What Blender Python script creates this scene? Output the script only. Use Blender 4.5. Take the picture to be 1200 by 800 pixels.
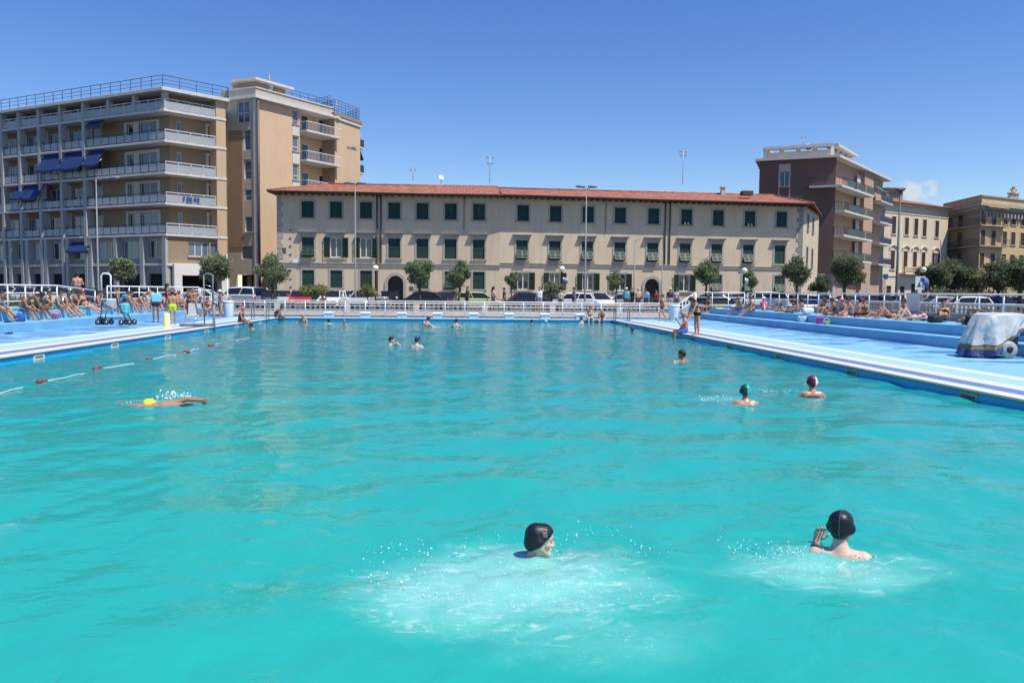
import bpy, math, random
import numpy as np
from mathutils import Vector, Matrix, noise as mnoise
for o in list(bpy.data.objects):
    bpy.data.objects.remove(o)
scene = bpy.context.scene
COL = scene.collection
R = math.radians
random.seed(7)

# ---------------------------------------------------------------- camera
F_PX = 930.0                      # focal length in pixels of a 1200 x 800 frame
CAM_Z = 1.73
YAW, PITCH, ROLL = R(-3.55), R(90 - 3.60), R(0.55)
cam_data = bpy.data.cameras.new('camera')
cam_data.sensor_width = 36.0
cam_data.lens = 36.0 * F_PX / 1200.0
cam_data.clip_start = 0.05
cam_data.clip_end = 6000
cam = bpy.data.objects.new('camera', cam_data)
COL.objects.link(cam)
CAM_M = Matrix.Rotation(YAW, 4, 'Z') @ Matrix.Rotation(PITCH, 4, 'X') @ Matrix.Rotation(ROLL, 4, 'Z')
CAM_M.translation = (0, 0, CAM_Z)
cam.matrix_world = CAM_M
scene.camera = cam

# ---------------------------------------------------------------- sky and sun
SUN_DIR = Vector((0.42, -0.33, 1.0)).normalized()     # towards the sun
SUN_EL = math.asin(SUN_DIR.z)
SUN_AZ = math.atan2(SUN_DIR.x, SUN_DIR.y)              # clockwise from +Y
world = bpy.data.worlds.new('World')
scene.world = world
world.use_nodes = True
wn, wl = world.node_tree.nodes, world.node_tree.links
wn.clear()
w_out = wn.new('ShaderNodeOutputWorld')
w_bg = wn.new('ShaderNodeBackground')
w_sky = wn.new('ShaderNodeTexSky')
w_sky.sky_type = 'NISHITA'
w_sky.sun_disc = False
w_sky.sun_elevation = SUN_EL
w_sky.sun_rotation = SUN_AZ
w_sky.air_density = 1.0
w_sky.dust_density = 0.15
w_sky.ozone_density = 3.0
w_bg.inputs['Strength'].default_value = 0.125
w_hs = wn.new('ShaderNodeHueSaturation')
w_hs.inputs['Saturation'].default_value = 1.28
w_hs.inputs['Hue'].default_value = 0.515
wl.new(w_sky.outputs[0], w_hs.inputs['Color'])
# one small fair-weather cloud low over the houses on the right
CLOUD_DIR = (CAM_M.to_3x3() @ Vector(((1070-600)/F_PX, -(226-400)/F_PX, -1.0))).normalized()
w_tc = wn.new('ShaderNodeTexCoord'); w_sub = wn.new('ShaderNodeVectorMath'); w_sub.operation = 'SUBTRACT'; w_sub.inputs[1].default_value = CLOUD_DIR
wl.new(w_tc.outputs['Generated'], w_sub.inputs[0])
w_map = wn.new('ShaderNodeMapping'); w_map.vector_type = 'POINT'; w_map.inputs['Scale'].default_value = (34, 34, 78); wl.new(w_sub.outputs[0], w_map.inputs['Vector'])
w_len = wn.new('ShaderNodeVectorMath'); w_len.operation = 'LENGTH'; wl.new(w_map.outputs[0], w_len.inputs[0])
w_nz = wn.new('ShaderNodeTexNoise'); w_nz.inputs['Scale'].default_value = 70; w_nz.inputs['Detail'].default_value = 6; wl.new(w_tc.outputs['Generated'], w_nz.inputs['Vector'])
w_add = wn.new('ShaderNodeMath'); w_add.operation = 'MULTIPLY_ADD'; w_add.inputs[1].default_value = 2.6; w_add.inputs[2].default_value = -1.3; wl.new(w_nz.outputs['Fac'], w_add.inputs[0])
w_sum = wn.new('ShaderNodeMath'); wl.new(w_len.outputs['Value'], w_sum.inputs[0]); wl.new(w_add.outputs[0], w_sum.inputs[1])
w_mr = wn.new('ShaderNodeMapRange'); w_mr.interpolation_type = 'SMOOTHSTEP'; w_mr.inputs[1].default_value = 1.0; w_mr.inputs[2].default_value = .25; w_mr.inputs[4].default_value = .85; wl.new(w_sum.outputs[0], w_mr.inputs[0])
w_mx = wn.new('ShaderNodeMix'); w_mx.data_type = 'RGBA'; w_mx.inputs[7].default_value = (4.6, 4.9, 5.4, 1)
wl.new(w_mr.outputs[0], w_mx.inputs[0]); wl.new(w_hs.outputs[0], w_mx.inputs[6])
wl.new(w_mx.outputs[2], w_bg.inputs['Color'])
wl.new(w_bg.outputs[0], w_out.inputs[0])

sun_data = bpy.data.lights.new('sun', 'SUN')
sun_data.energy = 5.0
sun_data.angle = R(0.53)
sun_data.color = (1.0, 0.93, 0.82)
sun = bpy.data.objects.new('sun', sun_data)
sun.rotation_euler = SUN_DIR.to_track_quat('Z', 'Y').to_euler()
sun.location = (30, -20, 80)
COL.objects.link(sun)

scene.view_settings.view_transform = 'Standard'
scene.view_settings.look = 'None'
scene.view_settings.exposure = 0.28
scene.view_settings.gamma = 1.0
scene.render.resolution_x, scene.render.resolution_y = 1024, 682

# ---------------------------------------------------------------- plan geometry
def ray(px, py):
    d = Vector(((px - 600) / F_PX, -(py - 400) / F_PX, -1.0))
    return CAM_M.to_3x3() @ d
def at_z(px, py, z):
    d = ray(px, py); t = (z - CAM_Z) / d.z
    return Vector((d.x * t, d.y * t, z))
def at_y(px, py, Y):
    d = ray(px, py); t = Y / d.y
    return Vector((d.x * t, Y, CAM_Z + d.z * t))
def x_at(px, Y):
    return at_y(px, 340, Y).x
class Face:
    """vertical plane from plan point a to plan point b (left to right as seen)"""
    def __init__(s, a, b):
        s.a, s.b = Vector(a), Vector(b)
        s.u = (s.b - s.a).normalized(); s.len = (s.b - s.a).length
        s.n = Vector((s.u.y, -s.u.x))            # outward, towards the viewer
        s.rot = math.atan2(s.u.y, s.u.x)
    def uz(s, px, py):
        d = ray(px, py)
        # camera at the origin of the plan: t*d = a + u*len
        det = d.x * (-s.u.y) - d.y * (-s.u.x)
        t = (s.a.x * (-s.u.y) - s.a.y * (-s.u.x)) / det
        p = Vector((d.x * t, d.y * t))
        return (p - s.a).dot(s.u), CAM_Z + d.z * t
    def U(s, px, py=300): return s.uz(px, py)[0]
    def P(s, u, out=0.0): return s.a + s.u * u + s.n * out
    def shifted(s, out): return Face(s.a + s.n * out, s.b + s.n * out)

# ---------------------------------------------------------------- mesh building
class MB:
    def __init__(s, M=None):
        s.v, s.f, s.M, s.smooth = [], [], M, set()
    def add(s, vs, fs, smooth=False):
        o = len(s.v)
        if s.M is not None: vs = [s.M @ Vector(p) for p in vs]
        s.v += [tuple(p) for p in vs]
        for f in fs:
            if smooth: s.smooth.add(len(s.f))
            s.f.append(tuple(i + o for i in f))
        return s
    def box(s, x0, x1, y0, y1, z0, z1):
        v = [(x0,y0,z0),(x1,y0,z0),(x1,y1,z0),(x0,y1,z0),(x0,y0,z1),(x1,y0,z1),(x1,y1,z1),(x0,y1,z1)]
        return s.add(v, [(0,3,2,1),(4,5,6,7),(0,1,5,4),(1,2,6,5),(2,3,7,6),(3,0,4,7)])
    def quad(s, a, b, c, d): return s.add([a,b,c,d], [(0,1,2,3)])
    def prism(s, poly, z0, z1):
        n = len(poly)
        v = [(p[0],p[1],z0) for p in poly] + [(p[0],p[1],z1) for p in poly]
        f = [tuple(range(n-1,-1,-1)), tuple(range(n,2*n))] + [(i,(i+1)%n,(i+1)%n+n,i+n) for i in range(n)]
        return s.add(v, f)
    def tube(s, pts, r, n=8, closed=False, caps=True):
        pts = [Vector(p) for p in pts]; m = len(pts)
        rs = r if isinstance(r, (list, tuple)) else [r]*m
        vs = []
        up = None
        for i, p in enumerate(pts):
            if closed: t = pts[(i+1)%m] - pts[i-1]
            else: t = pts[min(i+1,m-1)] - pts[max(i-1,0)]
            t.normalize()
            if up is None: up = Vector((0,0,1)) if abs(t.z) < .9 else Vector((0,1,0))
            a = t.cross(up)
            if a.length < 1e-4: a = t.orthogonal()
            a.normalize(); b = a.cross(t).normalized(); up = b
            for k in range(n):
                th = 2*math.pi*k/n
                vs.append(p + (a*math.cos(th) + b*math.sin(th))*rs[i])
        fs = []
        for i in range(m if closed else m-1):
            j = (i+1) % m
            for k in range(n):
                k2 = (k+1) % n
                fs.append((i*n+k, i*n+k2, j*n+k2, j*n+k))
        if caps and not closed:
            fs.append(tuple(range(n-1,-1,-1))); fs.append(tuple((m-1)*n+k for k in range(n)))
        return s.add(vs, fs, smooth=n > 4)
    def cyl(s, a, b, r0, r1=None, n=10): return s.tube([a, b], [r0, r0 if r1 is None else r1], n)
    def lathe(s, prof, c=(0,0,0), n=16, axis='Z'):
        vs = []
        for (r, z) in prof:
            for k in range(n):
                th = 2*math.pi*k/n
                if axis == 'Z': vs.append((c[0]+r*math.cos(th), c[1]+r*math.sin(th), c[2]+z))
                elif axis == 'Y': vs.append((c[0]+r*math.cos(th), c[1]+z, c[2]-r*math.sin(th)))
                else: vs.append((c[0]+z, c[1]+r*math.cos(th), c[2]+r*math.sin(th)))
        fs = [(i*n+k, i*n+(k+1)%n, (i+1)*n+(k+1)%n, (i+1)*n+k) for i in range(len(prof)-1) for k in range(n)]
        fs.append(tuple(range(n-1,-1,-1))); fs.append(tuple((len(prof)-1)*n+k for k in range(n)))
        return s.add(vs, fs, smooth=True)
    def ball(s, c, r, n=10, sc=(1,1,1)):
        prof = [(max(1e-3,math.sin(math.pi*i/(n//2+1))), -math.cos(math.pi*i/(n//2+1))) for i in range(0, n//2+2)]
        vs = []
        for (q, z) in prof:
            for k in range(n):
                th = 2*math.pi*k/n
                vs.append((c[0]+r*sc[0]*q*math.cos(th), c[1]+r*sc[1]*q*math.sin(th), c[2]+r*sc[2]*z))
        m = len(prof)
        fs = [(i*n+k, i*n+(k+1)%n, (i+1)*n+(k+1)%n, (i+1)*n+k) for i in range(m-1) for k in range(n)]
        return s.add(vs, fs, smooth=True)
    def mesh(s, name, mats, off=(0,0,0)):
        me = bpy.data.meshes.new(name)
        me.from_pydata([(p[0]-off[0],p[1]-off[1],p[2]-off[2]) for p in s.v], [], s.f)
        for i in s.smooth: me.polygons[i].use_smooth = True
        for m in (mats if isinstance(mats, (list, tuple)) else [mats]): me.materials.append(m)
        me.update()
        return me
    def build(s, name, mat_, parent=None, loc=None, rotz=0.0, bevel=0, world=True):
        """world=True: the vertices are world coordinates (parent unrotated); else local at loc/rotz"""
        off = (0,0,0)
        if world and parent is not None: off = world_loc(parent)
        me = s.mesh(name, mat_, off)
        o = link(name, me, parent)
        if not world:
            o.location = loc or (0,0,0); o.rotation_euler.z = rotz
        if bevel:
            b = o.modifiers.new('bevel', 'BEVEL'); b.width = bevel; b.segments = 2; b.limit_method = 'ANGLE'
        return o
def world_loc(o):
    p = Vector(o.location)
    while o.parent: o = o.parent; p += Vector(o.location)
    return p
def link(name, data, parent=None):
    o = bpy.data.objects.new(name, data); COL.objects.link(o)
    if parent is not None: o.parent = parent
    return o
def tag(o, label=None, cat=None, group=None, kind=None):
    if label: o['label'] = label
    if cat: o['category'] = cat
    if group: o['group'] = group
    if kind: o['kind'] = kind
    return o
def empty(name, loc, label, cat, group=None, rotz=0.0):
    o = bpy.data.objects.new(name, None); COL.objects.link(o)
    o.location = loc; o.rotation_euler.z = rotz; o.empty_display_size = .2
    return tag(o, label, cat, group)
def copy_tree(o, parent=None):
    c = o.copy(); COL.objects.link(c); c.parent = parent
    for ch in list(o.children): copy_tree(ch, c)
    return c

# ---------------------------------------------------------------- materials
MATS = {}
def mat(name, col, rough=.65, metal=0.0, var=0.12, scale=3.0, bump=0.0, bscale=40.0, spec=.4, detail=4.0, stain=0.0, emit=0, coat=0):
    if name in MATS: return MATS[name]
    m = bpy.data.materials.new(name); m.use_nodes = True
    nt = m.node_tree; N, L = nt.nodes, nt.links
    p = N['Principled BSDF']
    p.inputs['Roughness'].default_value = rough; p.inputs['Metallic'].default_value = metal
    p.inputs['Specular IOR Level'].default_value = spec
    if coat: p.inputs['Coat Weight'].default_value = coat; p.inputs['Coat Roughness'].default_value = .05
    tc = N.new('ShaderNodeTexCoord')
    nz = N.new('ShaderNodeTexNoise'); nz.inputs['Scale'].default_value = scale; nz.inputs['Detail'].default_value = detail
    L.new(tc.outputs['Object'], nz.inputs['Vector'])
    mx = N.new('ShaderNodeMix'); mx.data_type = 'RGBA'
    mx.inputs[6].default_value = (*[max(0, c*(1-var*1.6)) for c in col], 1)
    mx.inputs[7].default_value = (*[min(1, c*(1+var*1.6)) for c in col], 1)
    L.new(nz.outputs['Fac'], mx.inputs[0])
    last = mx.outputs[2]
    if stain:
        mp = N.new('ShaderNodeMapping'); mp.inputs['Scale'].default_value = (1.6, 1.6, .18)
        L.new(tc.outputs['Object'], mp.inputs['Vector'])
        n2 = N.new('ShaderNodeTexNoise'); n2.inputs['Scale'].default_value = 1.3; n2.inputs['Detail'].default_value = 5
        L.new(mp.outputs[0], n2.inputs['Vector'])
        rp = N.new('ShaderNodeValToRGB'); rp.color_ramp.elements[0].position = .45; rp.color_ramp.elements[1].position = .75
        L.new(n2.outputs['Fac'], rp.inputs['Fac'])
        mu = N.new('ShaderNodeMath'); mu.operation = 'MULTIPLY'; mu.inputs[1].default_value = stain
        L.new(rp.outputs[0], mu.inputs[0])
        m2 = N.new('ShaderNodeMix'); m2.data_type = 'RGBA'
        L.new(mu.outputs[0], m2.inputs[0]); L.new(last, m2.inputs[6])
        m2.inputs[7].default_value = (*[c*.45 for c in col], 1)
        last = m2.outputs[2]
    L.new(last, p.inputs['Base Color'])
    if bump:
        nb = N.new('ShaderNodeTexNoise'); nb.inputs['Scale'].default_value = bscale; nb.inputs['Detail'].default_value = 3
        L.new(tc.outputs['Object'], nb.inputs['Vector'])
        b = N.new('ShaderNodeBump'); b.inputs['Strength'].default_value = bump; b.inputs['Distance'].default_value = .02
        L.new(nb.outputs['Fac'], b.inputs['Height']); L.new(b.outputs[0], p.inputs['Normal'])
    MATS[name] = m
    return m
def glass_mat(name, col, rough=.04):
    m = mat(name, col, rough, var=.25, scale=.8, spec=.8)
    return m
# ================================================================ the setting
XL, XR, YN, YF = -11.35, 9.42, 0.9, 49.6          # pool edges
WZ = -0.19                                         # water level
STREET = 0.25
M_deck = mat('deck_blue', (.20,.44,.64), .55, var=.10, scale=1.2, bump=.15, bscale=60)
M_cyan = mat('deck_cyan', (.31,.53,.62), .55, var=.06, scale=2)
M_white = mat('coping_white', (.61,.585,.53), .5, var=.05, scale=4, bump=.1)
M_pale = mat('deck_pale_line', (.54,.58,.61), .6, var=.06, scale=4)
M_violet = mat('drain_violet', (.11,.20,.39), .5, var=.14, scale=5)
M_wall_blue = mat('pool_wall_blue', (.03,.42,.78), .35, var=.08, scale=1.5)
M_step = mat('step_blue', (.17,.42,.63), .55, var=.12, scale=1.0, bump=.12, stain=.15)
M_edge = mat('coping_edge', (.20,.18,.12), .8, var=.2)
M_asphalt = mat('asphalt', (.055,.055,.058), .9, var=.2, scale=.6, bump=.3)
M_paving = mat('paving', (.30,.29,.27), .85, var=.12, scale=1.2, bump=.2)
M_concrete = mat('concrete', (.36,.35,.33), .85, var=.14, scale=1.0, bump=.2, stain=.3)

# wet patches drying on the deck paint: darker, glossier, stretched across the deck
def wet_deck(m):
    nt = m.node_tree; N, L = nt.nodes, nt.links
    p = N['Principled BSDF']; src = p.inputs['Base Color'].links[0].from_socket
    g = N.new('ShaderNodeNewGeometry')
    mp = N.new('ShaderNodeMapping'); mp.inputs['Scale'].default_value = (.42, 1.15, 1); mp.inputs['Rotation'].default_value = (0,0,.18)
    L.new(g.outputs['Position'], mp.inputs['Vector'])
    nz = N.new('ShaderNodeTexNoise'); nz.inputs['Scale'].default_value = 1.0; nz.inputs['Detail'].default_value = 3; nz.inputs['Distortion'].default_value = .4
    L.new(mp.outputs[0], nz.inputs['Vector'])
    sx = N.new('ShaderNodeSeparateXYZ'); L.new(g.outputs['Position'], sx.inputs[0])
    ab = N.new('ShaderNodeMath'); ab.operation = 'ABSOLUTE'; L.new(sx.outputs[0], ab.inputs[0])
    mr = N.new('ShaderNodeMapRange'); mr.inputs[1].default_value = 11.8; mr.inputs[2].default_value = 14.8; mr.inputs[3].default_value = -.16; mr.inputs[4].default_value = .05
    L.new(ab.outputs[0], mr.inputs[0])
    ad = N.new('ShaderNodeMath'); L.new(nz.outputs['Fac'], ad.inputs[0]); L.new(mr.outputs[0], ad.inputs[1])
    rp = N.new('ShaderNodeValToRGB'); rp.color_ramp.elements[0].position = .505; rp.color_ramp.elements[1].position = .56
    L.new(ad.outputs[0], rp.inputs['Fac'])
    mx = N.new('ShaderNodeMix'); mx.data_type = 'RGBA'
    mu = N.new('ShaderNodeMath'); mu.operation = 'MULTIPLY'; mu.inputs[1].default_value = .95; L.new(rp.outputs[0], mu.inputs[0])
    L.new(mu.outputs[0], mx.inputs[0]); L.new(src, mx.inputs[6]); mx.inputs[7].default_value = (.09,.24,.48,1)
    L.new(mx.outputs[2], p.inputs['Base Color'])
    r2 = N.new('ShaderNodeMapRange'); r2.inputs[3].default_value = .55; r2.inputs[4].default_value = .25
    L.new(rp.outputs[0], r2.inputs[0]); L.new(r2.outputs[0], p.inputs['Roughness'])
wet_deck(M_deck)

def struct(name, mb, m, bevel=0):
    return tag(mb.build(name, m, bevel=bevel), kind='structure')
def ring(x0,x1,y0,y1, X0,X1,Y0,Y1, z):
    """flat sheet: outer rectangle minus inner rectangle"""
    v = [(X0,Y0,z),(X1,Y0,z),(X1,Y1,z),(X0,Y1,z),(x0,y0,z),(x1,y0,z),(x1,y1,z),(x0,y1,z)]
    return v, [(0,1,5,4),(1,2,6,5),(2,3,7,6),(3,0,4,7)]

mb = MB(); mb.add(*ring(-22.5,25.5,-14,55.3, -4000,4000,-2000,5000, STREET)); struct('ground', mb, M_asphalt)
# pavement along the sea front and in front of the houses
mb = MB(); mb.box(-60,80,55.4,57.4, STREET-.1,STREET+.13); struct('seafront_pavement', mb, M_paving, .02)
mb = MB(); mb.box(-24,60,72.0,77.0, STREET-.1,STREET+.12); struct('house_pavement', mb, M_paving, .02)
mb = MB()
for i in range(38): 
    x = -46 + i*2.7
    mb.box(x, x+.12, 59.6, 64.2, STREET+.002, STREET+.006)
struct('parking_lines', mb, mat('road_paint', (.7,.7,.68), .7))
# promenades beside the terraces, a little higher than the street
mb = MB(); mb.box(-22.5,-19.05,-14,51.6,-.4,.75); mb.box(19.75,25.5,-14,54.2,-.4,.75); struct('promenade', mb, M_paving)
mb = MB(); mb.box(-22.5,13.9,51.75,55.3,-.4,.12); mb.box(13.9,25.5,54.25,55.3,-.4,.12); struct('far_walkway', mb, M_concrete)

# the deck round the pool
mb = MB()
mb.box(-17.0,XL,-14,51.6,-.05,-.004); mb.box(XR,16.1,-14,54.2,-.05,-.004)
mb.box(XL,XR,YF,51.6,-.05,-.004); mb.box(XL,XR,-14,YN,-.05,-.004)
mb.box(-19.0,-17.0,49.9,51.6,-.3,-.005); mb.box(16.1,19.7,53.8,54.2,-.05,-.005)
struct('pool_deck', mb, M_deck)
def strip(name, a, b, m, z, far=True):
    mb = MB()
    mb.box(XL-b, XL-a, -14, YF+(a if far else 0), z-.03, z); mb.box(XR+a, XR+b, -14, YF+(a if far else 0), z-.03, z)
    if far: mb.box(XL-b, XR+b, YF+a, YF+b, z-.03, z)
    return struct(name, mb, m)
mb = MB()
for x0,x1,y0,y1 in ((XL-.34,XL+.05,-14,YF+.34),(XR-.05,XR+.34,-14,YF+.34),(XL+.05,XR-.05,YF-.05,YF+.34),(XL+.05,XR-.05,YN-.34,YN+.05)):
    mb.box(x0,x1,y0,y1,-.036,.012)
struct('coping', mb, M_white, .012)
mb = MB()
for x0,x1,y0,y1 in ((XL-.02,XL+.035,-14,YF),(XR-.035,XR+.02,-14,YF),(XL+.035,XR-.035,YF-.035,YF+.02)):
    mb.box(x0,x1,y0,y1,-.06,-.036)
struct('coping_edge', mb, M_edge)
strip('drain_strip', .34, .84, M_violet, .001, False)
strip('white_strip', .84, 1.32, M_white, .004, False)
strip('cyan_strip', 1.32, 2.05, M_cyan, .002, False)
strip('pale_line', 2.05, 2.5, M_pale, .004, False)

# pool shell
mb = MB()
mb.box(XL-.3,XL,-.2,YF+.3,-2.2,-.06); mb.box(XR,XR+.3,-.2,YF+.3,-2.2,-.06)
mb.box(XL,XR,YF,YF+.3,-2.2,-.06); mb.box(XL,XR,YN-.3,YN,-2.2,-.06)
struct('pool_wall', mb, M_wall_blue)
mb = MB(); mb.box(XL-.3,XR+.3,-.2,YF+.3,-2.4,-2.2); struct('pool_floor', mb, mat('pool_floor', (.10,.55,.55), .6, var=.08, scale=.6))

# terraces: two steps each side
def terrace(name, pts, y0, y1, m):
    mb = MB()
    poly = [(x, z) for x, z in pts]
    n = len(poly)
    vs = [(x,y0,z) for x,z in poly] + [(x,y1,z) for x,z in poly]
    fs = [tuple(range(n)), tuple(range(2*n-1,n-1,-1))] + [((i+1)%n,i,i+n,(i+1)%n+n) for i in range(n)]
    mb.add(vs, fs)
    return struct(name, mb, m, .03)
terrace('terrace_step', [(-19.05,-.3),(-17.0,-.3),(-17.0,.36),(-18.0,.36),(-18.0,.72),(-19.05,.72)], -14, 49.9, M_step)
terrace('terrace_step', [(16.1,-.3),(19.4,-.3),(19.4,.72),(16.95,.72),(16.95,.36),(16.1,.36)], -14, 53.8, M_step)
mb = MB(); mb.box(-17.0,-15.95,50.7,51.5,-.003,.36); struct('terrace_step', mb, M_step, .03)
mb = MB(); mb.box(19.4,19.75,-14,53.8,-.3,1.03); 
struct('terrace_parapet', mb, M_concrete, .02)

# ---------------------------------------------------------------- water
def water_mesh():
    rng = np.random.default_rng(5)
    ys = [YN]; 
    while ys[-1] < YF:
        y = ys[-1]; ys.append(min(YF, y + (.045 if y < 9 else .045*(y/9)**1.15)))
    ys = np.array(ys); nx = 300
    xs = np.linspace(XL, XR, nx)
    X, Y = np.meshgrid(xs, ys)
    Z = np.zeros_like(X)
    for i in range(70):
        wl_ = .35*(9.0**rng.random()); 
        th = rng.normal(1.35, .75) if i % 2 else rng.random()*2*math.pi
        k = 2*math.pi/wl_
        amp = .0021*wl_**.9 * (.4+rng.random())*.62
        # short waves are left to the shader where the grid is too coarse for them
        fade = np.clip(1.6 - (np.maximum(.07, .045*(np.maximum(Y,9)/9)**1.15)*3.2/wl_), 0, 1)
        warp = .35*np.sin(X*.7+i)+.35*np.sin(Y*.55+2*i)
        Z += amp*fade*np.sin(k*(X*math.cos(th)+Y*math.sin(th)) + rng.random()*6.28 + warp)
    Z = Z + .35*np.abs(Z)*np.sign(Z)
    # rings and chop round the two near swimmers
    for (cx, cy, a) in ((.42,5.62,.012),(2.55,5.72,.012)):
        r = np.hypot(X-cx, Y-cy)
        Z += a*np.sin(r*13)*np.exp(-(r/1.0)**2)
        for j in range(14):
            th = rng.random()*6.28; k = 18+22*rng.random()
            Z += .0022*np.sin(k*(X*math.cos(th)+Y*math.sin(th))+rng.random()*6)*np.exp(-(r/1.1)**2)
    v = np.stack([X, Y, Z+WZ], -1).reshape(-1, 3)
    ny = len(ys)
    idx = np.arange(ny*nx).reshape(ny, nx)
    f = np.stack([idx[:-1,:-1], idx[:-1,1:], idx[1:,1:], idx[1:,:-1]], -1).reshape(-1, 4)
    me = bpy.data.meshes.new('pool_water')
    me.from_pydata(v.tolist(), [], f.tolist())
    me.polygons.foreach_set('use_smooth', [True]*len(me.polygons))
    return me
def water_mat():
    m = bpy.data.materials.new('pool_water'); m.use_nodes = True
    nt = m.node_tree; N, L = nt.nodes, nt.links
    p = N['Principled BSDF']; out = N['Material Output']
    p.inputs['Roughness'].default_value = .04; p.inputs['IOR'].default_value = 1.33; p.inputs['Specular IOR Level'].default_value = .36
    g = N.new('ShaderNodeNewGeometry'); pos = g.outputs['Position']
    def math_(op, a, b=None, c=None, clamp=False):
        n = N.new('ShaderNodeMath'); n.operation = op; n.use_clamp = clamp
        for i, x in enumerate((a, b, c)):
            if x is None: continue
            if isinstance(x, (int, float)): n.inputs[i].default_value = x
            else: L.new(x, n.inputs[i])
        return n.outputs[0]
    def noise(scale, detail=3, vec=None, sc=None, dist=0, rough=.5):
        n = N.new('ShaderNodeTexNoise'); n.inputs['Scale'].default_value = scale; n.inputs['Detail'].default_value = detail
        n.inputs['Distortion'].default_value = dist; n.inputs['Roughness'].default_value = rough
        v = vec or pos
        if sc:
            mp = N.new('ShaderNodeMapping'); mp.inputs['Scale'].default_value = sc; L.new(v, mp.inputs['Vector']); v = mp.outputs[0]
        L.new(v, n.inputs['Vector']); return n.outputs['Fac']
    def mix(f, a, b):
        n = N.new('ShaderNodeMix'); n.data_type = 'RGBA'
        for s_, x in ((0, f), (6, a), (7, b)):
            if isinstance(x, tuple): n.inputs[s_].default_value = (*x, 1)
            elif isinstance(x, (int, float)): n.inputs[s_].default_value = x
            else: L.new(x, n.inputs[s_])
        return n.outputs[2]
    def ramp(x, a, b):
        n = N.new('ShaderNodeMapRange'); n.interpolation_type = 'SMOOTHSTEP'
        n.inputs[1].default_value = a; n.inputs[2].default_value = b
        L.new(x, n.inputs[0]); return n.outputs[0]
    sx = N.new('ShaderNodeSeparateXYZ'); L.new(pos, sx.inputs[0])
    # milky water colour, greener near; sky reflection put in as bluer colour far away
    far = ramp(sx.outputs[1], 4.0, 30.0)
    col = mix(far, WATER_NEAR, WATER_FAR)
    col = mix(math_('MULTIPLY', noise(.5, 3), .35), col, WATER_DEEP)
    # clouds of air bubbles stirred up by the swimmers (ellipse centre, radii, strength)
    foam_tot = None; white_tot = None
    warp = noise(2.2, 4, dist=.6)
    fine = noise(16, 5, dist=.8, rough=.65)
    streak = noise(5.0, 7, sc=(.9, 1.7, 1), dist=1.4, rough=.62)
    for (cx, cy, rx, ry, cs, ws) in FOAM:
        dx = math_('DIVIDE', math_('SUBTRACT', sx.outputs[0], cx), rx)
        dy = math_('DIVIDE', math_('SUBTRACT', sx.outputs[1], cy), ry)
        d = math_('SQRT', math_('ADD', math_('MULTIPLY', dx, dx), math_('MULTIPLY', dy, dy)))
        d = math_('ADD', d, math_('MULTIPLY', math_('SUBTRACT', warp, .5), .9))
        c = math_('MULTIPLY', ramp(d, 1.15, .25), cs)
        # whitest in a ring where the arms swept, thinner in the middle
        rg = math_('MULTIPLY', ramp(d, .15, .6), ramp(d, 1.1, .7))
        w = math_('MULTIPLY', math_('MULTIPLY', rg, ramp(streak, .52, .74)), ws)
        foam_tot = c if foam_tot is None else math_('MAXIMUM', foam_tot, c)
        white_tot = w if white_tot is None else math_('MAXIMUM', white_tot, w)
    col = mix(math_('MULTIPLY', foam_tot, math_('ADD', .38, math_('MULTIPLY', streak, .75)), clamp=True), col, (.20,.50,.475))
    spk = math_('MULTIPLY', ramp(noise(42, 2, rough=.6), .62, .72), math_('MULTIPLY', foam_tot, .7))
    wt = math_('MAXIMUM', math_('MULTIPLY', white_tot, math_('MULTIPLY', fine, 1.5), clamp=True), spk)
    col = mix(wt, col, (.60,.68,.67))
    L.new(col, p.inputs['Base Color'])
    L.new(math_('ADD', .035, math_('MULTIPLY', wt, .4)), p.inputs['Roughness'])
    # fine ripples
    b1 = N.new('ShaderNodeBump'); b1.inputs['Strength'].default_value = .36; b1.inputs['Distance'].default_value = .05
    L.new(noise(3.2, 3, sc=(1, 1.5, 1), dist=.5), b1.inputs['Height'])
    b2 = N.new('ShaderNodeBump'); b2.inputs['Strength'].default_value = .12; b2.inputs['Distance'].default_value = .02
    L.new(noise(11, 3, sc=(1, 1.4, 1)), b2.inputs['Height']); L.new(b1.outputs[0], b2.inputs['Normal'])
    L.new(b2.outputs[0], p.inputs['Normal'])
    tr = N.new('ShaderNodeBsdfTransparent'); tr.inputs[0].default_value = (.75, .95, .95, 1)
    ms = N.new('ShaderNodeMixShader')
    L.new(math_('MULTIPLY', math_('SUBTRACT', 1.0, foam_tot, clamp=True), .10), ms.inputs[0])
    L.new(p.outputs[0], ms.inputs[1]); L.new(tr.outputs[0], ms.inputs[2])
    L.new(ms.outputs[0], out.inputs[0])
    return m
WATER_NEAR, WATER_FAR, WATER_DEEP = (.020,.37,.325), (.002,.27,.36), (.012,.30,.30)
FOAM = ((.30,5.08,1.18,.90,1.2,1.0), (.75,4.3,.8,.45,.35,.1), (2.62,5.35,.8,.5,.9,.6), (-5.35,13.7,.55,.3,.5,.9), (4.75,14.2,.6,.3,.3,.4))
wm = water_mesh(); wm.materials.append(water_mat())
water = link('water', wm); tag(water, kind='structure')
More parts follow.
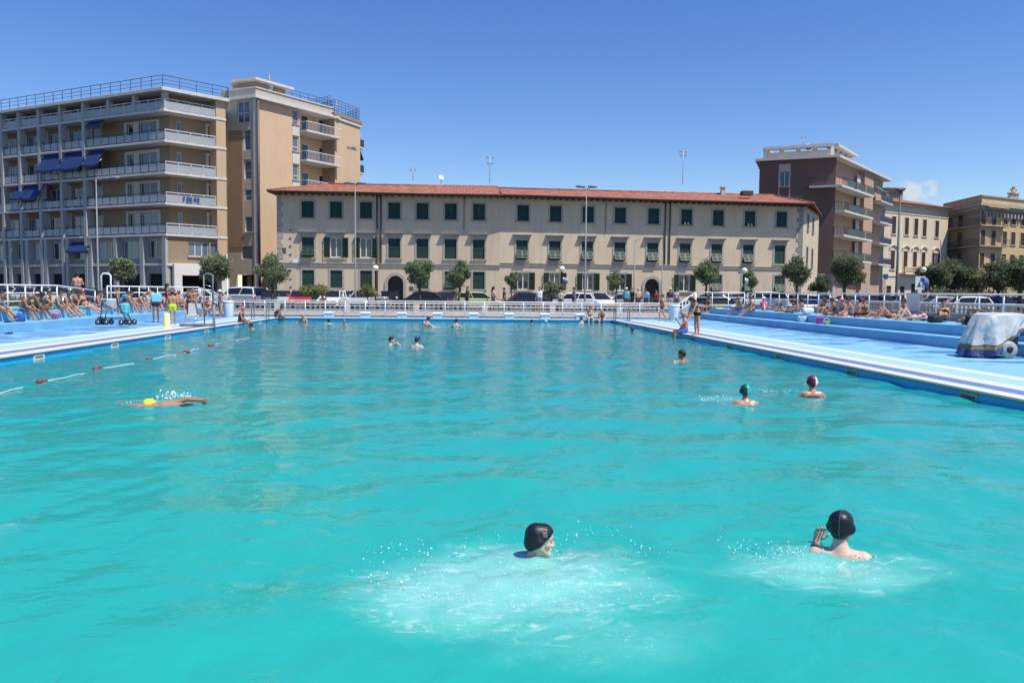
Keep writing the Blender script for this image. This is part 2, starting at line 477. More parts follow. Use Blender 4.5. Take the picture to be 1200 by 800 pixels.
# ================================================================ building helpers
M_shutter = mat('shutter_green', (.014,.042,.029), .5, var=.15, scale=2)
M_shutter_b = mat('shutter_brown', (.055,.032,.024), .55, var=.2, scale=2)
M_trim = mat('stone_trim', (.36,.33,.29), .8, var=.08, scale=2, stain=.3)
M_frame = mat('frame_white', (.70,.70,.68), .45, var=.04)
M_glass = glass_mat('window_glass', (.035,.045,.055))
M_glass_blue = glass_mat('glass_blue', (.10,.15,.20))
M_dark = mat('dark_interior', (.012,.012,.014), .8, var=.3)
M_pipe = mat('downpipe', (.10,.085,.075), .5, metal=.2)
M_curtain = mat('curtain', (.45,.46,.45), .8, var=.2, scale=6)

def wall_holes(mb, L, H, holes, depth=.16, z0=0.0, back=True):
    """wall in the local plane y=0 (outside is -y) with rectangular openings (u0,u1,z0,z1) and their reveals"""
    us = sorted({0.0, L, *[h[0] for h in holes], *[h[1] for h in holes]})
    zs = sorted({z0, H, *[h[2] for h in holes], *[h[3] for h in holes]})
    us = [u for u in us if -1e-6 <= u <= L+1e-6]; zs = [z for z in zs if z0-1e-6 <= z <= H+1e-6]
    for i in range(len(us)-1):
        cu = (us[i]+us[i+1])/2
        run = None
        for j in range(len(zs)-1):
            cz = (zs[j]+zs[j+1])/2
            inside = any(h[0] < cu < h[1] and h[2] < cz < h[3] for h in holes)
            if not inside:
                mb.quad((us[i],0,zs[j]),(us[i+1],0,zs[j]),(us[i+1],0,zs[j+1]),(us[i],0,zs[j+1]))
    for (a,b,c,d) in holes:
        D = depth
        mb.quad((a,0,c),(a,D,c),(a,D,d),(a,0,d)); mb.quad((b,0,c),(b,0,d),(b,D,d),(b,D,c))
        mb.quad((a,0,c),(b,0,c),(b,D,c),(a,D,c)); mb.quad((a,0,d),(a,D,d),(b,D,d),(b,0,d))
class Bld:
    """a building: an Empty at its foot; parts are put in through the local frame of one of its faces"""
    def __init__(s, name, label, cat, loc, group=None):
        s.e = empty(name, (loc[0], loc[1], STREET), label, cat, group); s.loc = s.e.location
    def local(s, face, name, mb, m, u=0, z=None, out=0.0, parent=None, bevel=0):
        """mesh in face coordinates (x along, y inward, z up) placed at u along the face; z absolute"""
        p = face.P(u, out)
        o = link(name, mb.mesh(name, m), parent or s.e)
        if parent is None:
            o.location = (p.x - s.loc.x, p.y - s.loc.y, (0 if z is None else z) - s.loc.z); o.rotation_euler.z = face.rot
        if bevel:
            b = o.modifiers.new('bevel','BEVEL'); b.width = bevel; b.segments = 1; b.limit_method = 'ANGLE'
        return o
    def world(s, name, mb, m, parent=None, bevel=0):
        return mb.build(name, m, s.e if parent is None else parent, bevel=bevel)
MESHES = {}
def shared(key, fn, m):
    if key not in MESHES: MESHES[key] = fn().mesh(key[0], m)
    return MESHES[key]
def sub(name, me, parent, loc=(0,0,0), rx=0, rz=0):
    o = link(name, me, parent); o.location = loc; o.rotation_euler = (rx, 0, rz); return o
def louvre(w, h, t=.035, n=None):
    """louvred shutter leaf, hinge at x=0, in the plane y=0"""
    mb = MB(); fr = .055
    mb.box(0,fr,-t,0,0,h); mb.box(w-fr,w,-t,0,0,h); mb.box(fr,w-fr,-t,0,0,fr); mb.box(fr,w-fr,-t,0,h-fr,h); mb.box(fr,w-fr,-t,0,h*.5-.03,h*.5+.03)
    n = n or max(6, int(h/.11))
    for i in range(n):
        z = fr + (h-2*fr)*(i+.5)/n; d = (h-2*fr)/n*.55
        mb.add([(fr,-t*.9,z-d),(w-fr,-t*.9,z-d),(w-fr,-.004,z+d),(fr,-.004,z+d)], [(0,1,2,3)])
    return mb
def frame_mb(w, h, t=.06, mull=1, trans=0):
    mb = MB(); d = .06
    mb.box(-w/2,-w/2+t,0,d,0,h); mb.box(w/2-t,w/2,0,d,0,h); mb.box(-w/2+t,w/2-t,0,d,0,t); mb.box(-w/2+t,w/2-t,0,d,h-t,h)
    for i in range(mull):
        x = -w/2 + w*(i+1)/(mull+1); mb.box(x-t*.6,x+t*.6,-.01,d-.002,t,h-t)
    if trans: mb.box(-w/2+t,w/2-t,.002,d-.004,trans-t*.5,trans+t*.5)
    return mb
def plain_window(b, face, u, z, w, h, depth=.12, frame=None, mull=1, trans=0, glass=None, sill=True, curtain=False, name='window'):
    """window set in an opening: frame > pane, sill"""
    fr = frame or M_frame
    key = ('window_frame', round(w,2), round(h,2), mull, round(trans,2), fr.name)
    me = shared(key, lambda: frame_mb(w, h, .06, mull, trans), fr)
    o = link(name, me, b.e); p = face.P(u, -depth)
    o.location = (p.x-b.loc.x, p.y-b.loc.y, z-b.loc.z); o.rotation_euler.z = face.rot
    g = glass or M_glass
    sub('pane', shared(('pane', round(w,2), round(h,2), g.name), lambda: MB().box(-w/2+.05,w/2-.05,.025,.045,.05,h-.05), g), o)
    if curtain:
        sub('curtain', shared(('curtain', round(w,2), round(h,2)), lambda: MB().box(-w/2+.08,-w*.12,.005,.02,.07,h-.07), M_curtain), o)
    if sill:
        sub('sill', shared(('sill', round(w,2)), lambda: MB().box(-w/2-.12,w/2+.12,-depth-.14,-.002,-.09,-.004), M_trim), o)
    return o
def shutter_window(b, face, u, z, w, h, state='closed', surround=True, hood=False, depth=.12, m=None, trim=None):
    """house window with louvred shutters: closed, flap (lower halves pushed out), open (leaves folded flat on the wall)"""
    m = m or M_shutter; trim = trim or M_trim
    def sur():
        mb = MB(); t = .16
        mb.box(-w/2-t,-w/2,-.05,.0,-.02,h+.0); mb.box(w/2,w/2+t,-.05,.0,-.02,h); mb.box(-w/2-t,w/2+t,-.052,.0,h,h+t)
        mb.box(-w/2-t-.06,w/2+t+.06,-.14,.0,-.14,-.022)
        if hood:
            mb.box(-w/2-t,w/2+t,-.07,.0,h+t+.002,h+t+.26); mb.box(-w/2-t-.16,w/2+t+.16,-.34,.0,h+t+.26,h+t+.36); mb.box(-w/2-t-.20,w/2+t+.20,-.38,.0,h+t+.36,h+t+.42)
        return mb
    o = link('window', shared(('window_surround', round(w,2), round(h,2), hood, trim.name), sur, trim), b.e)
    p = face.P(u, 0.0); o.location = (p.x-b.loc.x, p.y-b.loc.y, z-b.loc.z); o.rotation_euler.z = face.rot
    leaf = lambda hh: shared(('shutter', round(w/2,2), round(hh,2), m.name), lambda: louvre(w/2-.004, hh), m)
    if state == 'open':
        sub('window_frame', shared(('window_frame', round(w,2), round(h,2)), lambda: frame_mb(w, h, .07, 1, 0), M_frame), o, (0,depth,0))
        sub('pane', shared(('pane', round(w,2), round(h,2)), lambda: MB().box(-w/2+.05,w/2-.05,depth+.025,depth+.045,.05,h-.05), M_glass), o)
        sub('shutter', leaf(h), o, (-w/2-.02,-.085,0), 0, math.pi + .16)
        sub('shutter', leaf(h), o, (w/2+w/2+.02,-.085-.08,0), 0, math.pi - .16)
    elif state == 'flap':
        hh = h*.48
        sub('shutter', leaf(h-hh), o, (-w/2,depth*.5,hh)); sub('shutter', leaf(h-hh), o, (0.002,depth*.5,hh))
        for x in (-w/2, .002):
            f = link('shutter_flap', shared(('flap', round(w/2,2), round(hh,2), m.name), lambda: flap(w/2-.004, hh), m), o)
            f.location = (x, depth*.45, hh); f.rotation_euler.x = -R(32)
        sub('dark_opening', shared(('dark', round(w,2), round(h,2)), lambda: MB().box(-w/2,w/2,depth+.02,depth+.04,0,h), M_dark), o)
    else:
        sub('shutter', leaf(h), o, (-w/2,depth*.6,0)); sub('shutter', leaf(h), o, (0.002,depth*.6,0))
    return o
def flap(w, h):
    mb = louvre(w, h); mb.v = [(x, y, z-h) for x, y, z in mb.v]; return mb
def off_poly(poly, d):
    """offset a counter-clockwise plan polygon outward by d"""
    n = len(poly); out = []
    for i in range(n):
        p0, p1, p2 = Vector(poly[i-1]), Vector(poly[i]), Vector(poly[(i+1)%n])
        e1 = (p1-p0).normalized(); e2 = (p2-p1).normalized()
        n1 = Vector((e1.y,-e1.x)); n2 = Vector((e2.y,-e2.x))
        k = d/(1+n1.dot(n2)); out.append(tuple(p1 + (n1+n2)*k))
    return out
def hip_roof(mb, poly, z, rise, ridge_in):
    """low hip roof over a plan quad a,b (front) c,d (back): ridge along the front direction"""
    a,b,c,d = [Vector(p) for p in poly]
    m1 = (a+d)/2; m2 = (b+c)/2; u = (m2-m1).normalized()
    r1 = m1 + u*ridge_in; r2 = m2 - u*ridge_in
    v = [(*a,z),(*b,z),(*c,z),(*d,z),(*r1,z+rise),(*r2,z+rise)]
    mb.add(v, [(0,1,5,4),(2,3,4,5),(3,0,4),(1,2,5),(3,2,1,0)])
    return mb
def tile_mat(name, col):
    """clay roof tiles: courses and channels as bump, tile-by-tile colour"""
    if name in MATS: return MATS[name]
    m = mat(name, col, .85, var=.22, scale=1.4, detail=6)
    nt = m.node_tree; N, L = nt.nodes, nt.links; p = N['Principled BSDF']
    src = p.inputs['Base Color'].links[0].from_socket
    tc = [n for n in N if n.type == 'TEX_COORD'][0]
    vo = N.new('ShaderNodeTexVoronoi'); vo.inputs['Scale'].default_value = 3.2
    L.new(tc.outputs['Object'], vo.inputs['Vector'])
    sep = N.new('ShaderNodeSeparateColor'); L.new(vo.outputs['Color'], sep.inputs[0])
    mx = N.new('ShaderNodeMix'); mx.data_type = 'RGBA'; mx.blend_type = 'MULTIPLY'; mx.inputs[0].default_value = .75
    rp = N.new('ShaderNodeValToRGB'); rp.color_ramp.elements[0].color = (.45,.42,.40,1); rp.color_ramp.elements[1].color = (1.15,1.1,1.05,1)
    L.new(sep.outputs[0], rp.inputs['Fac']); L.new(src, mx.inputs[6]); L.new(rp.outputs[0], mx.inputs[7]); L.new(mx.outputs[2], p.inputs['Base Color'])
    w = N.new('ShaderNodeTexWave'); w.inputs['Scale'].default_value = 1.4; w.inputs['Distortion'].default_value = .6
    L.new(tc.outputs['Object'], w.inputs['Vector'])
    b = N.new('ShaderNodeBump'); b.inputs['Strength'].default_value = .5; b.inputs['Distance'].default_value = .08
    L.new(w.outputs['Fac'], b.inputs['Height']); L.new(b.outputs[0], p.inputs['Normal'])
    return m
M_tile = tile_mat('roof_tiles', (.33,.13,.09))
M_tile_old = tile_mat('roof_tiles_old', (.33,.13,.09))
def antenna(b, x, y, z, h, arms=((.7,.9),(.9,.6)), name='antenna'):
    mb = MB(); mb.cyl((x,y,z),(x,y,z+h),.035,.025,6)
    for (f, w) in arms:
        mb.cyl((x-w,y,z+h*f),(x+w,y,z+h*f),.022,n=5)
        for i in range(7):
            q = x-w+2*w*i/6; mb.cyl((q,y-.28,z+h*f),(q,y+.28,z+h*f),.014,n=4); mb.cyl((q,y,z+h*f-.2),(q,y,z+h*f+.2),.014,n=4)
    return b.world(name, mb, mat('antenna_metal', (.45,.45,.45), .4, metal=.6))
def dish(b, p, r, face, post=.9):
    mb = MB(); d = Vector(face).normalized()
    mb.cyl((p[0],p[1],p[2]-post),(p[0],p[1],p[2]),.04,n=6)
    o = Vector((p[0],p[1],p[2])); t = d.orthogonal().normalized(); s_ = d.cross(t)
    vs = [o]; n = 14
    for k, q in ((1,.55),(2,1.0)):
        for i in range(n):
            th = 2*math.pi*i/n; vs.append(o + d*(.22*r*q*q*1.2) + (t*math.cos(th)+s_*math.sin(th))*r*q)
    fs = [(0,1+i,1+(i+1)%n) for i in range(n)] + [(1+i,1+n+i,1+n+(i+1)%n,1+(i+1)%n) for i in range(n)]
    mb.add(vs, fs, True); mb.cyl(o, o+d*r*.9, .02, n=4)
    mb.ball(o+d*r*.95, .06, 6)
    return b.world('satellite_dish', mb, mat('dish_white', (.75,.75,.75), .4, var=.03))

# ================================================================ the long rendered house with green shutters
M_plaster = mat('plaster_grey_beige', (.56,.465,.335), .85, var=.08, scale=.5, bump=.12, bscale=25, stain=.24, detail=6)
M_plaster_lit = mat('plaster_end', (.54,.46,.35), .85, var=.08, scale=.6, bump=.1, stain=.2)
M_soffit = mat('soffit', (.09,.065,.05), .8)
YC = 78.0
fc1 = Face((x_at(325,YC),YC), (x_at(586,YC),YC))
fc2 = Face((x_at(586,YC),YC), (x_at(939,81.0),81.0))
C = Bld('long_house', 'long three storey grey beige house with green shutters and a red tiled roof', 'house', ((fc1.a.x+fc2.b.x)/2, YC))
EAVE = 11.02
zt = (fc1.uz(462,256.5)[1], fc1.uz(462,237.5)[1])     # top floor sill, head
zf = (fc1.uz(462,302.5)[1], fc1.uz(462,279.5)[1])
zg = (fc1.uz(462,338.0)[1], fc1.uz(462,317.5)[1])
WC = 1.14
rng_c = random.Random(3)
for face, tops, firsts, grounds, door in (
    (fc1, [361,394,429,462,495,528,561], [(361,'flap'),(394,'open'),(429,'open'),(462,'closed'),(495,'closed'),(528,'closed'),(561,'closed')],
          [(361,'closed'),(394,'closed'),(429,'closed'),(495,'closed'),(528,'flap'),(561,'closed')], 463.5),
    (fc2, [612.5,650.5,688.5,726,765,803.5,840.5,877.5,914.5], [(611.5,'flap'),(650,'flap'),(688,'flap'),(726,'flap'),(764.5,'flap'),(802.5,'flap'),(839.5,'flap'),(876.5,'flap'),(913.5,'closed')],
          [(613,'open'),(650,'open'),(689,'open'),(727,'open'),(802,'open'),(839.5,'flap'),(876,'flap'),(913.5,'flap')], 764)):
    holes = []
    L_ = face.len
    items = [(face.U(p), zt, 'closed' if k not in (5,7) or face is fc1 else 'closed', False) for k, p in enumerate(tops)]
    items += [(face.U(p), zf, s_, True) for p, s_ in firsts] + [(face.U(p,325), zg, s_, False) for p, s_ in grounds]
    for (u, z, s_, hd) in items: holes.append((u-WC/2, u+WC/2, z[0], z[1]))
    ud = face.U(door,330); dw = 1.5; dh = 2.55
    holes.append((ud-dw/2, ud+dw/2, STREET, STREET+.35+dh))
    mb = MB(); wall_holes(mb, L_, EAVE, holes, .16, 0.0)
    # spandrels of the arched doorway
    r = dw/2; zc = STREET+.35+dh-r
    for sgn in (-1,1):
        arc = [(ud+sgn*r*math.cos(math.pi/2*i/8), zc+r*math.sin(math.pi/2*i/8)) for i in range(9)]
        for i in range(8):
            a, b = arc[i], arc[i+1]
            mb.quad((a[0],0,a[1]),(b[0],0,b[1]),(b[0],0,zc+r),(a[0],0,zc+r)); mb.quad((a[0],0,a[1]),(a[0],.4,a[1]),(b[0],.4,b[1]),(b[0],0,b[1]))
    C.local(face, 'wall', mb, M_plaster)
    for (u, z, s_, hd) in items: shutter_window(C, face, u, z[0], WC, z[1]-z[0], s_, True, hd)
    # arched door: surround, leaf and fanlight
    mb = MB(); r2 = r+.30
    for i in range(16):
        a0, a1 = math.pi*i/16, math.pi*(i+1)/16
        q = lambda rr, a, y: (ud+rr*math.cos(a), y, zc+rr*math.sin(a))
        mb.add([q(r,a0,-.09),q(r2,a0,-.09),q(r2,a1,-.09),q(r,a1,-.09),q(r,a0,0),q(r2,a0,0),q(r2,a1,0),q(r,a1,0)], [(0,1,2,3),(1,5,6,2),(0,3,7,4)])
    for sgn in (-1,1):
        x0, x1 = sorted((ud+sgn*r, ud+sgn*r2)); mb.box(x0,x1,-.09,0,STREET,zc)
    ds = C.local(face, 'door', mb, M_trim)
    mb = MB(); mb.box(ud-r,ud+r,.42,.48,STREET,zc+r)
    for i in range(4): mb.box(ud-r+.12+(i%2)*r, ud-.12+(i%2)*r, .39,.418, STREET+.3+(i//2)*1.2, STREET+1.3+(i//2)*.95)
    sub('door_leaf', mb.mesh('door_leaf', mat('door_dark', (.03,.026,.024), .6)), ds)
    # string course, plinth, eave moulding, downpipes
    zs = face.uz(face is fc1 and 500 or 700, 311.5)[1]
    mb = MB(); mb.box(0,L_,-.10,0,zs-.10,zs+.10); mb.box(0,L_,-.15,0,zs+.10,zs+.17)
    C.local(face, 'string_course', mb, M_trim)
    mb = MB(); mb.box(0,ud-r2-.02,-.07,0,STREET,STREET+.75); mb.box(ud+r2+.02,L_,-.07,0,STREET,STREET+.75)
    C.local(face, 'plinth', mb, M_trim)
    for p, dk in ((442,0),(446.5,1),(543.5,0)) if face is fc1 else ((709,0),(778.5,0),(784,1)):
        u = face.U(p); mb = MB(); z0_ = zs+.2 if p in (446.5,778.5,784) else STREET
        if p in (543.5,709): z0_ = zf[1]+.9
        mb.cyl((u,-.10,z0_),(u,-.10,EAVE-.1),.075 if p not in (543.5,709) else .03,n=8)
        C.local(face, 'downpipe', mb, M_pipe)
# quoins at the two outer corners
mb = MB()
for i in range(13):
    z = zs+.3+i*.50; 
    if i % 2 == 0: mb.box(.02,.62,-.035,0,z,z+.42)
    else: mb.box(.02,.40,-.035,0,z,z+.42)
C.local(fc1, 'corner_quoins', mb, M_trim)
mb = MB()
for i in range(20):
    z = STREET+.9+i*.50; w = .75 if i % 2 == 0 else .5
    mb.box(fc2.len-w,fc2.len-.02,-.035,0,z,z+.42)
C.local(fc2, 'corner_quoins', mb, mat('quoin_grey', (.24,.225,.205), .85, var=.12))
for u in (.9,): 
    mb = MB()
    for i in range(8): mb.box(fc1.U(340.5),fc1.U(342),-.05,0,zs+.6+i*.62-4.2,zs+.68+i*.62-4.2)
# side and back walls
fc_end = Face(tuple(fc2.b), (x_at(957,91.0), 91.0))
back_l = Vector((fc1.a.x+.2, YC+11)); 
endw = [(fc_end.U(p), z, s_) for p, z, s_ in ((945.5,zt,0),(951.5,zt,0),(945.5,zf,0),(951.5,zf,0))]
mb = MB(); wall_holes(mb, fc_end.len, EAVE, [(u-.55,u+.55,z[0],z[1]) for u,z,_ in endw]); C.local(fc_end, 'wall', mb, M_plaster_lit)
for u,z,_ in endw: shutter_window(C, fc_end, u, z[0], 1.1, z[1]-z[0], 'closed')
mb = MB()
for (a,b) in ((fc_end.b, back_l),(back_l, fc1.a)):
    mb.quad((*a,0),(*b,0),(*b,EAVE),(*a,EAVE))
C.world('wall', mb, M_plaster)
# roof: two sections meeting at the kink
e = 1.15
def roof_section(fa, fb, backa, backb, left_hip, right_hip, zadd):
    mb = MB()
    a, b, c, d = Vector(fa), Vector(fb), Vector(backb), Vector(backa)
    m1 = (a+d)/2; m2 = (b+c)/2; u = (m2-m1).normalized()
    r1 = m1 + u*left_hip; r2 = m2 - u*right_hip
    z = EAVE; rise = 1.38 + zadd
    mb.add([(*a,z),(*b,z),(*c,z),(*d,z),(*r1,z+rise),(*r2,z+rise)], [(0,1,5,4),(2,3,4,5),(3,0,4),(1,2,5)])
    mb.add([(*a,z-.12),(*b,z-.12),(*c,z-.12),(*d,z-.12),(*a,z),(*b,z),(*c,z),(*d,z)], [(0,1,5,4),(1,2,6,5),(2,3,7,6),(3,0,4,7)])
    return mb, r1, r2
kink_b = Vector((fc1.b.x, YC+11.4))
A1 = Vector((fc1.a.x-.6, YC-e)); B1 = Vector((fc1.b.x, YC-e))
mb, r1, r2 = roof_section(A1, B1, (fc1.a.x-.3, YC+11.4), kink_b, 4.6, 0, .12)
rf1 = C.world('roof', mb, M_tile)
B2 = Vector(fc2.b) + fc2.u*.5 + fc2.n*e; C2 = Vector(fc_end.b) + fc_end.n*.5 + Vector((0,.5))
mb, r3, r4 = roof_section((fc1.b.x+.01, YC-e-.01), B2, kink_b+Vector((.01,0)), C2, 0, 5.2, 0)
rf2 = C.world('roof', mb, M_tile)
mb = MB(); mb.tube([(*r1,EAVE+1.50),(*r2,EAVE+1.50)], .13, 8); mb.tube([(A1.x,A1.y,EAVE+.03),(*r1,EAVE+1.50)], .11, 6)
sub('ridge_tiles', mb.mesh('ridge_tiles', M_tile, world_loc(C.e)), rf1)
mb = MB(); mb.tube([(*r3,EAVE+1.38),(*r4,EAVE+1.38)], .13, 8); mb.tube([(B2.x,B2.y,EAVE+.03),(*r4,EAVE+1.38)], .11, 6)
mb.tube([(fc1.b.x, YC-e, EAVE+.06), (r3.x, r3.y, EAVE+1.43)], .10, 6)
sub('ridge_tiles', mb.mesh('ridge_tiles', M_tile, world_loc(C.e)), rf2)
# rafters under the eave and the gutter
for face, e0, e1 in ((fc1,-.6,0),(fc2,0,.5)):
    mb = MB(); n = int(face.len/.62)
    for i in range(n): 
        u = (i+.5)*face.len/n; mb.box(u-.05,u+.05,-e+.02,0,EAVE-.30,EAVE-.16)
    mb.box(e0,face.len+e1,-e+.0,0.0,EAVE-.155,EAVE-.125)
    C.local(face, 'eave_rafters', mb, M_soffit)
    mb = MB(); mb.tube([(e0,-e-.05,EAVE-.06),(face.len+e1,-e-.05,EAVE-.06)], .075, 8)
    C.local(face, 'gutter', mb, mat('gutter_copper', (.11,.06,.045), .5, metal=.3))
# things on the roof
def roof_z(x, y): return EAVE + 1.95*min(1, max(0, (y-(YC-e))/6.2))
skl = at_y(875, 220.5, 81.5); mb = MB(); mb.box(skl.x-.55,skl.x+.55,81.0,81.9,11.9,12.33); C.world('skylight', mb, M_soffit)
for px, y in ((844,84.4),):
    x = x_at(px,y); mb = MB(); mb.box(x-.2,x+.2,y-.2,y+.2,EAVE+1,EAVE+2.0); mb.box(x-.28,x+.28,y-.28,y+.28,EAVE+2.0,EAVE+2.1)
    C.world('chimney', mb, M_plaster)
p = at_y(517,208,84); dish(C, p, .27, (.5,-1,.35), .6)
p = at_y(574,213,84); antenna(C, p.x, 84, p.z-.2, 2.9, ((.93,.35),(.72,.3)))
p = at_y(800,213,85); antenna(C, p.x, 85, p.z-.3, 3.6, ((.96,.4),(.85,.35)))
p = at_y(484,209,84); antenna(C, p.x, 84, p.z-.2, 1.2, ((.9,.3),))
# street name plate, vents and the wall lamp
for nm, px, py, w, h in (('wall_plaque',347.5,306,.75,.42),('vent_grille',482,338,.4,.4),('vent_grille',333,293.5,.35,.5),('vent_grille',872,264.5,.14,.1)):
    f = fc1 if px < 586 else fc2
    u, z = f.uz(px,py); mb = MB(); mb.box(u-w/2,u+w/2,-.03,0,z-h/2,z+h/2)
    C.local(f, nm, mb, M_frame if nm == 'wall_plaque' else M_pipe)
mb = MB()
for i in range(9):
    z = STREET+.9+i*.78; u = fc1.U(340.3); mb.box(u-.10,u+.12,-.06,0,z,z+.09)
C.local(fc1, 'cable_clips', mb, M_pipe)
# small white things standing on the sills of two top windows
for px in (803.5,877.5):
    f = fc2; u = f.U(px); mb = MB()
    for s_ in (-.26,.08): mb.lathe([(.07,0),(.10,.24),(.11,.25)], (u+s_+.1,-.03,zt[0]-.02), 8)
    C.local(f, 'flower_pots', mb, M_frame)
# ================================================================ the balconied apartment block on the left
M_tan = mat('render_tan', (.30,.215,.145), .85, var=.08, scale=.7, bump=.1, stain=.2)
M_tan_lit = mat('render_tan_sunlit', (.50,.37,.23), .85, var=.06, scale=.7, bump=.1, stain=.12)  # brighter copy of the tan render, sunlight put into its colour
M_pier = mat('pier_grey_white', (.38,.38,.37), .75, var=.06, scale=.8, stain=.2)
M_slab = mat('slab_white', (.56,.55,.52), .75, var=.06, scale=.8, stain=.25)
M_panel = mat('balcony_panel', (.33,.36,.38), .4, var=.08, scale=1.0)
M_railw = mat('rail_white', (.70,.71,.71), .4, var=.05)
M_raildark = mat('rail_dark', (.035,.045,.075), .5)
M_awn = mat('awning_blue', (.010,.028,.115), .7, var=.12)
M_metal = mat('steel', (.50,.50,.50), .3, metal=.9, var=.08)
dA = 79.0
pc = Vector((x_at(196,dA), dA)); pl = Vector((x_at(-34,94.6), 94.6)); pr = Vector((x_at(266,83.0), 83.0))
fL, fR = Face(pl, pc), Face(pc, pr)
A = Bld('apartment_block', 'tall pale apartment block with long balconies and blue awnings at the left edge', 'apartment block', (pc.x, pc.y))
backd = Vector((-6.0, 16.0))
fpA = [tuple(pl), tuple(pc), tuple(pr), tuple(pr+backd), tuple(pl+backd)]
def zA(y): return at_y(196, y, dA).z
floorsA = [zA(y) for y in (311.5, 276.5, 240.0, 204.0, 166.5, 130.5)]    # slab undersides, first floor up
roofA = zA(107.0)
core = off_poly(fpA, -1.5)
cL, cR = Face(core[0], core[1]), Face(core[1], core[2])
# walls of the recessed core, with the window openings
Lwin = [(-26,-12),(10,23),(36,48),(61,73),(86,101),(112,121),(152,160),(166,187)]
lev = floorsA + [roofA]
def core_wall(face, wins, label_tall, holes_extra=()):
    holes = []; made = []
    for k in range(1, 6):
        z0 = lev[k]+.22; ztop = lev[k+1]
        for (p0, p1) in wins:
            u0, u1 = face.U(p0), face.U(p1)
            if k == 5 and face is cL: z1 = z0+2.0
            else: z1 = min(z0+2.25, ztop-.4)
            holes.append((u0,u1,z0,z1)); made.append((face,(u0+u1)/2,z0,u1-u0,z1-z0))
    return holes, made
hl, ml = core_wall(cL, Lwin, 0)
hr, mr_ = core_wall(cR, [(209.5,215.5),(245.5,257)], 0)
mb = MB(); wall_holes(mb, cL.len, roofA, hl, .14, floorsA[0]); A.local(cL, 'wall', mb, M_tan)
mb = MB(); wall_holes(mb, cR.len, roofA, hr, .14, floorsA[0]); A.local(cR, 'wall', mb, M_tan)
for i, (f,u,z,w,h) in enumerate(ml+mr_):
    plain_window(A, f, u, z, w-.03, h, .12, M_frame, 1 if w > 1.1 else 0, 0, M_glass_blue if i % 3 else M_glass, False, i % 4 == 1)
# white surrounds of the wide window bays near the corner
for k in range(1,5):
    mb = MB(); u0,u1 = cL.U(149.5), cL.U(189.5); z0 = lev[k]+.2; z1 = lev[k+1]-.25
    a0,a1 = cL.U(152), cL.U(160); b0,b1 = cL.U(166), cL.U(187); zt_ = min(z0+.02+2.25, lev[k+1]-.4)
    for (x0,x1,q0,q1) in ((u0,a0,z0,z1),(a1,b0,z0,z1),(b1,u1,z0,z1),(a0,a1,zt_,z1),(b0,b1,zt_,z1)): mb.box(x0,x1,-.10,-.004,q0,q1)
    A.local(cL, 'bay_surround', mb, M_slab)
    mb = MB(); u0,u1 = cR.U(243), cR.U(259.5); b0,b1 = cR.U(245.5), cR.U(257)
    for (x0,x1,q0,q1) in ((u0,b0,z0,z1),(b1,u1,z0,z1),(b0,b1,zt_,z1)): mb.box(x0,x1,-.10,-.004,q0,q1)
    A.local(cR, 'bay_surround', mb, M_slab)
# pale infill of the left bays
for k in range(1,6):
    for (p0,p1) in (((28,36),(48,50)), ((51,61),(73,75)), ((76,86),(101,102.5)), ((104,112),(121,123))):
        for (q0,q1) in (p0,p1):
            mb = MB(); mb.box(cL.U(q0),cL.U(q1),-.05,-.003,lev[k]+.22,min(lev[k+1]-.02, lev[k]+2.9)); A.local(cL, 'bay_panel', mb, M_pier)
# slabs and balcony rails
for k, z in enumerate(floorsA):
    mb = MB(); mb.prism(off_poly(fpA, .12 if k else .0), z, z+.22); A.world('balcony_slab', mb, M_slab, bevel=.02)
    if k == 0: continue
    for f, u0, u1 in ((fL, 0, fL.len-.02), (fR, .04, fR.len-1.0)):
        zf_ = z+.22
        mb = MB(); mb.box(u0,u1,.02,.07,zf_+.98,zf_+1.04); mb.box(u0,u1,.03,.06,zf_+.08,zf_+.11)
        n = int((u1-u0)/1.1)
        for i in range(n+1):
            u = u0 + .03 + (u1-u0-.06)*i/n; mb.box(u-.02,u+.02,.03,.06,zf_,zf_+.98)
        ro = A.local(f, 'balcony_railing', mb, M_raildark if f is fL and k not in (5,) else M_railw)
        mb = MB()
        for i in range(n):
            a = u0 + .03 + (u1-u0-.06)*i/n; b_ = u0 + .03 + (u1-u0-.06)*(i+1)/n
            mb.box(a+.05,b_-.05,.035,.05,zf_+.14,zf_+.80)
        sub('railing_panel', mb.mesh('railing_panel', M_panel), ro)
# piers
for px in (6.5,27,50,75,102):
    u = fL.U(px); mb = MB(); mb.box(u-.20,u+.20,-.14,.5,STREET,roofA); A.local(fL, 'pier', mb, M_pier)
for px in (130,160,194):
    u = fL.U(px); mb = MB(); mb.box(u-.20,u+.20,-.02,.5,lev[5]+.22,roofA); A.local(fL, 'pier', mb, M_pier)
for px in (13.5,33,55,80,107,136,167,198.0):
    u = min(fL.len-.3, fL.U(px,325)); mb = MB(); mb.box(u-.25,u+.25,-.1,.45,STREET,lev[1]); A.local(fL, 'pier', mb, M_pier)
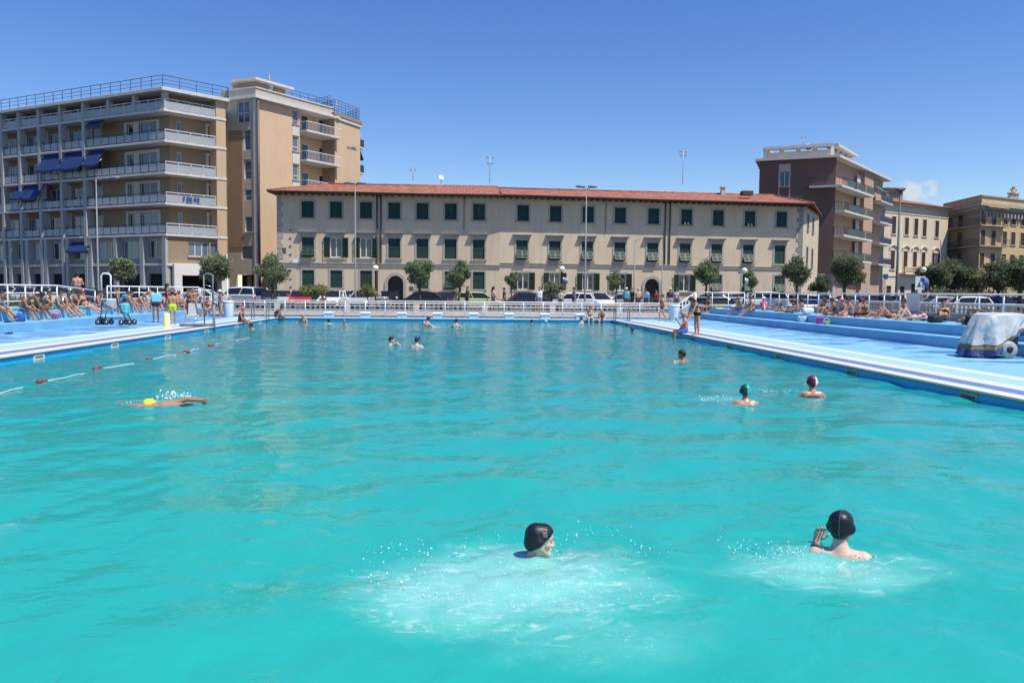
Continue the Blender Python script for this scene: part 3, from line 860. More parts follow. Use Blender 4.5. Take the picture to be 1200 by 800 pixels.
# first floor front wall with wide windows, and the dark shop openings below it
ups = [(-30,-16),(-8,11),(16,30),(36,52),(58,77),(83,104),(111,133),(140,164),(171,194)]
hs = []; 
for (p0,p1) in ups:
    hs.append((fL.U(p0,300), fL.U(p1,300), lev[0]+.75, lev[1]-.35))
gh = [(fL.U(p0,325), min(fL.len-.5,fL.U(p1,325)), STREET, lev[0]-.75) for p0,p1 in ups]
f3 = fL.shifted(-.35)
mb = MB(); wall_holes(mb, f3.len, lev[1], hs+gh, .25, STREET); A.local(f3, 'wall', mb, mat('render_grey', (.30,.29,.275), .85, var=.08, scale=.7, stain=.2))
for i,(a,b_,c,d) in enumerate(hs): plain_window(A, f3, (a+b_)/2, c, b_-a-.02, d-c, .2, M_frame, 2, 0, M_glass_blue if i%2 else M_glass, True, i%3==0)
for (a,b_,c,d) in gh:
    mb = MB(); mb.box(a,b_,.24,.27,c,d)  # near-black slatted sheet puts the darkness inside the opening into its colour
    for i in range(4): mb.box(a,b_,.20,.24,d-.12-.4*i-.05,d-.12-.4*i)
    A.local(f3, 'shop_dark_fill', mb, M_dark)
f4 = fR.shifted(-.12)
hR = [(f4.U(221,293),f4.U(245,293),lev[0]+1.0,lev[1]-.45),(f4.U(247,293),f4.U(258,293),lev[0]+1.0,lev[1]-.45)]
mb = MB(); wall_holes(mb, f4.len, lev[1], hR, .2, lev[0]); A.local(f4, 'wall', mb, M_tan)
for (a,b_,c,d) in hR: plain_window(A, f4, (a+b_)/2, c, b_-a-.02, d-c, .16, M_frame, 2 if b_-a > 2 else 0, 0, M_glass_blue, True, False)
# the white portal at the corner
mb = MB(); z1 = lev[0]
for p0,p1 in ((202.5,212),(258,267)):
    mb.box(fR.U(p0,320),fR.U(p1,320),-.35,1.0,STREET,z1-.9)
mb.box(fR.U(202.5,320),fR.U(267,320),-.35,1.0,z1-.9,z1+.25)
A.local(fR, 'portal', mb, mat('portal_white', (.66,.64,.59), .7, var=.05, stain=.15), bevel=.03)
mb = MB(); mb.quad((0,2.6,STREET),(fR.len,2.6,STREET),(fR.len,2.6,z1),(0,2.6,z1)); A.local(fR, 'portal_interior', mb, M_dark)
# sunlit end pier on the right face
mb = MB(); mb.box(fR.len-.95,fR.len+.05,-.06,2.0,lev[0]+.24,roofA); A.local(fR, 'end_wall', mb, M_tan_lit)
mb = MB(); mb.quad((*pr,STREET),(*(pr+backd),STREET),(*(pr+backd),roofA),(*pr,roofA)); A.world('wall', mb, M_tan)
mb = MB(); mb.quad((*core[0],0),(*(Vector(core[0])+backd),0),(*(Vector(core[0])+backd),roofA),(*core[0],roofA)); A.world('wall', mb, M_tan)
# roof slab, fascia, terrace rail
mb = MB(); mb.prism(off_poly(fpA, .45), roofA, roofA+.32); rfA = A.world('roof', mb, M_slab, bevel=.03)
mb = MB(); rp_ = off_poly(fpA, .35)
for i in (4,0,1,2):
    a, b_ = Vector(rp_[i-1] if i == 0 else rp_[i]), Vector(rp_[i] if i == 0 else rp_[(i+1)%5])
for (a,b_) in ((rp_[0],rp_[1]),(rp_[1],rp_[2]),(rp_[2],rp_[3])):
    a, b_ = Vector(a), Vector(b_); zr = roofA+.32
    for h in (.35,.70,1.08): mb.tube([(*a,zr+h),(*b_,zr+h)], .022 if h < 1 else .035, 5)
    n = int((b_-a).length/1.4)
    for i in range(n+1):
        p = a+(b_-a)*i/n; mb.cyl((*p,zr),(*p,zr+1.08),.028,n=5)
A.world('roof_railing', mb, M_raildark)
# blue awnings: sloping cloth with a valance and its arms
for (p0,p1,k,drop,out) in ((50.5,74.5,4,1.75,1.1),(76,101.5,4,1.75,1.1),(103.5,121,4,1.6,1.0),(17,31.5,3,1.35,.9),(32,50,3,1.45,.9),(80,104.5,1,.95,.8),(104,122,5,.45,.5)):
    ztop = lev[k]-.05 if k != 1 else lev[1]-.3
    f = fL; u0,u1 = f.U(p0,200), f.U(p1,200)
    mb = MB(); y0 = .25; n = 8
    for i in range(n):
        a, b_ = u0+(u1-u0)*i/n, u0+(u1-u0)*(i+1)/n
        t0, t1 = i/n, (i+1)/n; sag = lambda t: .07*math.sin(math.pi*t)
        mb.quad((a,y0,ztop),(b_,y0,ztop),(b_,y0-out,ztop-drop-sag(t1)),(a,y0-out,ztop-drop-sag(t0)))
        mb.quad((a,y0-out,ztop-drop-sag(t0)),(b_,y0-out,ztop-drop-sag(t1)),(b_,y0-out,ztop-drop-.22-sag(t1)),(a,y0-out,ztop-drop-.22-sag(t0)))
    ao = A.local(f, 'awning', mb, M_awn)
    for u in (u0+.06,u1-.06):
        mb = MB(); mb.cyl((u,y0,ztop-.7),(u,y0-out+.02,ztop-drop+.02),.025,n=5); sub('awning_arm', mb.mesh('awning_arm', M_metal), ao)
# washing and chairs on the balconies
u,z = fR.uz(226,234); mb = MB()
for i in range(5): mb.box(u-1.0+i*.36,u-1.0+i*.36+.20+.1*(i%2),-.07,-.04,z-.12-.13*(i%3),z+.22)
A.local(fR, 'washing', mb, mat('washing_blue', (.05,.09,.30), .9, var=.6, scale=8))

# ================================================================ tan apartment tower behind it
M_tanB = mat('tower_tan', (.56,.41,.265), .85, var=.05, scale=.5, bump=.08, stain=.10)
M_cream = mat('tower_cream', (.46,.42,.355), .8, var=.06, scale=.6, stain=.2)
pb0 = Vector((x_at(263,89.5),89.5)); pb1 = Vector((x_at(302,87.5),87.5)); pb2 = Vector((x_at(392,96.6),96.6))
fBL, fBR = Face(pb0,pb1), Face(pb1,pb2)
B = Bld('apartment_tower', 'tan apartment tower with a plain sunlit wall behind the long house', 'apartment block', (pb1.x, pb1.y))
zB = fBR.uz(303,117)[1]
# left face: cream, stacked stair windows, tan panel
Bw = [(287,295,152,176),(287,295.5,187,210),(287.5,295.5,222,235),(287.5,296,254,272),(283,296,288,304)]
holes = [(fBL.U(a),fBL.U(b_),fBL.uz(290,d)[1],fBL.uz(290,c)[1]) for a,b_,c,d in Bw] + [(fBL.U(280),fBL.U(294),fBL.uz(290,143)[1],fBL.uz(290,118)[1])]
gB = (fBL.U(277,330),fBL.U(299,330),STREET,fBL.uz(290,322)[1])
mb = MB(); wall_holes(mb, fBL.len, zB, holes+[gB], .2, STREET); B.local(fBL, 'wall', mb, M_cream)
for i,(a,b_,c,d) in enumerate(holes):
    plain_window(B, fBL, (a+b_)/2, c, b_-a-.02, d-c, .15, M_frame, 1 if i==5 else 0, (d-c)*.45 if i in (5,1,2) else 0, M_glass_blue, i==3, False)
mb = MB(); mb.box(fBL.U(270),fBL.U(285.5),-.06,-.003,fBL.uz(280,290)[1],fBL.uz(280,153)[1]); B.local(fBL, 'wall_panel', mb, M_tan)
mb = MB(); mb.box(gB[0],gB[1],.9,.95,gB[2],gB[3]); B.local(fBL, 'shop_opening', mb, M_dark)
u,z = fBL.uz(293.5,330); mb = MB(); mb.box(u-.28,u+.28,.80,.84,z-.7,z+.75); B.local(fBL, 'poster', mb, mat('poster_yellow', (.62,.47,.10), .6))
mb = MB(); mb.box(fBL.len-.30,fBL.len+.12,-.10,.02,STREET,zB); B.local(fBL, 'corner_strip', mb, M_slab)
mb = MB(); mb.cyl((fBL.len+.34,-.06,STREET),(fBL.len+.34,-.06,zB),.13,n=8); B.local(fBL, 'downpipe', mb, M_pipe)
# right face: solid lit wall, a column of windows, recessed balconies
uw0,uw1 = fBR.U(343,180),fBR.U(350,180); ur0,ur1 = fBR.U(351.5,180), fBR.U(392.5,180)
winB = [(fBR.uz(346,d)[1],fBR.uz(346,c)[1]) for c,d in ((129,146),(160,177.5),(193,211),(226,243))]
mb = MB(); wall_holes(mb, ur0, zB, [(uw0,uw1,a,b_) for a,b_ in winB], .14, STREET); B.local(fBR, 'wall', mb, M_tanB)
for a,b_ in winB: plain_window(B, fBR, (uw0+uw1)/2, a, uw1-uw0-.03, b_-a, .12, M_frame, 0, (b_-a)*.3, M_glass_blue, True, False)
for i in range(3):
    mb = MB(); mb.box(uw0-.05,uw1+.1,-.05,-.003,winB[i+1][1]+.1,winB[i][0]-.12); B.local(fBR, 'spandrel', mb, M_slab)
fBi = fBR.shifted(-1.7)
mb = MB(); wall_holes(mb, ur1, zB, [], .1, STREET); mb.quad((ur0,0,STREET),(ur0,-1.7,STREET),(ur0,-1.7,zB),(ur0,0,zB)); B.local(fBi, 'wall', mb, M_tanB)
slabB = [fBR.uz(370,y)[1] for y in (158,191.5,225,259)]
for z in slabB:
    mb = MB(); mb.box(ur0+.02,ur1,-1.1,1.69,z-.12,z+.10); B.local(fBR, 'balcony_slab', mb, M_slab)
    mb = MB()
    mb.box(ur0+.05,ur1,-1.08,-1.04,z+1.02,z+1.08)
    for i in range(26):
        u = ur0+.06+(ur1-ur0-.1)*i/25; mb.box(u-.012,u+.012,-1.07,-1.05,z+.1,z+1.02)
    mb.box(ur0+.05,ur0+.09,-1.06,-.02,z+1.02,z+1.08)
    B.local(fBR, 'balcony_railing', mb, M_railw)
    for q in (.42,.86):
        u = ur0+(ur1-ur0)*q
        plain_window(B, fBi, u, z+.12, 1.1, 2.2, -.03, M_frame, 0, 0, M_glass, False, q > .5)
# roof: cornice, parapet, set-back attic, rails
topB = [tuple(pb0), tuple(pb1), tuple(pb2), tuple(pb2+Vector((-9,8))), tuple(pb0+Vector((-3,14)))]
mb = MB(); mb.prism(off_poly(topB,.55), zB, zB+.30); B.world('cornice', mb, M_slab, bevel=.03)
mb = MB(); mb.prism(off_poly(topB,.1), zB+.302, zB+1.15); B.world('parapet', mb, M_cream)
mb = MB(); mb.prism(off_poly(topB,.2), zB+1.152, zB+1.27); B.world('parapet_coping', mb, M_slab)
att = off_poly([topB[0],topB[1],tuple(pb1+(pb2-pb1)*.62),tuple(pb1+(pb2-pb1)*.62+Vector((-8,6))),topB[4]], -1.6)
mb = MB(); mb.prism(att, zB+.3, zB+2.35); B.world('attic', mb, M_tan)
mb = MB(); mb.prism(off_poly(att,.7), zB+2.352, zB+2.62); B.world('attic_roof', mb, M_slab)
mb = MB()
def rail_line(mb, pts, z, h, n_r=3, sp=1.0, r=.025):
    for a,b_ in zip(pts[:-1],pts[1:]):
        a,b_ = Vector(a),Vector(b_); n = max(1,int((b_-a).length/sp))
        for k in range(n_r): mb.tube([(*a,z+h*(k+1)/n_r),(*b_,z+h*(k+1)/n_r)], r, 5)
        for i in range(n+1):
            p = a+(b_-a)*i/n; mb.cyl((*p,z),(*p,z+h),r,n=5)
rail_line(mb, off_poly(topB,-.1)[1:4], zB+1.27, .75, 2, 1.2)
rail_line(mb, off_poly(topB,-.3)[2:4], zB+1.27, 1.4, 4, .5)
B.world('roof_railing', mb, M_raildark)
# second volume, right of the balconies
pc0 = Vector((x_at(393,96.2),96.2)); pc1 = Vector((x_at(422.5,101.0),101.0)); fB2 = Face(pc0,pc1)
zB2 = fB2.uz(394,140)[1]
mb = MB(); wall_holes(mb, fB2.len, zB2, [], .1, STREET); B.local(fB2, 'wall', mb, M_tanB)
fB3 = Face(pc0+Vector((-3.0,2.2)), pc0); mb = MB(); wall_holes(mb, fB3.len, zB2, [], .1, STREET); B.local(fB3, 'wall', mb, M_tan)
pc2 = pc1+Vector((-6,8))
t2 = [tuple(pc0),tuple(pc1),tuple(pc2),tuple(pc0+Vector((-7,8)))]
mb = MB(); mb.prism(off_poly(t2,.14), zB2, zB2+.4); B.world('cornice', mb, M_slab)
mb = MB(); mb.prism(off_poly(t2,.22), zB2+.402, zB2+.75); B.world('parapet', mb, M_tan)
mb = MB(); rail_line(mb, [off_poly(t2,-.1)[3]]+off_poly(t2,-.1)[:3], zB2+.75, 1.55, 5, .7); B.world('roof_railing', mb, M_raildark)
for y,aw in ((172,1),(202,0)):
    u,z = fB2.uz(421,y); mb = MB(); mb.box(fB2.len+.01,fB2.len+1.0,.1,2.6,z-.12,z+.08); o = B.local(fB2,'balcony_slab',mb,M_slab)
    mb = MB(); mb.box(fB2.len+.95,fB2.len+1.0,.1,2.6,z+.09,z+1.0); mb.box(fB2.len+.02,fB2.len+.95,.1,.14,z+.09,z+1.0); B.local(fB2,'balcony_railing',mb,M_raildark)
    if aw:
        mb = MB(); mb.quad((fB2.len+.1,.1,z-.2),(fB2.len+.1,2.6,z-.2),(fB2.len+.95,2.6,z-1.5),(fB2.len+.95,.1,z-1.5)); B.local(fB2,'awning',mb,M_raildark)
# faint dark marks scratched on the wall
mb = MB(); rg = random.Random(4)
for i in range(16):
    u,z = fB2.uz(405.5+rg.random()*11, 172.5+rg.random()*3.6); w = .15+.35*rg.random(); mb.box(u-w,u+w,-.012,-.004,z-.03,z+.03)
B.local(fB2, 'wall_marks', mb, mat('mark_grey', (.16,.14,.13), .9))
p = at_y(314,101,91); dish(B, (p.x,91,p.z-.15), .55, (.3,-1,.3), 1.6); dish(B, (p.x+.1,90.6,p.z-1.35), .4, (.4,-1,.3), .9); antenna(B, p.x+.1, 91.3, p.z-.8, 2.2, ((.9,.3),(.75,.25)))
p = at_y(393,130,98); antenna(B, p.x, 99, p.z-.5, 2.0, ((.9,.35),))

# ================================================================ brown apartment block on the right
M_brown = mat('brick_brown', (.165,.10,.082), .85, var=.10, scale=.6, bump=.15, bscale=20, stain=.15)
M_pink = mat('render_pink', (.44,.29,.215), .85, var=.07, scale=.6, stain=.15)
M_cream2 = mat('render_cream', (.50,.43,.35), .85, var=.06, scale=.6, stain=.15)
pd0 = Vector((x_at(886,100.0),100.0)); pd1 = Vector((x_at(975,96.0),96.0)); pd2 = Vector((x_at(1035,115.0),115.0))
fDL, fDR = Face(pd0,pd1), Face(pd1,pd2)
D = Bld('apartment_block', 'reddish brown apartment block with a roof pergola and cream balconies on its right', 'apartment block', (pd1.x,pd1.y))
zD = fDL.uz(974,185)[1]
hD = [(fDL.U(911),fDL.U(922),fDL.uz(916,219)[1],fDL.uz(916,202)[1])]
mb = MB(); wall_holes(mb, fDL.len, zD, hD, .15, STREET+4.0); B_ = D.local(fDL, 'wall', mb, M_brown)
a,b_,c,d = hD[0]; plain_window(D, fDL, (a+b_)/2, c, b_-a-.03, d-c, .12, M_frame, 1, 0, M_glass, True)
mb = MB(); mb.box(a-.05,b_+.05,-.05,-.003,d+.05,zD-.5); mb.box(a-.15,a-.02,-.05,-.003,STREET+4,zD-.5); mb.box(b_+.02,b_+.15,-.05,-.003,STREET+4,zD-.5); D.local(fDL,'window_strip',mb,M_cream2)
mb = MB(); mb.box(0,fDL.len,0,.3,STREET,STREET+3.98); D.local(fDL,'ground_floor',mb,mat('ground_grey', (.17,.165,.16), .8, var=.1))
uE = fDR.U(1012,240); uE2 = fDR.U(1022.5,240)
fDi = fDR.shifted(-.9)
flD = [fDR.uz(976,y)[1] for y in (304,275.5,246.5,217.5)]
hDR = []
for z in flD:
    for q in (.25,.62): hDR.append((uE*q-.55,uE*q+.55,z+.12,z+2.3))
mb = MB(); wall_holes(mb, uE, zD, hDR, .12, STREET); D.local(fDi,'wall',mb,M_cream2)
for (a,b_,c,d) in hDR: plain_window(D, fDi, (a+b_)/2, c, b_-a-.03, d-c, .1, M_frame, 1, 0, M_glass, False, True)
mb = MB(); mb.box(uE,uE2,-.05,.9,STREET,zD); D.local(fDR,'pilaster',mb,M_pink)
mb = MB(); wall_holes(mb, fDR.len, zD, [(uE2+1.2,uE2+2.6,z+.3,z+2.4) for z in flD], .15, STREET); D.local(fDR.shifted(-.6),'wall',mb,M_pink)
for z in flD: plain_window(D, fDR.shifted(-.6), uE2+1.9, z+.3, 1.37, 2.1, .12, M_frame, 1, 0, M_glass, False)
for z in flD:
    mb = MB(); ucl = [( -1.75+0, .0)]
    # slab wraps the corner onto the left face
    P_ = [pd1 - fDL.u*3.0, pd1 - fDL.u*3.0 + fDL.n*.9, pd1 + fDL.n*.9 + fDR.n*.75, pd1 + fDR.u*uE + fDR.n*1.3, pd1 + fDR.u*uE - fDR.n*.89, pd1 - fDR.n*.8]
    if z != flD[3]: P_ = [pd1 + fDR.n*.02, pd1 + fDR.n*1.1 + fDR.u*.2, pd1 + fDR.u*uE + fDR.n*1.3, pd1 + fDR.u*uE - fDR.n*.89, pd1 - fDR.n*.8 + fDR.u*.1]
    mb.prism([tuple(p) for p in P_], z-.14, z+.10); D.world('balcony_slab', mb, M_slab)
    mb = MB()
    line = [P_[0],P_[1],P_[2],P_[3]] if z == flD[3] else [P_[0],P_[1],P_[2]]
    for a,b_ in zip(line[:-1],line[1:]):
        n = max(2,int((b_-a).length/.28))
        mb.tube([(*a,z+1.08),(*b_,z+1.08)],.035,5)
        for i in range(n+1):
            p = a+(b_-a)*i/n; mb.cyl((*p,z+.1),(*p,z+1.08),.018,n=4)
    D.world('balcony_railing', mb, mat('rail_green_dark', (.03,.04,.04), .5))
    mb = MB(); a, b_ = line[-2], line[-1]
    for i in range(3):
        p = a+(b_-a)*(.15+.3*i); q = a+(b_-a)*(.15+.3*i+.26); mb.quad((*p,z+.2),(*q,z+.2),(*q,z+.95),(*p,z+.95))
    D.world('railing_panel', mb, mat('panel_greenish', (.09,.12,.11), .5))
    mb = MB(); mb.box(uE2+.9,fDR.len,-.9,.58,z-.12,z+.08); D.local(fDR,'balcony_slab',mb,M_slab)
    mb = MB(); mb.box(uE2+.9,fDR.len,-.9,-.86,z+.95,z+1.02); mb.box(uE2+.9,fDR.len,-.88,-.87,z+.15,z+.9); D.local(fDR,'balcony_railing',mb,M_raildark)
    # white blinds that hang in the loggia openings
    mb = MB(); u = uE*.86; mb.box(u-.9,u+.8,.2,.23,z+.4,z+2.7); D.local(fDR,'blind',mb,M_slab)
u,z = fDR.uz(1027,226); mb = MB(); mb.quad((u-1.6,-.05,z+.9),(u+2.2,-.05,z+.9),(u+2.2,-1.1,z+.1),(u-1.6,-1.1,z+.1)); D.local(fDR,'awning',mb,mat('awning_green', (.04,.16,.08), .7))
tD = [tuple(pd0),tuple(pd1),tuple(pd2),tuple(pd2+Vector((-10,6))),tuple(pd0+Vector((5.5,12)))]
mb = MB(); mb.quad((*pd0,0),(*tD[4],0),(*tD[4],zD),(*pd0,zD)); D.world('wall', mb, M_brown)
mb = MB(); mb.prism(off_poly(tD,.5), zD, zD+.28); D.world('roof', mb, M_slab)
mb = MB(); mb.prism(off_poly(tD,-.9), zD+.282, zD+1.15); D.world('parapet', mb, M_cream2)
zP = fDL.uz(930,170.5)[1]
pg = [tuple(pd0+fDL.u*.6-fDL.n*1.2), tuple(pd1-fDL.u*.6-fDL.n*1.2), tuple(pd1+fDR.u*11-fDR.n*1.2), tuple(pd1+fDR.u*11-fDR.n*6), tuple(pd0+fDL.u*.8-fDL.n*7)]
mb = MB()
def beam(mb,a,b_,z0,z1,t):
    a,b_ = Vector(a),Vector(b_); n = Vector((-(b_-a).y,(b_-a).x)).normalized()*t; mb.prism([tuple(a+n),tuple(a-n),tuple(b_-n),tuple(b_+n)][::-1], z0, z1)
beam(mb,pg[0],pg[1],zP-.2,zP+.12,.55); beam(mb,Vector(pg[1])+fDR.u*.02,pg[2],zP-.202,zP+.118,.8); beam(mb,pg[4],pg[0],zP-.204,zP+.116,.4)
for i in range(5):
    p = Vector(pg[0])+(Vector(pg[1])-Vector(pg[0]))*i/4; mb.box(p.x-.22,p.x+.22,p.y-.2,p.y+.2,zD+.28,zP-.2)
for i in range(1,4):
    p = Vector(pg[1])+(Vector(pg[2])-Vector(pg[1]))*i/4; mb.box(p.x-.2,p.x+.2,p.y-.2,p.y+.2,zD+.28,zP-.2)
D.world('pergola', mb, M_slab)
mb = MB(); 
for q0,q1 in ((.2,.42),(.5,.62),(.68,.9)):
    a = pd0+(pd1-pd0)*q0-fDL.n*3.5; b_ = pd0+(pd1-pd0)*q1-fDL.n*3.5; beam(mb,a,b_,zD+.3,zP-.5,.6)
D.world('roof_cabin', mb, mat('cabin_dark', (.07,.065,.065), .7, var=.2))
p = Vector(pd0+(pd1-pd0)*.55-fDL.n*3); dish(D, (p.x,p.y-1.5,zP-.05), .45, (-.2,-1,.3), .9); antenna(D, p.x, p.y, zP, 1.6, ((.9,.3),))
# the row of pale canes / fence pickets at its foot is a thing of its own (see street)

# ================================================================ cream villa with a red roof
M_villa = mat('villa_cream', (.60,.53,.40), .85, var=.05, scale=.6, bump=.08, stain=.12)
pe0 = Vector((x_at(1033.5,118.0),118.0)); pe1 = Vector((x_at(1107.5,126.5),126.5)); fE = Face(pe0,pe1)
E = Bld('villa', 'cream three storey villa with arched window hoods, brown shutters and a low red roof', 'house', (pe0.x,pe0.y))
zE = fE.uz(1036,236)[1]
colE = [1046,1061,1072,1082,1096.5]
zr2 = (fE.uz(1046,274)[1], fE.uz(1046,253.5)[1]); zr1 = (fE.uz(1046,317)[1]+.2, fE.uz(1046,293.5)[1]); wE = 1.05
holes = []
for px in colE:
    holes.append((fE.U(px)-wE/2,fE.U(px)+wE/2,*zr2)); holes.append((fE.U(px)-wE/2,fE.U(px)+wE/2,*zr1))
gE = [(fE.U(px)-.62,fE.U(px)+.62,STREET,STREET+2.9) for px in (1043,1059,1086,1100)] + [(fE.U(1068,330),fE.U(1076,330),STREET,STREET+3.3)]
mb = MB(); wall_holes(mb, fE.len, zE, holes+gE, .15, 0); E.local(fE,'wall',mb,M_villa)
for px in colE:
    shutter_window(E, fE, fE.U(px), zr2[0], wE, zr2[1]-zr2[0], 'closed', True, False, .1, M_shutter_b, M_villa)
    o = shutter_window(E, fE, fE.U(px), zr1[0], wE, zr1[1]-zr1[0], 'closed' if px < 1090 else 'open', True, False, .1, M_shutter_b, M_villa)
    mb = MB(); n = 10; h = zr1[1]-zr1[0]+.3
    for i in range(n):
        a0,a1 = math.pi*i/n, math.pi*(i+1)/n; q = lambda r,a,y: (r*math.cos(a), y, h+.62*r*math.sin(a))
        mb.add([q(.8,a0,-.22),q(1.02,a0,-.22),q(1.02,a1,-.22),q(.8,a1,-.22),q(.8,a0,0),q(1.02,a0,0),q(1.02,a1,0),q(.8,a1,0)],[(0,1,2,3),(1,5,6,2),(0,3,7,4)])
    sub('window_hood', mb.mesh('window_hood', M_villa), o)
for (a,b_,c,d) in gE:
    mb = MB(); mb.box(a,b_,.13,.16,c,d); dr = E.local(fE,'door',mb,M_dark); mb = MB(); mb.box(a+.06,(a+b_)/2-.02,.10,.128,c+.05,d-.4); mb.box((a+b_)/2+.02,b_-.06,.10,.128,c+.05,d-.4); sub('door_leaf',mb.mesh('door_leaf',M_shutter_b),dr)
zb = fE.uz(1068,320)[1]
mb = MB(); mb.box(fE.U(1053.5),fE.U(1086),-1.2,0,zb-.3,zb); E.local(fE,'balcony_slab',mb,M_villa,bevel=.03)
mb = MB(); u0,u1 = fE.U(1053.5),fE.U(1086); mb.box(u0,u1,-1.2,-1.0,zb+.75,zb+.92)
n = 26
for i in range(n): 
    u = u0+.12+(u1-u0-.24)*i/(n-1); mb.lathe([(.05,0),(.09,.2),(.04,.5),(.06,.75)],(u,-1.1,zb),6)
for u in (u0,(u0+u1)/2,u1): mb.box(u-.13,u+.13,-1.22,-.98,zb+.001,zb+.94)
E.local(fE,'balcony_balustrade',mb,M_villa)
for nm_,y_,z0_,z1_ in (('string_course',-.12,zb-.6,zb-.35),('cornice',-.3,zE-.35,zE),('string_course',-.08,zE-1.6,zE-1.45)):
    mb = MB(); mb.box(0,fE.len,y_,0,z0_,z1_); E.local(fE,nm_,mb,M_villa)
mb = MB()
for i in range(8): mb.box(0,.7 if i%2 else .5,-.05,0,STREET+i*.5,STREET+i*.5+.42)
E.local(fE,'corner_quoins',mb,mat('quoin_ochre', (.42,.34,.22), .85, var=.1))
pe2 = pe1+Vector((1,12)); pe3 = pe0+Vector((2.5,12))
mb = MB(); hip_roof(mb, off_poly([tuple(pe0),tuple(pe1),tuple(pe2),tuple(pe3)],.8), zE+.02, 1.5, 4); E.world('roof',mb,M_tile_old)
mb = MB(); mb.quad((*pe0,0),(*pe3,0),(*pe3,zE),(*pe0,zE)); mb.quad((*pe1,0),(*pe1,zE),(*pe2,zE),(*pe2,0)); E.world('wall',mb,M_villa)
p = at_y(1046,229,123); mb = MB(); mb.box(p.x-1.4,p.x+1.4,122.5,125,p.z-2,p.z+.9); tq = E.world('roof_turret',mb,M_pink)
mb = MB(); mb.box(p.x-1.7,p.x+1.7,122.2,125.3,p.z+.9,p.z+1.1); sub('turret_roof',mb.mesh('turret_roof',M_tile_old,world_loc(E.e)),tq)
mb = MB()
for q in (-.7,.1): mb.box(p.x+q,p.x+q+.7,122.45,122.49,p.z-.35,p.z+.45)
sub('pane',mb.mesh('pane',M_glass,world_loc(E.e)),tq)

# ================================================================ yellow palazzo at the right edge
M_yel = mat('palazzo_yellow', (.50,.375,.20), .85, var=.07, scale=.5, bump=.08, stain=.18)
M_yel_shade = mat('palazzo_shade', (.27,.245,.20), .85, var=.10, scale=.6, stain=.3)  # greyed copy of the yellow, shade of the left face put into the colour
pf0 = Vector((x_at(1104,133.0),133.0)); pf1 = Vector((x_at(1146,121.0),121.0)); pf2 = Vector((x_at(1262,134.0),134.0))
fFL, fFR = Face(pf0,pf1), Face(pf1,pf2)
Fb = Bld('palazzo', 'ochre yellow palazzo with a heavy cornice and railed corner balconies above the dark trees', 'house', (pf1.x,pf1.y))
zF = fFR.uz(1147,241)[1]
hF = []; 
lvl = [fFR.uz(1160,y)[1] for y in (313,286,262)]      # sills of three storeys
colsR = [1150.5,1163,1176,1186,1197,1208,1220,1232,1246]
for z in lvl:
    for px in colsR: hF.append((fFR.U(px)-.6,fFR.U(px)+.6,z-(.25 if px<1170 else -.1),z+2.15))
mb = MB(); wall_holes(mb, fFR.len, zF, hF, .16, 0); Fb.local(fFR,'wall',mb,M_yel)
for (a,b_,c,d) in hF: shutter_window(Fb, fFR, (a+b_)/2, c, 1.2, d-c, 'closed', True, False, .1, M_shutter_b, M_yel)
hF = [(fFL.U(px)-.75,fFL.U(px)+.75,z-.1,z+2.2) for z in lvl for px in (1112,1124)]
mb = MB(); wall_holes(mb, fFL.len, zF, hF, .16, 0); Fb.local(fFL,'wall',mb,M_yel_shade)
for (a,b_,c,d) in hF: shutter_window(Fb, fFL, (a+b_)/2, c, 1.5, d-c, 'closed', False, False, .1, M_shutter_b, M_yel_shade)
for z in lvl[1:]:
    zz = z-.3; a = fFL.len
    P_ = [pf0+fFL.n*.02, pf0+fFL.n*.9, pf1+fFL.n*.9+fFR.n*1.0, pf1+fFR.u*6.2+fFR.n*1.2, pf1+fFR.u*6.2+fFR.n*.02, pf1+fFL.n*.02+fFR.n*.02]
    mb = MB(); mb.prism([tuple(p) for p in P_], zz-.18, zz); Fb.world('balcony_slab',mb,M_trim)
    mb = MB(); line = P_[1:5]
    for a,b_ in zip(line[:-1],line[1:]):
        n = max(2,int((b_-a).length/.3)); mb.tube([(*a,zz+1.0),(*b_,zz+1.0)],.04,5)
        for i in range(n+1): p = a+(b_-a)*i/n; mb.cyl((*p,zz),(*p,zz+1.0),.022,n=4)
    Fb.world('balcony_railing',mb,mat('rail_grey', (.14,.14,.135), .5))
u = fFR.U(1150); z = lvl[2]+2.5
mb = MB(); mb.quad((fFR.U(1148),-.05,z+.5),(fFR.U(1172),-.05,z+.5),(fFR.U(1172),-1.2,z-.1),(fFR.U(1148),-1.2,z-.1)); Fb.local(fFR,'awning',mb,mat('awning_orange', (.55,.25,.12), .7))
tF = [tuple(pf0),tuple(pf1),tuple(pf2),tuple(pf2+Vector((-8,10))),tuple(pf0+Vector((6,10)))]
for i,(o_,a,b_) in enumerate(((.25,-1.3,-.9),(.6,-.898,-.45),(1.0,-.448,0))):
    mb = MB(); mb.prism(off_poly(tF,o_), zF+a+.4, zF+b_+.4); Fb.world('cornice',mb,M_trim if i else M_yel_shade)
mb = MB()
for i in range(30): mb.box(fFR.len*(i+.3)/30,fFR.len*(i+.7)/30,-.55,0,zF-1.6,zF-.92)
Fb.local(fFR,'cornice_brackets',mb,M_trim)
mb = MB(); mb.prism(off_poly(tF,.15), zF+.402, zF+1.5); Fb.world('parapet',mb,M_yel)
mb = MB(); mb.prism(off_poly(tF,.35), zF+1.502, zF+1.7); Fb.world('parapet_coping',mb,M_trim)
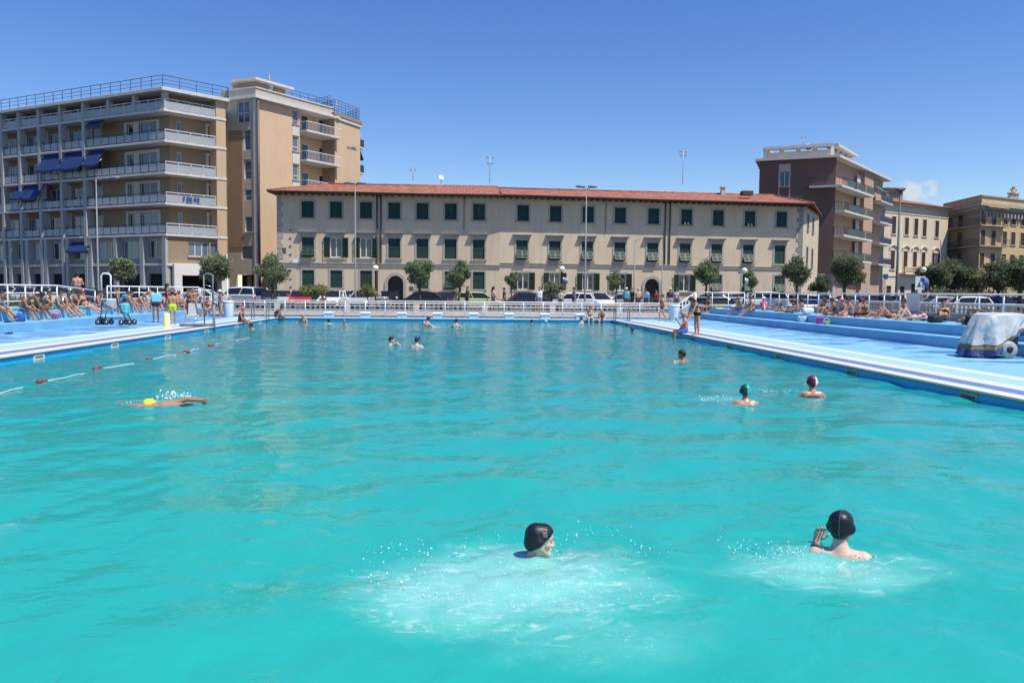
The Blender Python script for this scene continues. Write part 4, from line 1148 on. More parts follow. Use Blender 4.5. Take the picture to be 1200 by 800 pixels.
# the stone crest on the parapet: plinth, shield and scrolls
u,_ = fFR.uz(1187,235); z = zF+1.7
mb = MB(); mb.box(u-1.2,u+1.2,-.25,.25,z,z+.35)
mb.lathe([(.001,-.12),(.62,-.12),(.62,.12),(.001,.12)],(u,0,z+.95),16,'Y')
mb.ball((u,0,z+1.75),.28,10)
for s_ in (-1,1):
    mb.tube([(u+s_*.5,0,z+.45),(u+s_*1.0,0,z+1.0),(u+s_*1.45,0,z+.75),(u+s_*1.3,0,z+.45)],[.22,.2,.16,.1],8)
    mb.tube([(u+s_*.3,0,z+1.3),(u+s_*.7,0,z+1.55),(u+s_*.95,0,z+1.35)],[.16,.13,.06],8)
Fb.local(fFR,'crest',mb,M_trim)
# ================================================================ railings, balustrade
M_rail = mat('railing_white', (.74,.75,.76), .35, var=.04, scale=6)
def railing(label, pts, hs, spacing, r=.032, base_drop=0.0, post_r=.028, group=None, name='railing', rr=None):
    """pts: base points (x,y,z); hs: heights of the horizontal tubes; posts each a part"""
    pts = [Vector(p) for p in pts]
    o = empty(name, pts[0], label, 'railing', group)
    for i, h in enumerate(hs):
        mb = MB(); mb.tube([p+Vector((0,0,h)) for p in pts], (rr or r) if i == 0 else r*.72, 8); mb.build('rail', M_rail, o)
    for a, b in zip(pts[:-1], pts[1:]):
        n = max(1, round((b-a).length/spacing))
        for i in range(n if b is not pts[-1] else n+1):
            p = a+(b-a)*i/n
            me = shared(('post', round(hs[0]+base_drop,2), post_r), lambda: MB().cyl((0,0,-base_drop),(0,0,hs[0]-.01),post_r,n=8), M_rail)
            sub('post', me, o, p-pts[0])
    return o
xr_end = x_at(795, 51.6)
railing('long low white three bar railing across the far end of the pool', [(-15.2,51.62,.02),(xr_end,51.62,.02)], (1.02,.68,.34), 1.3, .030, post_r=.026)
railing('short white handrail climbing the steps from the far deck to the right terrace', [(xr_end+.1,51.7,.02),(x_at(815,54.1),54.1,.75)], (1.02,.55), .6, .036)
railing('white railing behind the walking woman, crossing the far end of the right terrace', [(x_at(816,54.1),54.1,.75),(19.5,54.1,.75)], (1.05,.70,.2), 1.35, .036, .7)
railing('white two bar railing on the parapet behind the sunbathers on the right', [(19.58,53.7,1.03),(19.58,14,1.03)], (.76,.40), 1.36, .033, post_r=.030)
railing('white three bar railing behind the seated old men on the left terrace', [(-18.75,14,.72),(-18.75,38.0,.72),(-18.75,41.8,.50)], (1.08,.74,.40), 1.3, .032, post_r=.028)
railing('white railing behind the standing group at the far end of the left terrace', [(-18.75,43.2,.72),(-18.75,51.5,.72),(-16.7,51.5,.72)], (1.08,.74,.40), 1.3, .036)
railing('white handrail sloping down beside the white bin at the far left corner', [(-16.6,51.5,.72),(-15.3,51.5,.04)], (1.05,.6), .65, .036)
# tall looped handrail at the gap in the left railing
o = at_y(119, 345, 41.9); mb = MB(); p = at_y(119,340,42.4); q = at_y(130,340,42.4)
mb.tube([(p.x,42.4,.7),(p.x,42.4,2.35),(p.x+.1,42.4,2.45),(q.x-.1,42.4,2.45),(q.x,42.4,2.35),(q.x,42.4,.7)], .045, 8)
tag(mb.build('handrail_loop', M_rail), 'tall white tube handrail bent into a square loop above the left railing', 'handrail')

M_bal = mat('balustrade_stone', (.50,.48,.44), .8, var=.08, scale=2, stain=.25)
def balustrade(label, a, b, z0, h, group):
    a, b = Vector(a), Vector(b); L_ = (b-a).length; o = empty('balustrade', (*a, z0), label, 'balustrade', group, math.atan2((b-a).y,(b-a).x))
    def part(nm, mb, me=None): return link(nm, me or mb.mesh(nm, M_bal), o)
    mb = MB(); mb.box(0,L_,-.16,.16,0,.14); part('plinth', mb)
    mb = MB(); mb.box(-.05,L_+.05,-.19,.19,h-.13,h); part('coping_rail', mb)
    np_ = max(2, int(L_/4.4)); prof = [(.05,0),(.075,.03),(.05,.07),(.09,.16),(.085,.20),(.045,.32),(.06,.37),(.07,.40)]
    prof = [(r, z/.40*(h-.27)) for r, z in prof]
    bal_me = shared(('baluster', round(h,2)), lambda: MB().lathe(prof, n=8), M_bal)
    for i in range(np_+1):
        x = L_*i/np_; mb = MB(); mb.box(x-.2,x+.2,-.2,.2,.002,h+.02); part('pier', mb)
    xs = [L_*(i+ (j+.5)/14)/np_ for i in range(np_) for j in range(14) if (j+.5)/14*L_/np_ > .3 and (1-(j+.5)/14)*L_/np_ > .3]
    mid = sorted(xs, key=lambda x: abs(x-L_*.5))
    for x in mid[:100]: sub('baluster', bal_me, o, (x,0,.14))
    if len(xs) > 100:
        mb = MB()
        for x in mid[100:]: mb.lathe(prof, (x,0,.14), 8)
        s_ = part('balusters', mb); s_['kind'] = 'stuff'
balustrade('pale stone balustrade with bulbous balusters behind the far railing', (-22,55.0), (25,55.0), .12, .80, None)
balustrade('pale stone balustrade with bulbous balusters along the right promenade', (24.8,53.5), (24.8,16), .75, .62, None)

# ================================================================ parked cars
M_tyre = mat('tyre', (.015,.015,.016), .8)
M_rim = mat('rim', (.42,.43,.44), .3, metal=.7)
M_carglass = glass_mat('car_glass', (.012,.016,.02))
M_lamp = mat('headlamp', (.65,.68,.70), .1, spec=.8)
M_tail = mat('taillamp', (.35,.015,.012), .15, spec=.8)
M_trimb = mat('car_trim', (.02,.02,.021), .6)
M_plate = mat('number_plate', (.70,.70,.68), .5)
PAINT = {k: mat('paint_'+k, c, .25, var=.02, spec=.6, coat=.6) for k, c in dict(white=(.72,.72,.71), silver=(.42,.43,.44), black=(.012,.012,.014), dark=(.035,.038,.045), red=(.42,.018,.018), lime=(.42,.45,.17), blue=(.02,.05,.22), grey=(.16,.165,.17), maroon=(.10,.015,.02)).items()}
SPEC = dict(
 hatch=dict(L=3.8, W=1.66, H=1.47, low=[(1.88,.28),(1.90,.55),(1.78,.70),(1.00,.92),(-1.70,.97),(-1.86,.72),(-1.88,.32)], g0=(1.00,-1.72), g1=(.28,-1.42), wb=(1.20,-1.18)),
 sedan=dict(L=4.5, W=1.76, H=1.44, low=[(2.20,.28),(2.24,.52),(2.10,.70),(1.05,.90),(-1.35,.95),(-2.12,.93),(-2.22,.72),(-2.22,.32)], g0=(1.05,-1.72), g1=(.30,-1.02), wb=(1.36,-1.34)),
 suv=dict(L=4.4, W=1.82, H=1.66, low=[(2.15,.34),(2.19,.66),(2.05,.86),(1.10,1.05),(-2.02,1.08),(-2.16,.82),(-2.16,.38)], g0=(1.10,-2.05), g1=(.42,-1.80), wb=(1.32,-1.30)))
def car_meshes(kind):
    s = SPEC[kind]; W, H = s['W'], s['H']; hw = W/2; low = s['low']; wr = .31 if kind != 'suv' else .35
    # lower body: outline with wheel arches, waisted in three stations
    bottom = low[-1][1]; pts = list(low)
    under = []
    for wx in (s['wb'][1], s['wb'][0]):
        for i in range(9):
            th = math.pi - math.pi*i/8; under.append((wx+(wr+.06)*math.cos(th), max(bottom-.08, wr+(wr+.06)*math.sin(th)*1.0) if i not in (0,8) else bottom-.06))
    outline = pts + under
    n = len(outline); body = MB()
    st = [(-hw+.0,.0),(-hw+.05,0),(hw-.05,0),(hw,0)]
    cx = sum(p[0] for p in outline)/n
    def ring_(y, inset): return [(p[0]*(1-inset*.03/1), y, p[1] - (inset*.05 if p[1] > .8 else 0)) for p in outline]
    rings = [ring_(-hw, 1), ring_(-hw+.10, 0), ring_(hw-.10, 0), ring_(hw, 1)]
    vs = [v for r in rings for v in r]
    fs = [tuple(range(n-1,-1,-1)), tuple(range(3*n,4*n))]
    for k in range(3): fs += [(k*n+i, k*n+(i+1)%n, (k+1)*n+(i+1)%n, (k+1)*n+i) for i in range(n)]
    body.add(vs, fs)
    z0 = low[3][1]-.03; z0b = low[4][1]-.03
    a0, a1 = s['g0']; b0, b1 = s['g1']; w0, w1 = hw-.07, hw-.24
    # roof
    nb = 7; roofv = []; 
    for i in range(nb):
        x = b0+.03 + (b1-b0-.06)*i/(nb-1); crown = H - .05*((i/(nb-1)-.45)*2)**2
        roofv += [(x,-w1-.02,crown-.10),(x,-w1+.06,crown-.02),(x,0,crown),(x,w1-.06,crown-.02),(x,w1+.02,crown-.10)]
    rf = [(i*5+j,i*5+j+1,(i+1)*5+j+1,(i+1)*5+j) for i in range(nb-1) for j in range(4)]
    body.add(roofv, rf, True)
    zt_ = H-.10
    for sg in (-1,1):
        for (p,q,r) in (((a0,w0*sg,z0),(b0+.03,(w1+.015)*sg,zt_),.045),((a1,w0*sg,z0b),(b1-.03,(w1+.015)*sg,zt_),.06),(((a0+a1)/2-.1,(w0+.01)*sg,z0),((b0+b1)/2-.1,(w1+.02)*sg,zt_),.04)):
            body.tube([p,q], r, 4)
        body.add([(low[3][0]-.35,sg*(hw-.02),z0+.10),(low[3][0]-.22,sg*(hw+.18),z0+.10),(low[3][0]-.30,sg*(hw+.18),z0+.24),(low[3][0]-.42,sg*(hw-.02),z0+.24)],[(0,1,2,3)])
        body.ball((low[3][0]-.32,sg*(hw+.11),z0+.16),.10,8,(.55,1,.75))
    gl = MB()
    g = [(a0-.02,-w0+.01,z0),(a0-.02,w0-.01,z0),(a1+.02,w0-.01,z0b),(a1+.02,-w0+.01,z0b),(b0,-w1+.01,zt_),(b0,w1-.01,zt_),(b1,w1-.01,zt_),(b1,-w1+.01,zt_)]
    gl.add(g, [(0,1,5,4),(1,2,6,5),(2,3,7,6),(3,0,4,7),(4,5,6,7)])
    M = {}
    M['body'] = body; M['windows'] = gl
    fx = low[0][0]; rx = low[-1][0]
    M['front_bumper'] = MB().box(fx-.10,fx+.05,-hw+.12,hw-.12,low[0][1]-.04,low[0][1]+.12); M['rear_bumper'] = MB().box(rx-.05,rx+.10,-hw+.12,hw-.12,low[0][1]-.04,low[0][1]+.12); M['grille'] = MB().box(fx-.02,fx+.035,-.42,.42,low[1][1]-.06,low[1][1]+.06)
    M['front_plate'] = MB().box(fx+.04,fx+.055,-.26,.26,low[0][1]+.13,low[0][1]+.24); M['rear_plate'] = MB().box(rx-.06,rx-.045,-.26,.26,low[0][1]+.30,low[0][1]+.41)
    hl = MB(); hl.ball((0,0,0),.15,10,(.62,1.15,.62)); M['headlight'] = hl
    tl = MB(); tl.ball((0,0,0),.15,10,(.35,.75,1.25)); M['taillight'] = tl
    ty = MB(); ty.lathe([(wr-.12,-.09),(wr-.02,-.10),(wr,-.07),(wr,.07),(wr-.02,.10),(wr-.12,.09)], n=18, axis='Y'); M['tyre'] = ty
    ri = MB(); ri.lathe([(.03,-.06),(wr-.13,-.085),(wr-.115,-.07),(wr-.115,.07),(wr-.13,.085),(.03,.06)], n=14, axis='Y')
    M['rim'] = ri
    mats_ = dict(body=PAINT['white'], windows=M_carglass, front_bumper=M_trimb, rear_bumper=M_trimb, grille=M_trimb, front_plate=M_plate, rear_plate=M_plate, headlight=M_lamp, taillight=M_tail, tyre=M_tyre, rim=M_rim)
    return {k: v.mesh(k, mats_[k]) for k, v in M.items()}, wr
CARM = {k: car_meshes(k) for k in SPEC}
def car(kind, px, Y, paint, heading, label, group=None, z=STREET):
    """heading in degrees: 0 = nose to the right of the picture, 90 = nose away, -90 = nose towards the pool"""
    ms, wr = CARM[kind]; s = SPEC[kind]; x = x_at(px, Y)
    o = empty('parked_car', (x, Y, z), label, 'car', group, R(heading))
    b = link('body', ms['body'], o); b.material_slots[0].link = 'OBJECT'; b.material_slots[0].material = PAINT[paint]
    bv = b.modifiers.new('bevel','BEVEL'); bv.width = .035; bv.segments = 2; bv.limit_method = 'ANGLE'; bv.angle_limit = R(35)
    for k in ('windows','front_bumper','rear_bumper','grille','front_plate','rear_plate'): link(k, ms[k], o)
    hw = s['W']/2; f, r = s['low'][1], s['low'][-2]
    for sg in (-1,1):
        sub('headlight', ms['headlight'], o, (f[0]-.10, sg*(hw-.26), f[1]+.06)); sub('taillight', ms['taillight'], o, (r[0]+.02, sg*(hw-.15), r[1]+.02))
        for wx in s['wb']:
            t = sub('wheel', ms['tyre'], o, (wx, sg*(hw-.12), wr)); sub('rim', ms['rim'], t, (0, sg*.012, 0))
    return o
CARS = [
 ('suv',283,61.5,'white',150,'white estate car with dark windows, far left of the row before the long house'),
 ('hatch',331,62,'silver',-80,'silver white hatchback parked left of the red car'),
 ('hatch',352,62,'red',-80,'bright red hatchback parked left of a round shrub'),
 ('hatch',371,63.5,'black',-85,'black hatchback half hidden behind the round shrub beside the red car'),
 ('hatch',390,61.5,'white',-95,'white hatchback parked just right of the round shrub'),
 ('hatch',411,63,'white',-60,'white hatchback behind the tall lamp mast left of the arched door'),
 ('hatch',426,61.5,'silver',-100,'silver hatchback left of the globe lamp by the first arched door'),
 ('sedan',494,62,'black',172,'long black saloon side on below the first round topped tree'),
 ('hatch',525,63.2,'dark',-80,'dark hatchback between the black saloon and the lime car'),
 ('hatch',560,61,'lime',8,'pale lime green hatchback seen from the side'),
 ('sedan',613,62,'black',186,'black saloon right of the people beside the lime car'),
 ('hatch',641,63,'grey',-85,'dark grey hatchback behind the wispy shrub under the globe lamp'),
 ('hatch',671,61.8,'white',165,'white hatchback just right of the middle globe lamp'),
 ('hatch',700,61.8,'white',-70,'white hatchback right of the tallest lamp mast'),
 ('hatch',728,62.5,'silver',175,'silver hatchback left of the crowd by the second arched door'),
 ('hatch',754,64,'black',-85,'black hatchback behind the crowd by the second arched door'),
 ('sedan',829,60.5,'dark',170,'dark saloon seen through the sloping handrail beside the right terrace'),
 ('hatch',862,62,'grey',-75,'grey hatchback left of the white roofed car at the right terrace end'),
 ('suv',889,60,'white',175,'white roofed off road car behind the globe lamp on the right'),
 ('hatch',917,61,'silver',-80,'silver hatchback behind the right hand railing, under the last green shutters'),
 ('hatch',938,60,'dark',-95,'dark hatchback behind the railing below the last tree by the long house'),
 ('hatch',962,60,'white',-70,'white hatchback behind the railing below the brown block'),
 ('sedan',992,60,'black',175,'black saloon behind the group seated against the right railing'),
 ('hatch',1022,61,'grey',-80,'grey hatchback behind the railing beneath the villa'),
 ('hatch',1047,59.5,'black',-95,'black hatchback behind the railing at the tall lamp mast'),
 ('sedan',1098,58,'silver',178,'silver saloon behind the railing before the dark trees'),
 ('hatch',1129,55.5,'white',170,'white hatchback behind the railing nearest the sunbather with crossed knees'),
 ('hatch',1152,58,'red',-85,'red hatchback behind the railing, left of the blue car'),
 ('hatch',1172,58,'blue',-85,'dark blue hatchback between two red cars'),
 ('sedan',1196,58,'red',175,'red saloon at the right edge behind the railing'),
 ('sedan',6,60,'dark',10,'dark saloon at the left edge under the balconies'),
 ('hatch',31,60,'silver',-80,'silver hatchback behind the seated old men'),
 ('hatch',52,60.5,'black',-75,'black hatchback behind the women on the left terrace'),
 ('hatch',72,60,'silver',-85,'silver hatchback left of the man standing behind the railing'),
 ('hatch',110,60,'dark',-80,'dark hatchback right of the man standing behind the railing'),
 ('sedan',158,60,'black',175,'black saloon right of the looped handrail'),
 ('hatch',188,60.5,'grey',-85,'grey hatchback behind the woman with the blue towel'),
 ('sedan',232,57.6,'silver',185,'long silver saloon left of the white bin, before the white portal'),
 ('hatch',312,61,'dark',-80,'dark hatchback between the white estate and the silver hatchback'),
 ('hatch',398,64,'maroon',-85,'maroon hatchback tucked behind two white hatchbacks'),
]
for c in CARS: car(*c, group='cars parked along the sea front')

# motor scooters between the cars
def scooter(px, Y, paint, heading, label):
    o = empty('motor_scooter', (x_at(px,Y),Y,STREET), label, 'scooter', 'scooters parked between the cars', R(heading))
    for wx in (.62,-.55):
        t = MB().lathe([(.13,-.05),(.23,-.055),(.25,0),(.23,.055),(.13,.05)],(wx,0,.25),14,'Y').build('wheel', M_tyre, o, world=False)
        MB().lathe([(.02,-.04),(.13,-.05),(.13,.05),(.02,.04)],(wx,0,.25),12,'Y').build('rim', M_rim, t, world=False)
    b = MB(); b.prism([(-.85,-.17),(-.1,-.19),(-.05,-.12),(.35,-.15),(.42,0),(.35,.15),(-.05,.12),(-.1,.19),(-.85,.17)],.32,.42)
    b.prism([(-.85,-.14),(-.1,-.17),(-.1,.17),(-.85,.14)],.42,.72); b.add([(.30,-.22,.42),(.30,.22,.42),(.55,.18,1.0),(.55,-.18,1.0),(.42,-.2,.42),(.42,.2,.42),(.63,.16,1.0),(.63,-.16,1.0)],[(0,1,2,3),(7,6,5,4),(0,3,7,4),(1,5,6,2),(3,2,6,7)])
    b.ball((.62,0,.52),.2,10,(1,.5,.55))
    b.build('body', PAINT[paint], o, world=False, bevel=.03)
    MB().prism([(-.82,-.15),(-.05,-.12),(-.05,.12),(-.82,.15)],.722,.83).build('seat', M_trimb, o, world=False, bevel=.03)
    h = MB(); h.tube([(.60,0,.25),(.50,0,1.0)],.03,6); h.tube([(.45,-.33,1.08),(.52,0,1.0),(.45,.33,1.08)],.022,6); h.build('handlebar', M_trimb, o, world=False)
    MB().ball((.62,0,.90),.10,8).build('headlight', M_lamp, o, world=False)
    MB().add([(.60,-.2,1.0),(.60,.2,1.0),(.45,.17,1.42),(.45,-.17,1.42)],[(0,1,2,3)]).build('windscreen', M_carglass, o, world=False)
scooter(446,60.5,'white',-60,'white motor scooter right of the globe lamp by the first arched door')
scooter(455,61,'silver',-100,'silver motor scooter in front of the first arched door')
scooter(464,62,'black',-80,'black motor scooter between the first arched door and the black saloon')
scooter(305,58.6,'white',-90,'white motor scooter between the white estate and the dark hatchback')
scooter(378,59.5,'red',-70,'red motor scooter in front of the white hatchback by the shrub')

# ================================================================ trees and shrubs
M_bark = mat('bark', (.085,.065,.05), .9, var=.2, scale=8, bump=.4)
def leaf_mat(name, c):
    if name in MATS: return MATS[name]
    m = mat(name, c, .6, var=.38, scale=1.6, detail=6, spec=.2)
    nt = m.node_tree; p = nt.nodes['Principled BSDF']; out = nt.nodes['Material Output']
    tr = nt.nodes.new('ShaderNodeBsdfTranslucent'); ms = nt.nodes.new('ShaderNodeMixShader'); ms.inputs[0].default_value = .42
    nt.links.new(p.inputs['Base Color'].links[0].from_socket, tr.inputs[0]); nt.links.new(p.outputs[0], ms.inputs[1]); nt.links.new(tr.outputs[0], ms.inputs[2]); nt.links.new(ms.outputs[0], out.inputs[0])
    return m
M_leafs = [leaf_mat('leaf_tamarisk', (.21,.25,.14)), leaf_mat('leaf_dark', (.15,.19,.105)), leaf_mat('leaf_olive', (.24,.25,.115))]
def foliage(lumps, n, size, seed, droop=.0):
    """leaf sprays through a set of ellipsoid lumps (x,y,z,rx,ry,rz): denser near the skin, none in the gaps between"""
    rg = np.random.default_rng(seed)
    lumps = np.array(lumps, float); w = (lumps[:,3]*lumps[:,4]*lumps[:,5])**.7; k = rg.choice(len(lumps), n, p=w/w.sum())
    d = rg.normal(size=(n,3)); d /= np.linalg.norm(d,axis=1,keepdims=True)
    rad = rg.random(n)**.38 * (1+.16*rg.normal(size=n).clip(-1,2.4))
    c = lumps[k,:3] + d*lumps[k,3:6]*rad[:,None]
    a = d + rg.normal(size=(n,3))*.9 + np.array([0,0,.25-droop]); a /= np.linalg.norm(a,axis=1,keepdims=True)
    b = np.cross(a, rg.normal(size=(n,3))); b /= np.linalg.norm(b,axis=1,keepdims=True)
    s = size*(.6+.9*rg.random(n))[:,None]
    v = np.stack([c-a*s*.9-b*s*.05, c+b*s*.32-a*s*.1, c+a*s*.9, c-b*s*.32-a*s*.1],1).reshape(-1,3)
    f = np.arange(4*n).reshape(n,4)
    me = bpy.data.meshes.new('crown'); me.from_pydata(v.tolist(),[],f.tolist()); return me
def tree(px, Y, y_top, y_bot, wpx, label, m=0, n=2600, trunk=.10, name='tree', group='trees along the sea front', z=STREET, size=.16, lean=0.0):
    x = x_at(px, Y); sc = Y/F_PX; zt_ = at_y(px,y_top,Y).z; zb = at_y(px,y_bot,Y).z; w = wpx*sc/2; h = (zt_-zb)/2; zc = (zt_+zb)/2 - z
    rg = random.Random(int(px*7+Y)); o = empty(name, (x,Y,z), label, 'tree' if name != 'shrub' else 'shrub', group)
    lumps = []; limbs = []
    nl = 7 if w > .9 else 5
    for i in range(nl):
        th = 2*math.pi*i/nl + rg.random(); rr = w*(.40+.38*rg.random()); zz = zc + h*(-.35+.95*rg.random())
        q = w*(.26+.22*rg.random()); lumps.append((rr*math.cos(th), rr*math.sin(th)*.9, zz, q, q, min(h*.55,q*(.8+.3*rg.random())))); limbs.append(lumps[-1][:3])
    lumps.append((lean+rg.uniform(-.15,.15)*w,0,zc+h*.45,w*.48,w*.48,h*.52)); limbs.append(lumps[-1][:3])
    lumps.append((rg.uniform(-.2,.2)*w,0,zc-h*.15,w*.62,w*.62,h*.6))
    me = foliage(lumps, int(n*1.5), size*.82, int(px)); me.materials.append(M_leafs[m]); link('crown', me, o)
    mb = MB(); fork = max(.25, zc-h*.75)
    mb.tube([(0,0,-.05),(rg.uniform(-.06,.06),0,fork*.5),(lean*.3+rg.uniform(-.08,.08),0,fork)],[trunk*1.35,trunk,trunk*.85],8)
    for (lx,ly,lz) in limbs: mb.tube([(lean*.3,0,fork-.05),(lx*.45,ly*.45,fork+(lz-fork)*.55),(lx,ly,lz)],[trunk*.6,trunk*.4,trunk*.15],6)
    mb.build('trunk', M_bark, o, world=False)
    return o
tree(143,58,303,333,30,'small grey green tree in front of the pillars of the balconied block')
tree(253,58,297,336,38,'round tamarisk tree covering the right side of the white portal',0,3000)
tree(320,58,297,338,38,'round tree with a short trunk at the left corner of the long house',0,3000)
tree(492.5,58.5,306,336,32,'leafy tree directly right of the first arched door',0,2600)
tree(538.5,58.5,304,342,33,'tallest tree before the long house, left of the lime green car',0,2800)
tree(600,58.5,319,337,17,'thin little tree crown left of the open green shutters in the middle',0,900,.05)
tree(722,58.5,318,340,20,'narrow small tree right of the tallest lamp mast',0,1100,.06)
tree(827,58.5,304,338,34,'open crowned tree just right of the second arched door',0,2200,.09)
tree(880,58.5,317,340,17,'slender small tree right of the right hand globe lamp',0,900,.05)
tree(934,57.5,300,340,37,'bushy tree at the right corner of the long house',1,3000)
tree(990,58,300,340,46,'broad dark tree in front of the brown apartment block',1,3600,.13)
tree(963,64,322,344,26,'lower dark tree beside the broad one before the brown block',1,1300,.08)
for a in ((1092,62,309,344,40,'dark bushy tree directly right of the sign and globe lamp',1,3000,.14),(1117,64,303,344,50,'tallest dark tree in the grove under the yellow palazzo',1,3800,.16),(1144,63,316,346,40,'olive green tree, lowest crown in the grove under the yellow palazzo',2,2600,.13),
          (1170,60,303,346,44,'dark tree in front of the palazzo balconies',1,3400,.16),(1195,56,301,347,46,'dark dense tree at the right edge of the picture',1,3800,.16)):
    tree(*a, group='grove of dark trees below the palazzo', size=.19)
tree(367,57,334,349,36,'low round shrub between the red car and a white car',2,1800,.05,'shrub','shrubs along the balustrade')
tree(431,57,334,349,24,'low round shrub left of the first globe lamp',2,1200,.05,'shrub','shrubs along the balustrade')
tree(647,57,330,350,30,'wispy shrub left of the middle globe lamp',0,1500,.05,'shrub','shrubs along the balustrade')
def hedge(px0, px1, Y, y_top, y_bot, label, m=2):
    x0, x1 = x_at(px0,Y), x_at(px1,Y); zt_, zb = at_y((px0+px1)/2,y_top,Y).z, STREET
    rg = random.Random(9); lum = []
    n = int((x1-x0)/.5)
    for i in range(n): lum.append((x0+(x1-x0)*(i+.5)/n,Y+rg.uniform(-.2,.2),(zt_+zb)/2+rg.uniform(-.05,.08),.45,.5,(zt_-zb)/2))
    me = foliage(lum, n*170, .12, 77); me.materials.append(M_leafs[m]); o = link('hedge', me); tag(o, label, 'hedge')
hedge(1085,1215,60.5,337,346,'long low yellow green hedge under the dark grove')
hedge(-8,46,57.5,345,350,'low green hedge strip at the left edge, behind the seated old men')

# ================================================================ lamps, masts, signs
M_black = mat('iron_black', (.015,.016,.018), .45, metal=.3)
M_globe = mat('globe_glass', (.72,.68,.52), .3, var=.03)
M_galv = mat('mast_galvanised', (.20,.21,.22), .6, metal=.2)
M_mastdark = mat('mast_dark', (.06,.065,.07), .5, metal=.3)
def globe_lamp(px, Y, yg, label, banner=None):
    x = x_at(px,Y); z = at_y(px,yg,Y).z - STREET; o = empty('globe_lamp',(x,Y,STREET),label,'street lamp','globe lamps along the sea front')
    mb = MB(); mb.lathe([(.16,0),(.16,.12),(.10,.2),(.085,.75),(.055,.8),(.05,z-.35),(.09,z-.3),(.05,z-.24),(.10,z-.19)],n=12); mb.build('pole',M_black,o,world=False)
    MB().ball((0,0,z),.225,16).build('globe',M_globe,o,world=False)
    MB().lathe([(.10,-.02),(.11,.02),(.03,.08)],(0,0,z+.21),10).build('finial',M_black,o,world=False)
    return o, x, z
for px,Y,yg,lb in ((440,57.2,314,'black globe lamp in front of the first arched door'),(658,57.2,315,'black globe lamp with a small banner, in the middle of the row'),
                   (871.5,57.2,317,'black globe lamp with a pale pennant at the right end of the long house'),(1081,57.0,316,'black globe lamp beside the blue and white sign board')):
    globe_lamp(px,Y,yg,lb)
def mast(px, Y, ytop, label, m, arm=None, r=.09, head=True, two=False):
    x = x_at(px,Y); z = at_y(px,ytop,Y).z-STREET; o = empty('lamp_mast',(x,Y,STREET),label,'lamp mast','tall lamp masts along the street')
    mb = MB(); mb.lathe([(r*1.5,0),(r*1.5,.5),(r*1.1,.6),(r*.55,z)],n=12)
    if arm: mb.tube([(0,0,z-.2),(arm*.4,0,z+.05),(arm,0,z+.12)],r*.4,8)
    mb.build('pole',m,o,world=False)
    if head:
        for k,hx in enumerate((arm or 0,) if not two else (-.45,.45)):
            hb = MB(); hb.ball((hx+(0.25 if arm else 0),0,z+(.12 if arm else .02)),.32,12,(1.15,.6,.34)); hb.build('lamp_head',M_galv if m is M_galv else M_mastdark,o,world=False)
            if two: MB().tube([(0,0,z-.15),(hx,0,z)],.03,6).build('arm',m,o,world=False)
    return o
mast(115.5,57.2,210,'slim grey lamp mast with a curved arm, before the balconied block',M_galv,1.0,.065)
mast(416.5,60.5,215,'slim grey lamp mast in front of the left end of the long house',M_galv,None,.06,True,True)
mast(685.5,57.5,219,'tallest grey lamp mast, near the middle of the long house',M_galv,None,.065,True,True)
mast(743.0,58,282,'short thin grey mast left of the second arched door',M_galv,.35,.055,False)
mast(775.5,59,294,'shortest grey pole right of the second arched door',M_galv,None,.045,False)
mast(1050.5,59,223,'dark lamp mast with a round head in front of the villa',M_mastdark,None,.10,True)
mast(266.5,58,298,'thin white pole between the portal and the tan tower',M_rail,None,.045,False)
mast(793.0,57,336,'low dark post among the people by the second arched door',M_mastdark,None,.05,False)
mast(1100.0,62,282,'thin dark pole in front of the right end of the villa',M_mastdark,None,.05,False)
def banner(px,py,Y,w,h,m,label,cat,skew=.12):
    p = at_y(px,py,Y); mb = MB(); n = 6
    vs = []; 
    for i in range(n+1):
        t = i/n; vs += [(p.x+w*t,Y-.03+.06*math.sin(5*t),p.z+h/2-skew*t*t),(p.x+w*t,Y-.03+.06*math.sin(5*t+.6),p.z-h/2-skew*t*1.4)]
    mb.add(vs,[(2*i,2*i+2,2*i+3,2*i+1) for i in range(n)]+[(2*i+1,2*i+3,2*i+2,2*i) for i in range(0)],True)
    o = mb.build(cat,m); sm = o.modifiers.new('cloth','SOLIDIFY'); sm.thickness = .012; tag(o,label,cat); return o
banner(659.3,327,57.15,.38,.28,mat('banner_lilac',(.34,.34,.62),.8,var=.5,scale=12),'small lilac banner flying from the middle globe lamp','banner')
banner(872.8,328,57.15,.22,.34,mat('pennant_pale',(.45,.58,.72),.8,var=.3,scale=9),'pale blue pennant hanging from the right globe lamp','pennant')
# sign board by the last globe lamp
p = at_y(1079,331,56.8); o = empty('sign_board',(p.x,56.8,STREET),'blue and white sign board standing at the globe lamp before the villa','sign')
zz = p.z-STREET; mb = MB(); mb.box(-.42,.30,-.02,.02,zz-.55,zz+.45); mb.build('board',mat('sign_white',(.62,.66,.70),.5),o,world=False)
mb = MB(); mb.add([(-.30,-.024,zz-.35),(.05,-.024,zz-.35),(-.12,-.024,zz+.1)],[(0,1,2)]); mb.box(-.05,.26,-.026,-.022,zz+.05,zz+.36); mb.build('sign_marks',mat('sign_blue',(.05,.10,.25),.5),o,world=False)
mb = MB(); mb.cyl((-.38,.02,0),(-.38,.02,zz+.5),.03,n=8); mb.build('post',M_galv,o,world=False); mb = MB(); mb.cyl((.26,.02,0),(.26,.02,zz+.5),.03,n=8); mb.build('post',M_galv,o,world=False)
banner(1083.2,329,56.7,.30,.62,mat('pennant_blue',(.10,.18,.40),.8,var=.3,scale=9),'dark blue and white pennant beside the sign board','pennant',.3)
p = at_y(1038,324,60); o = empty('road_sign',(p.x,60,STREET),'square blue road sign on a post at the corner of the villa','sign'); zz = p.z-STREET
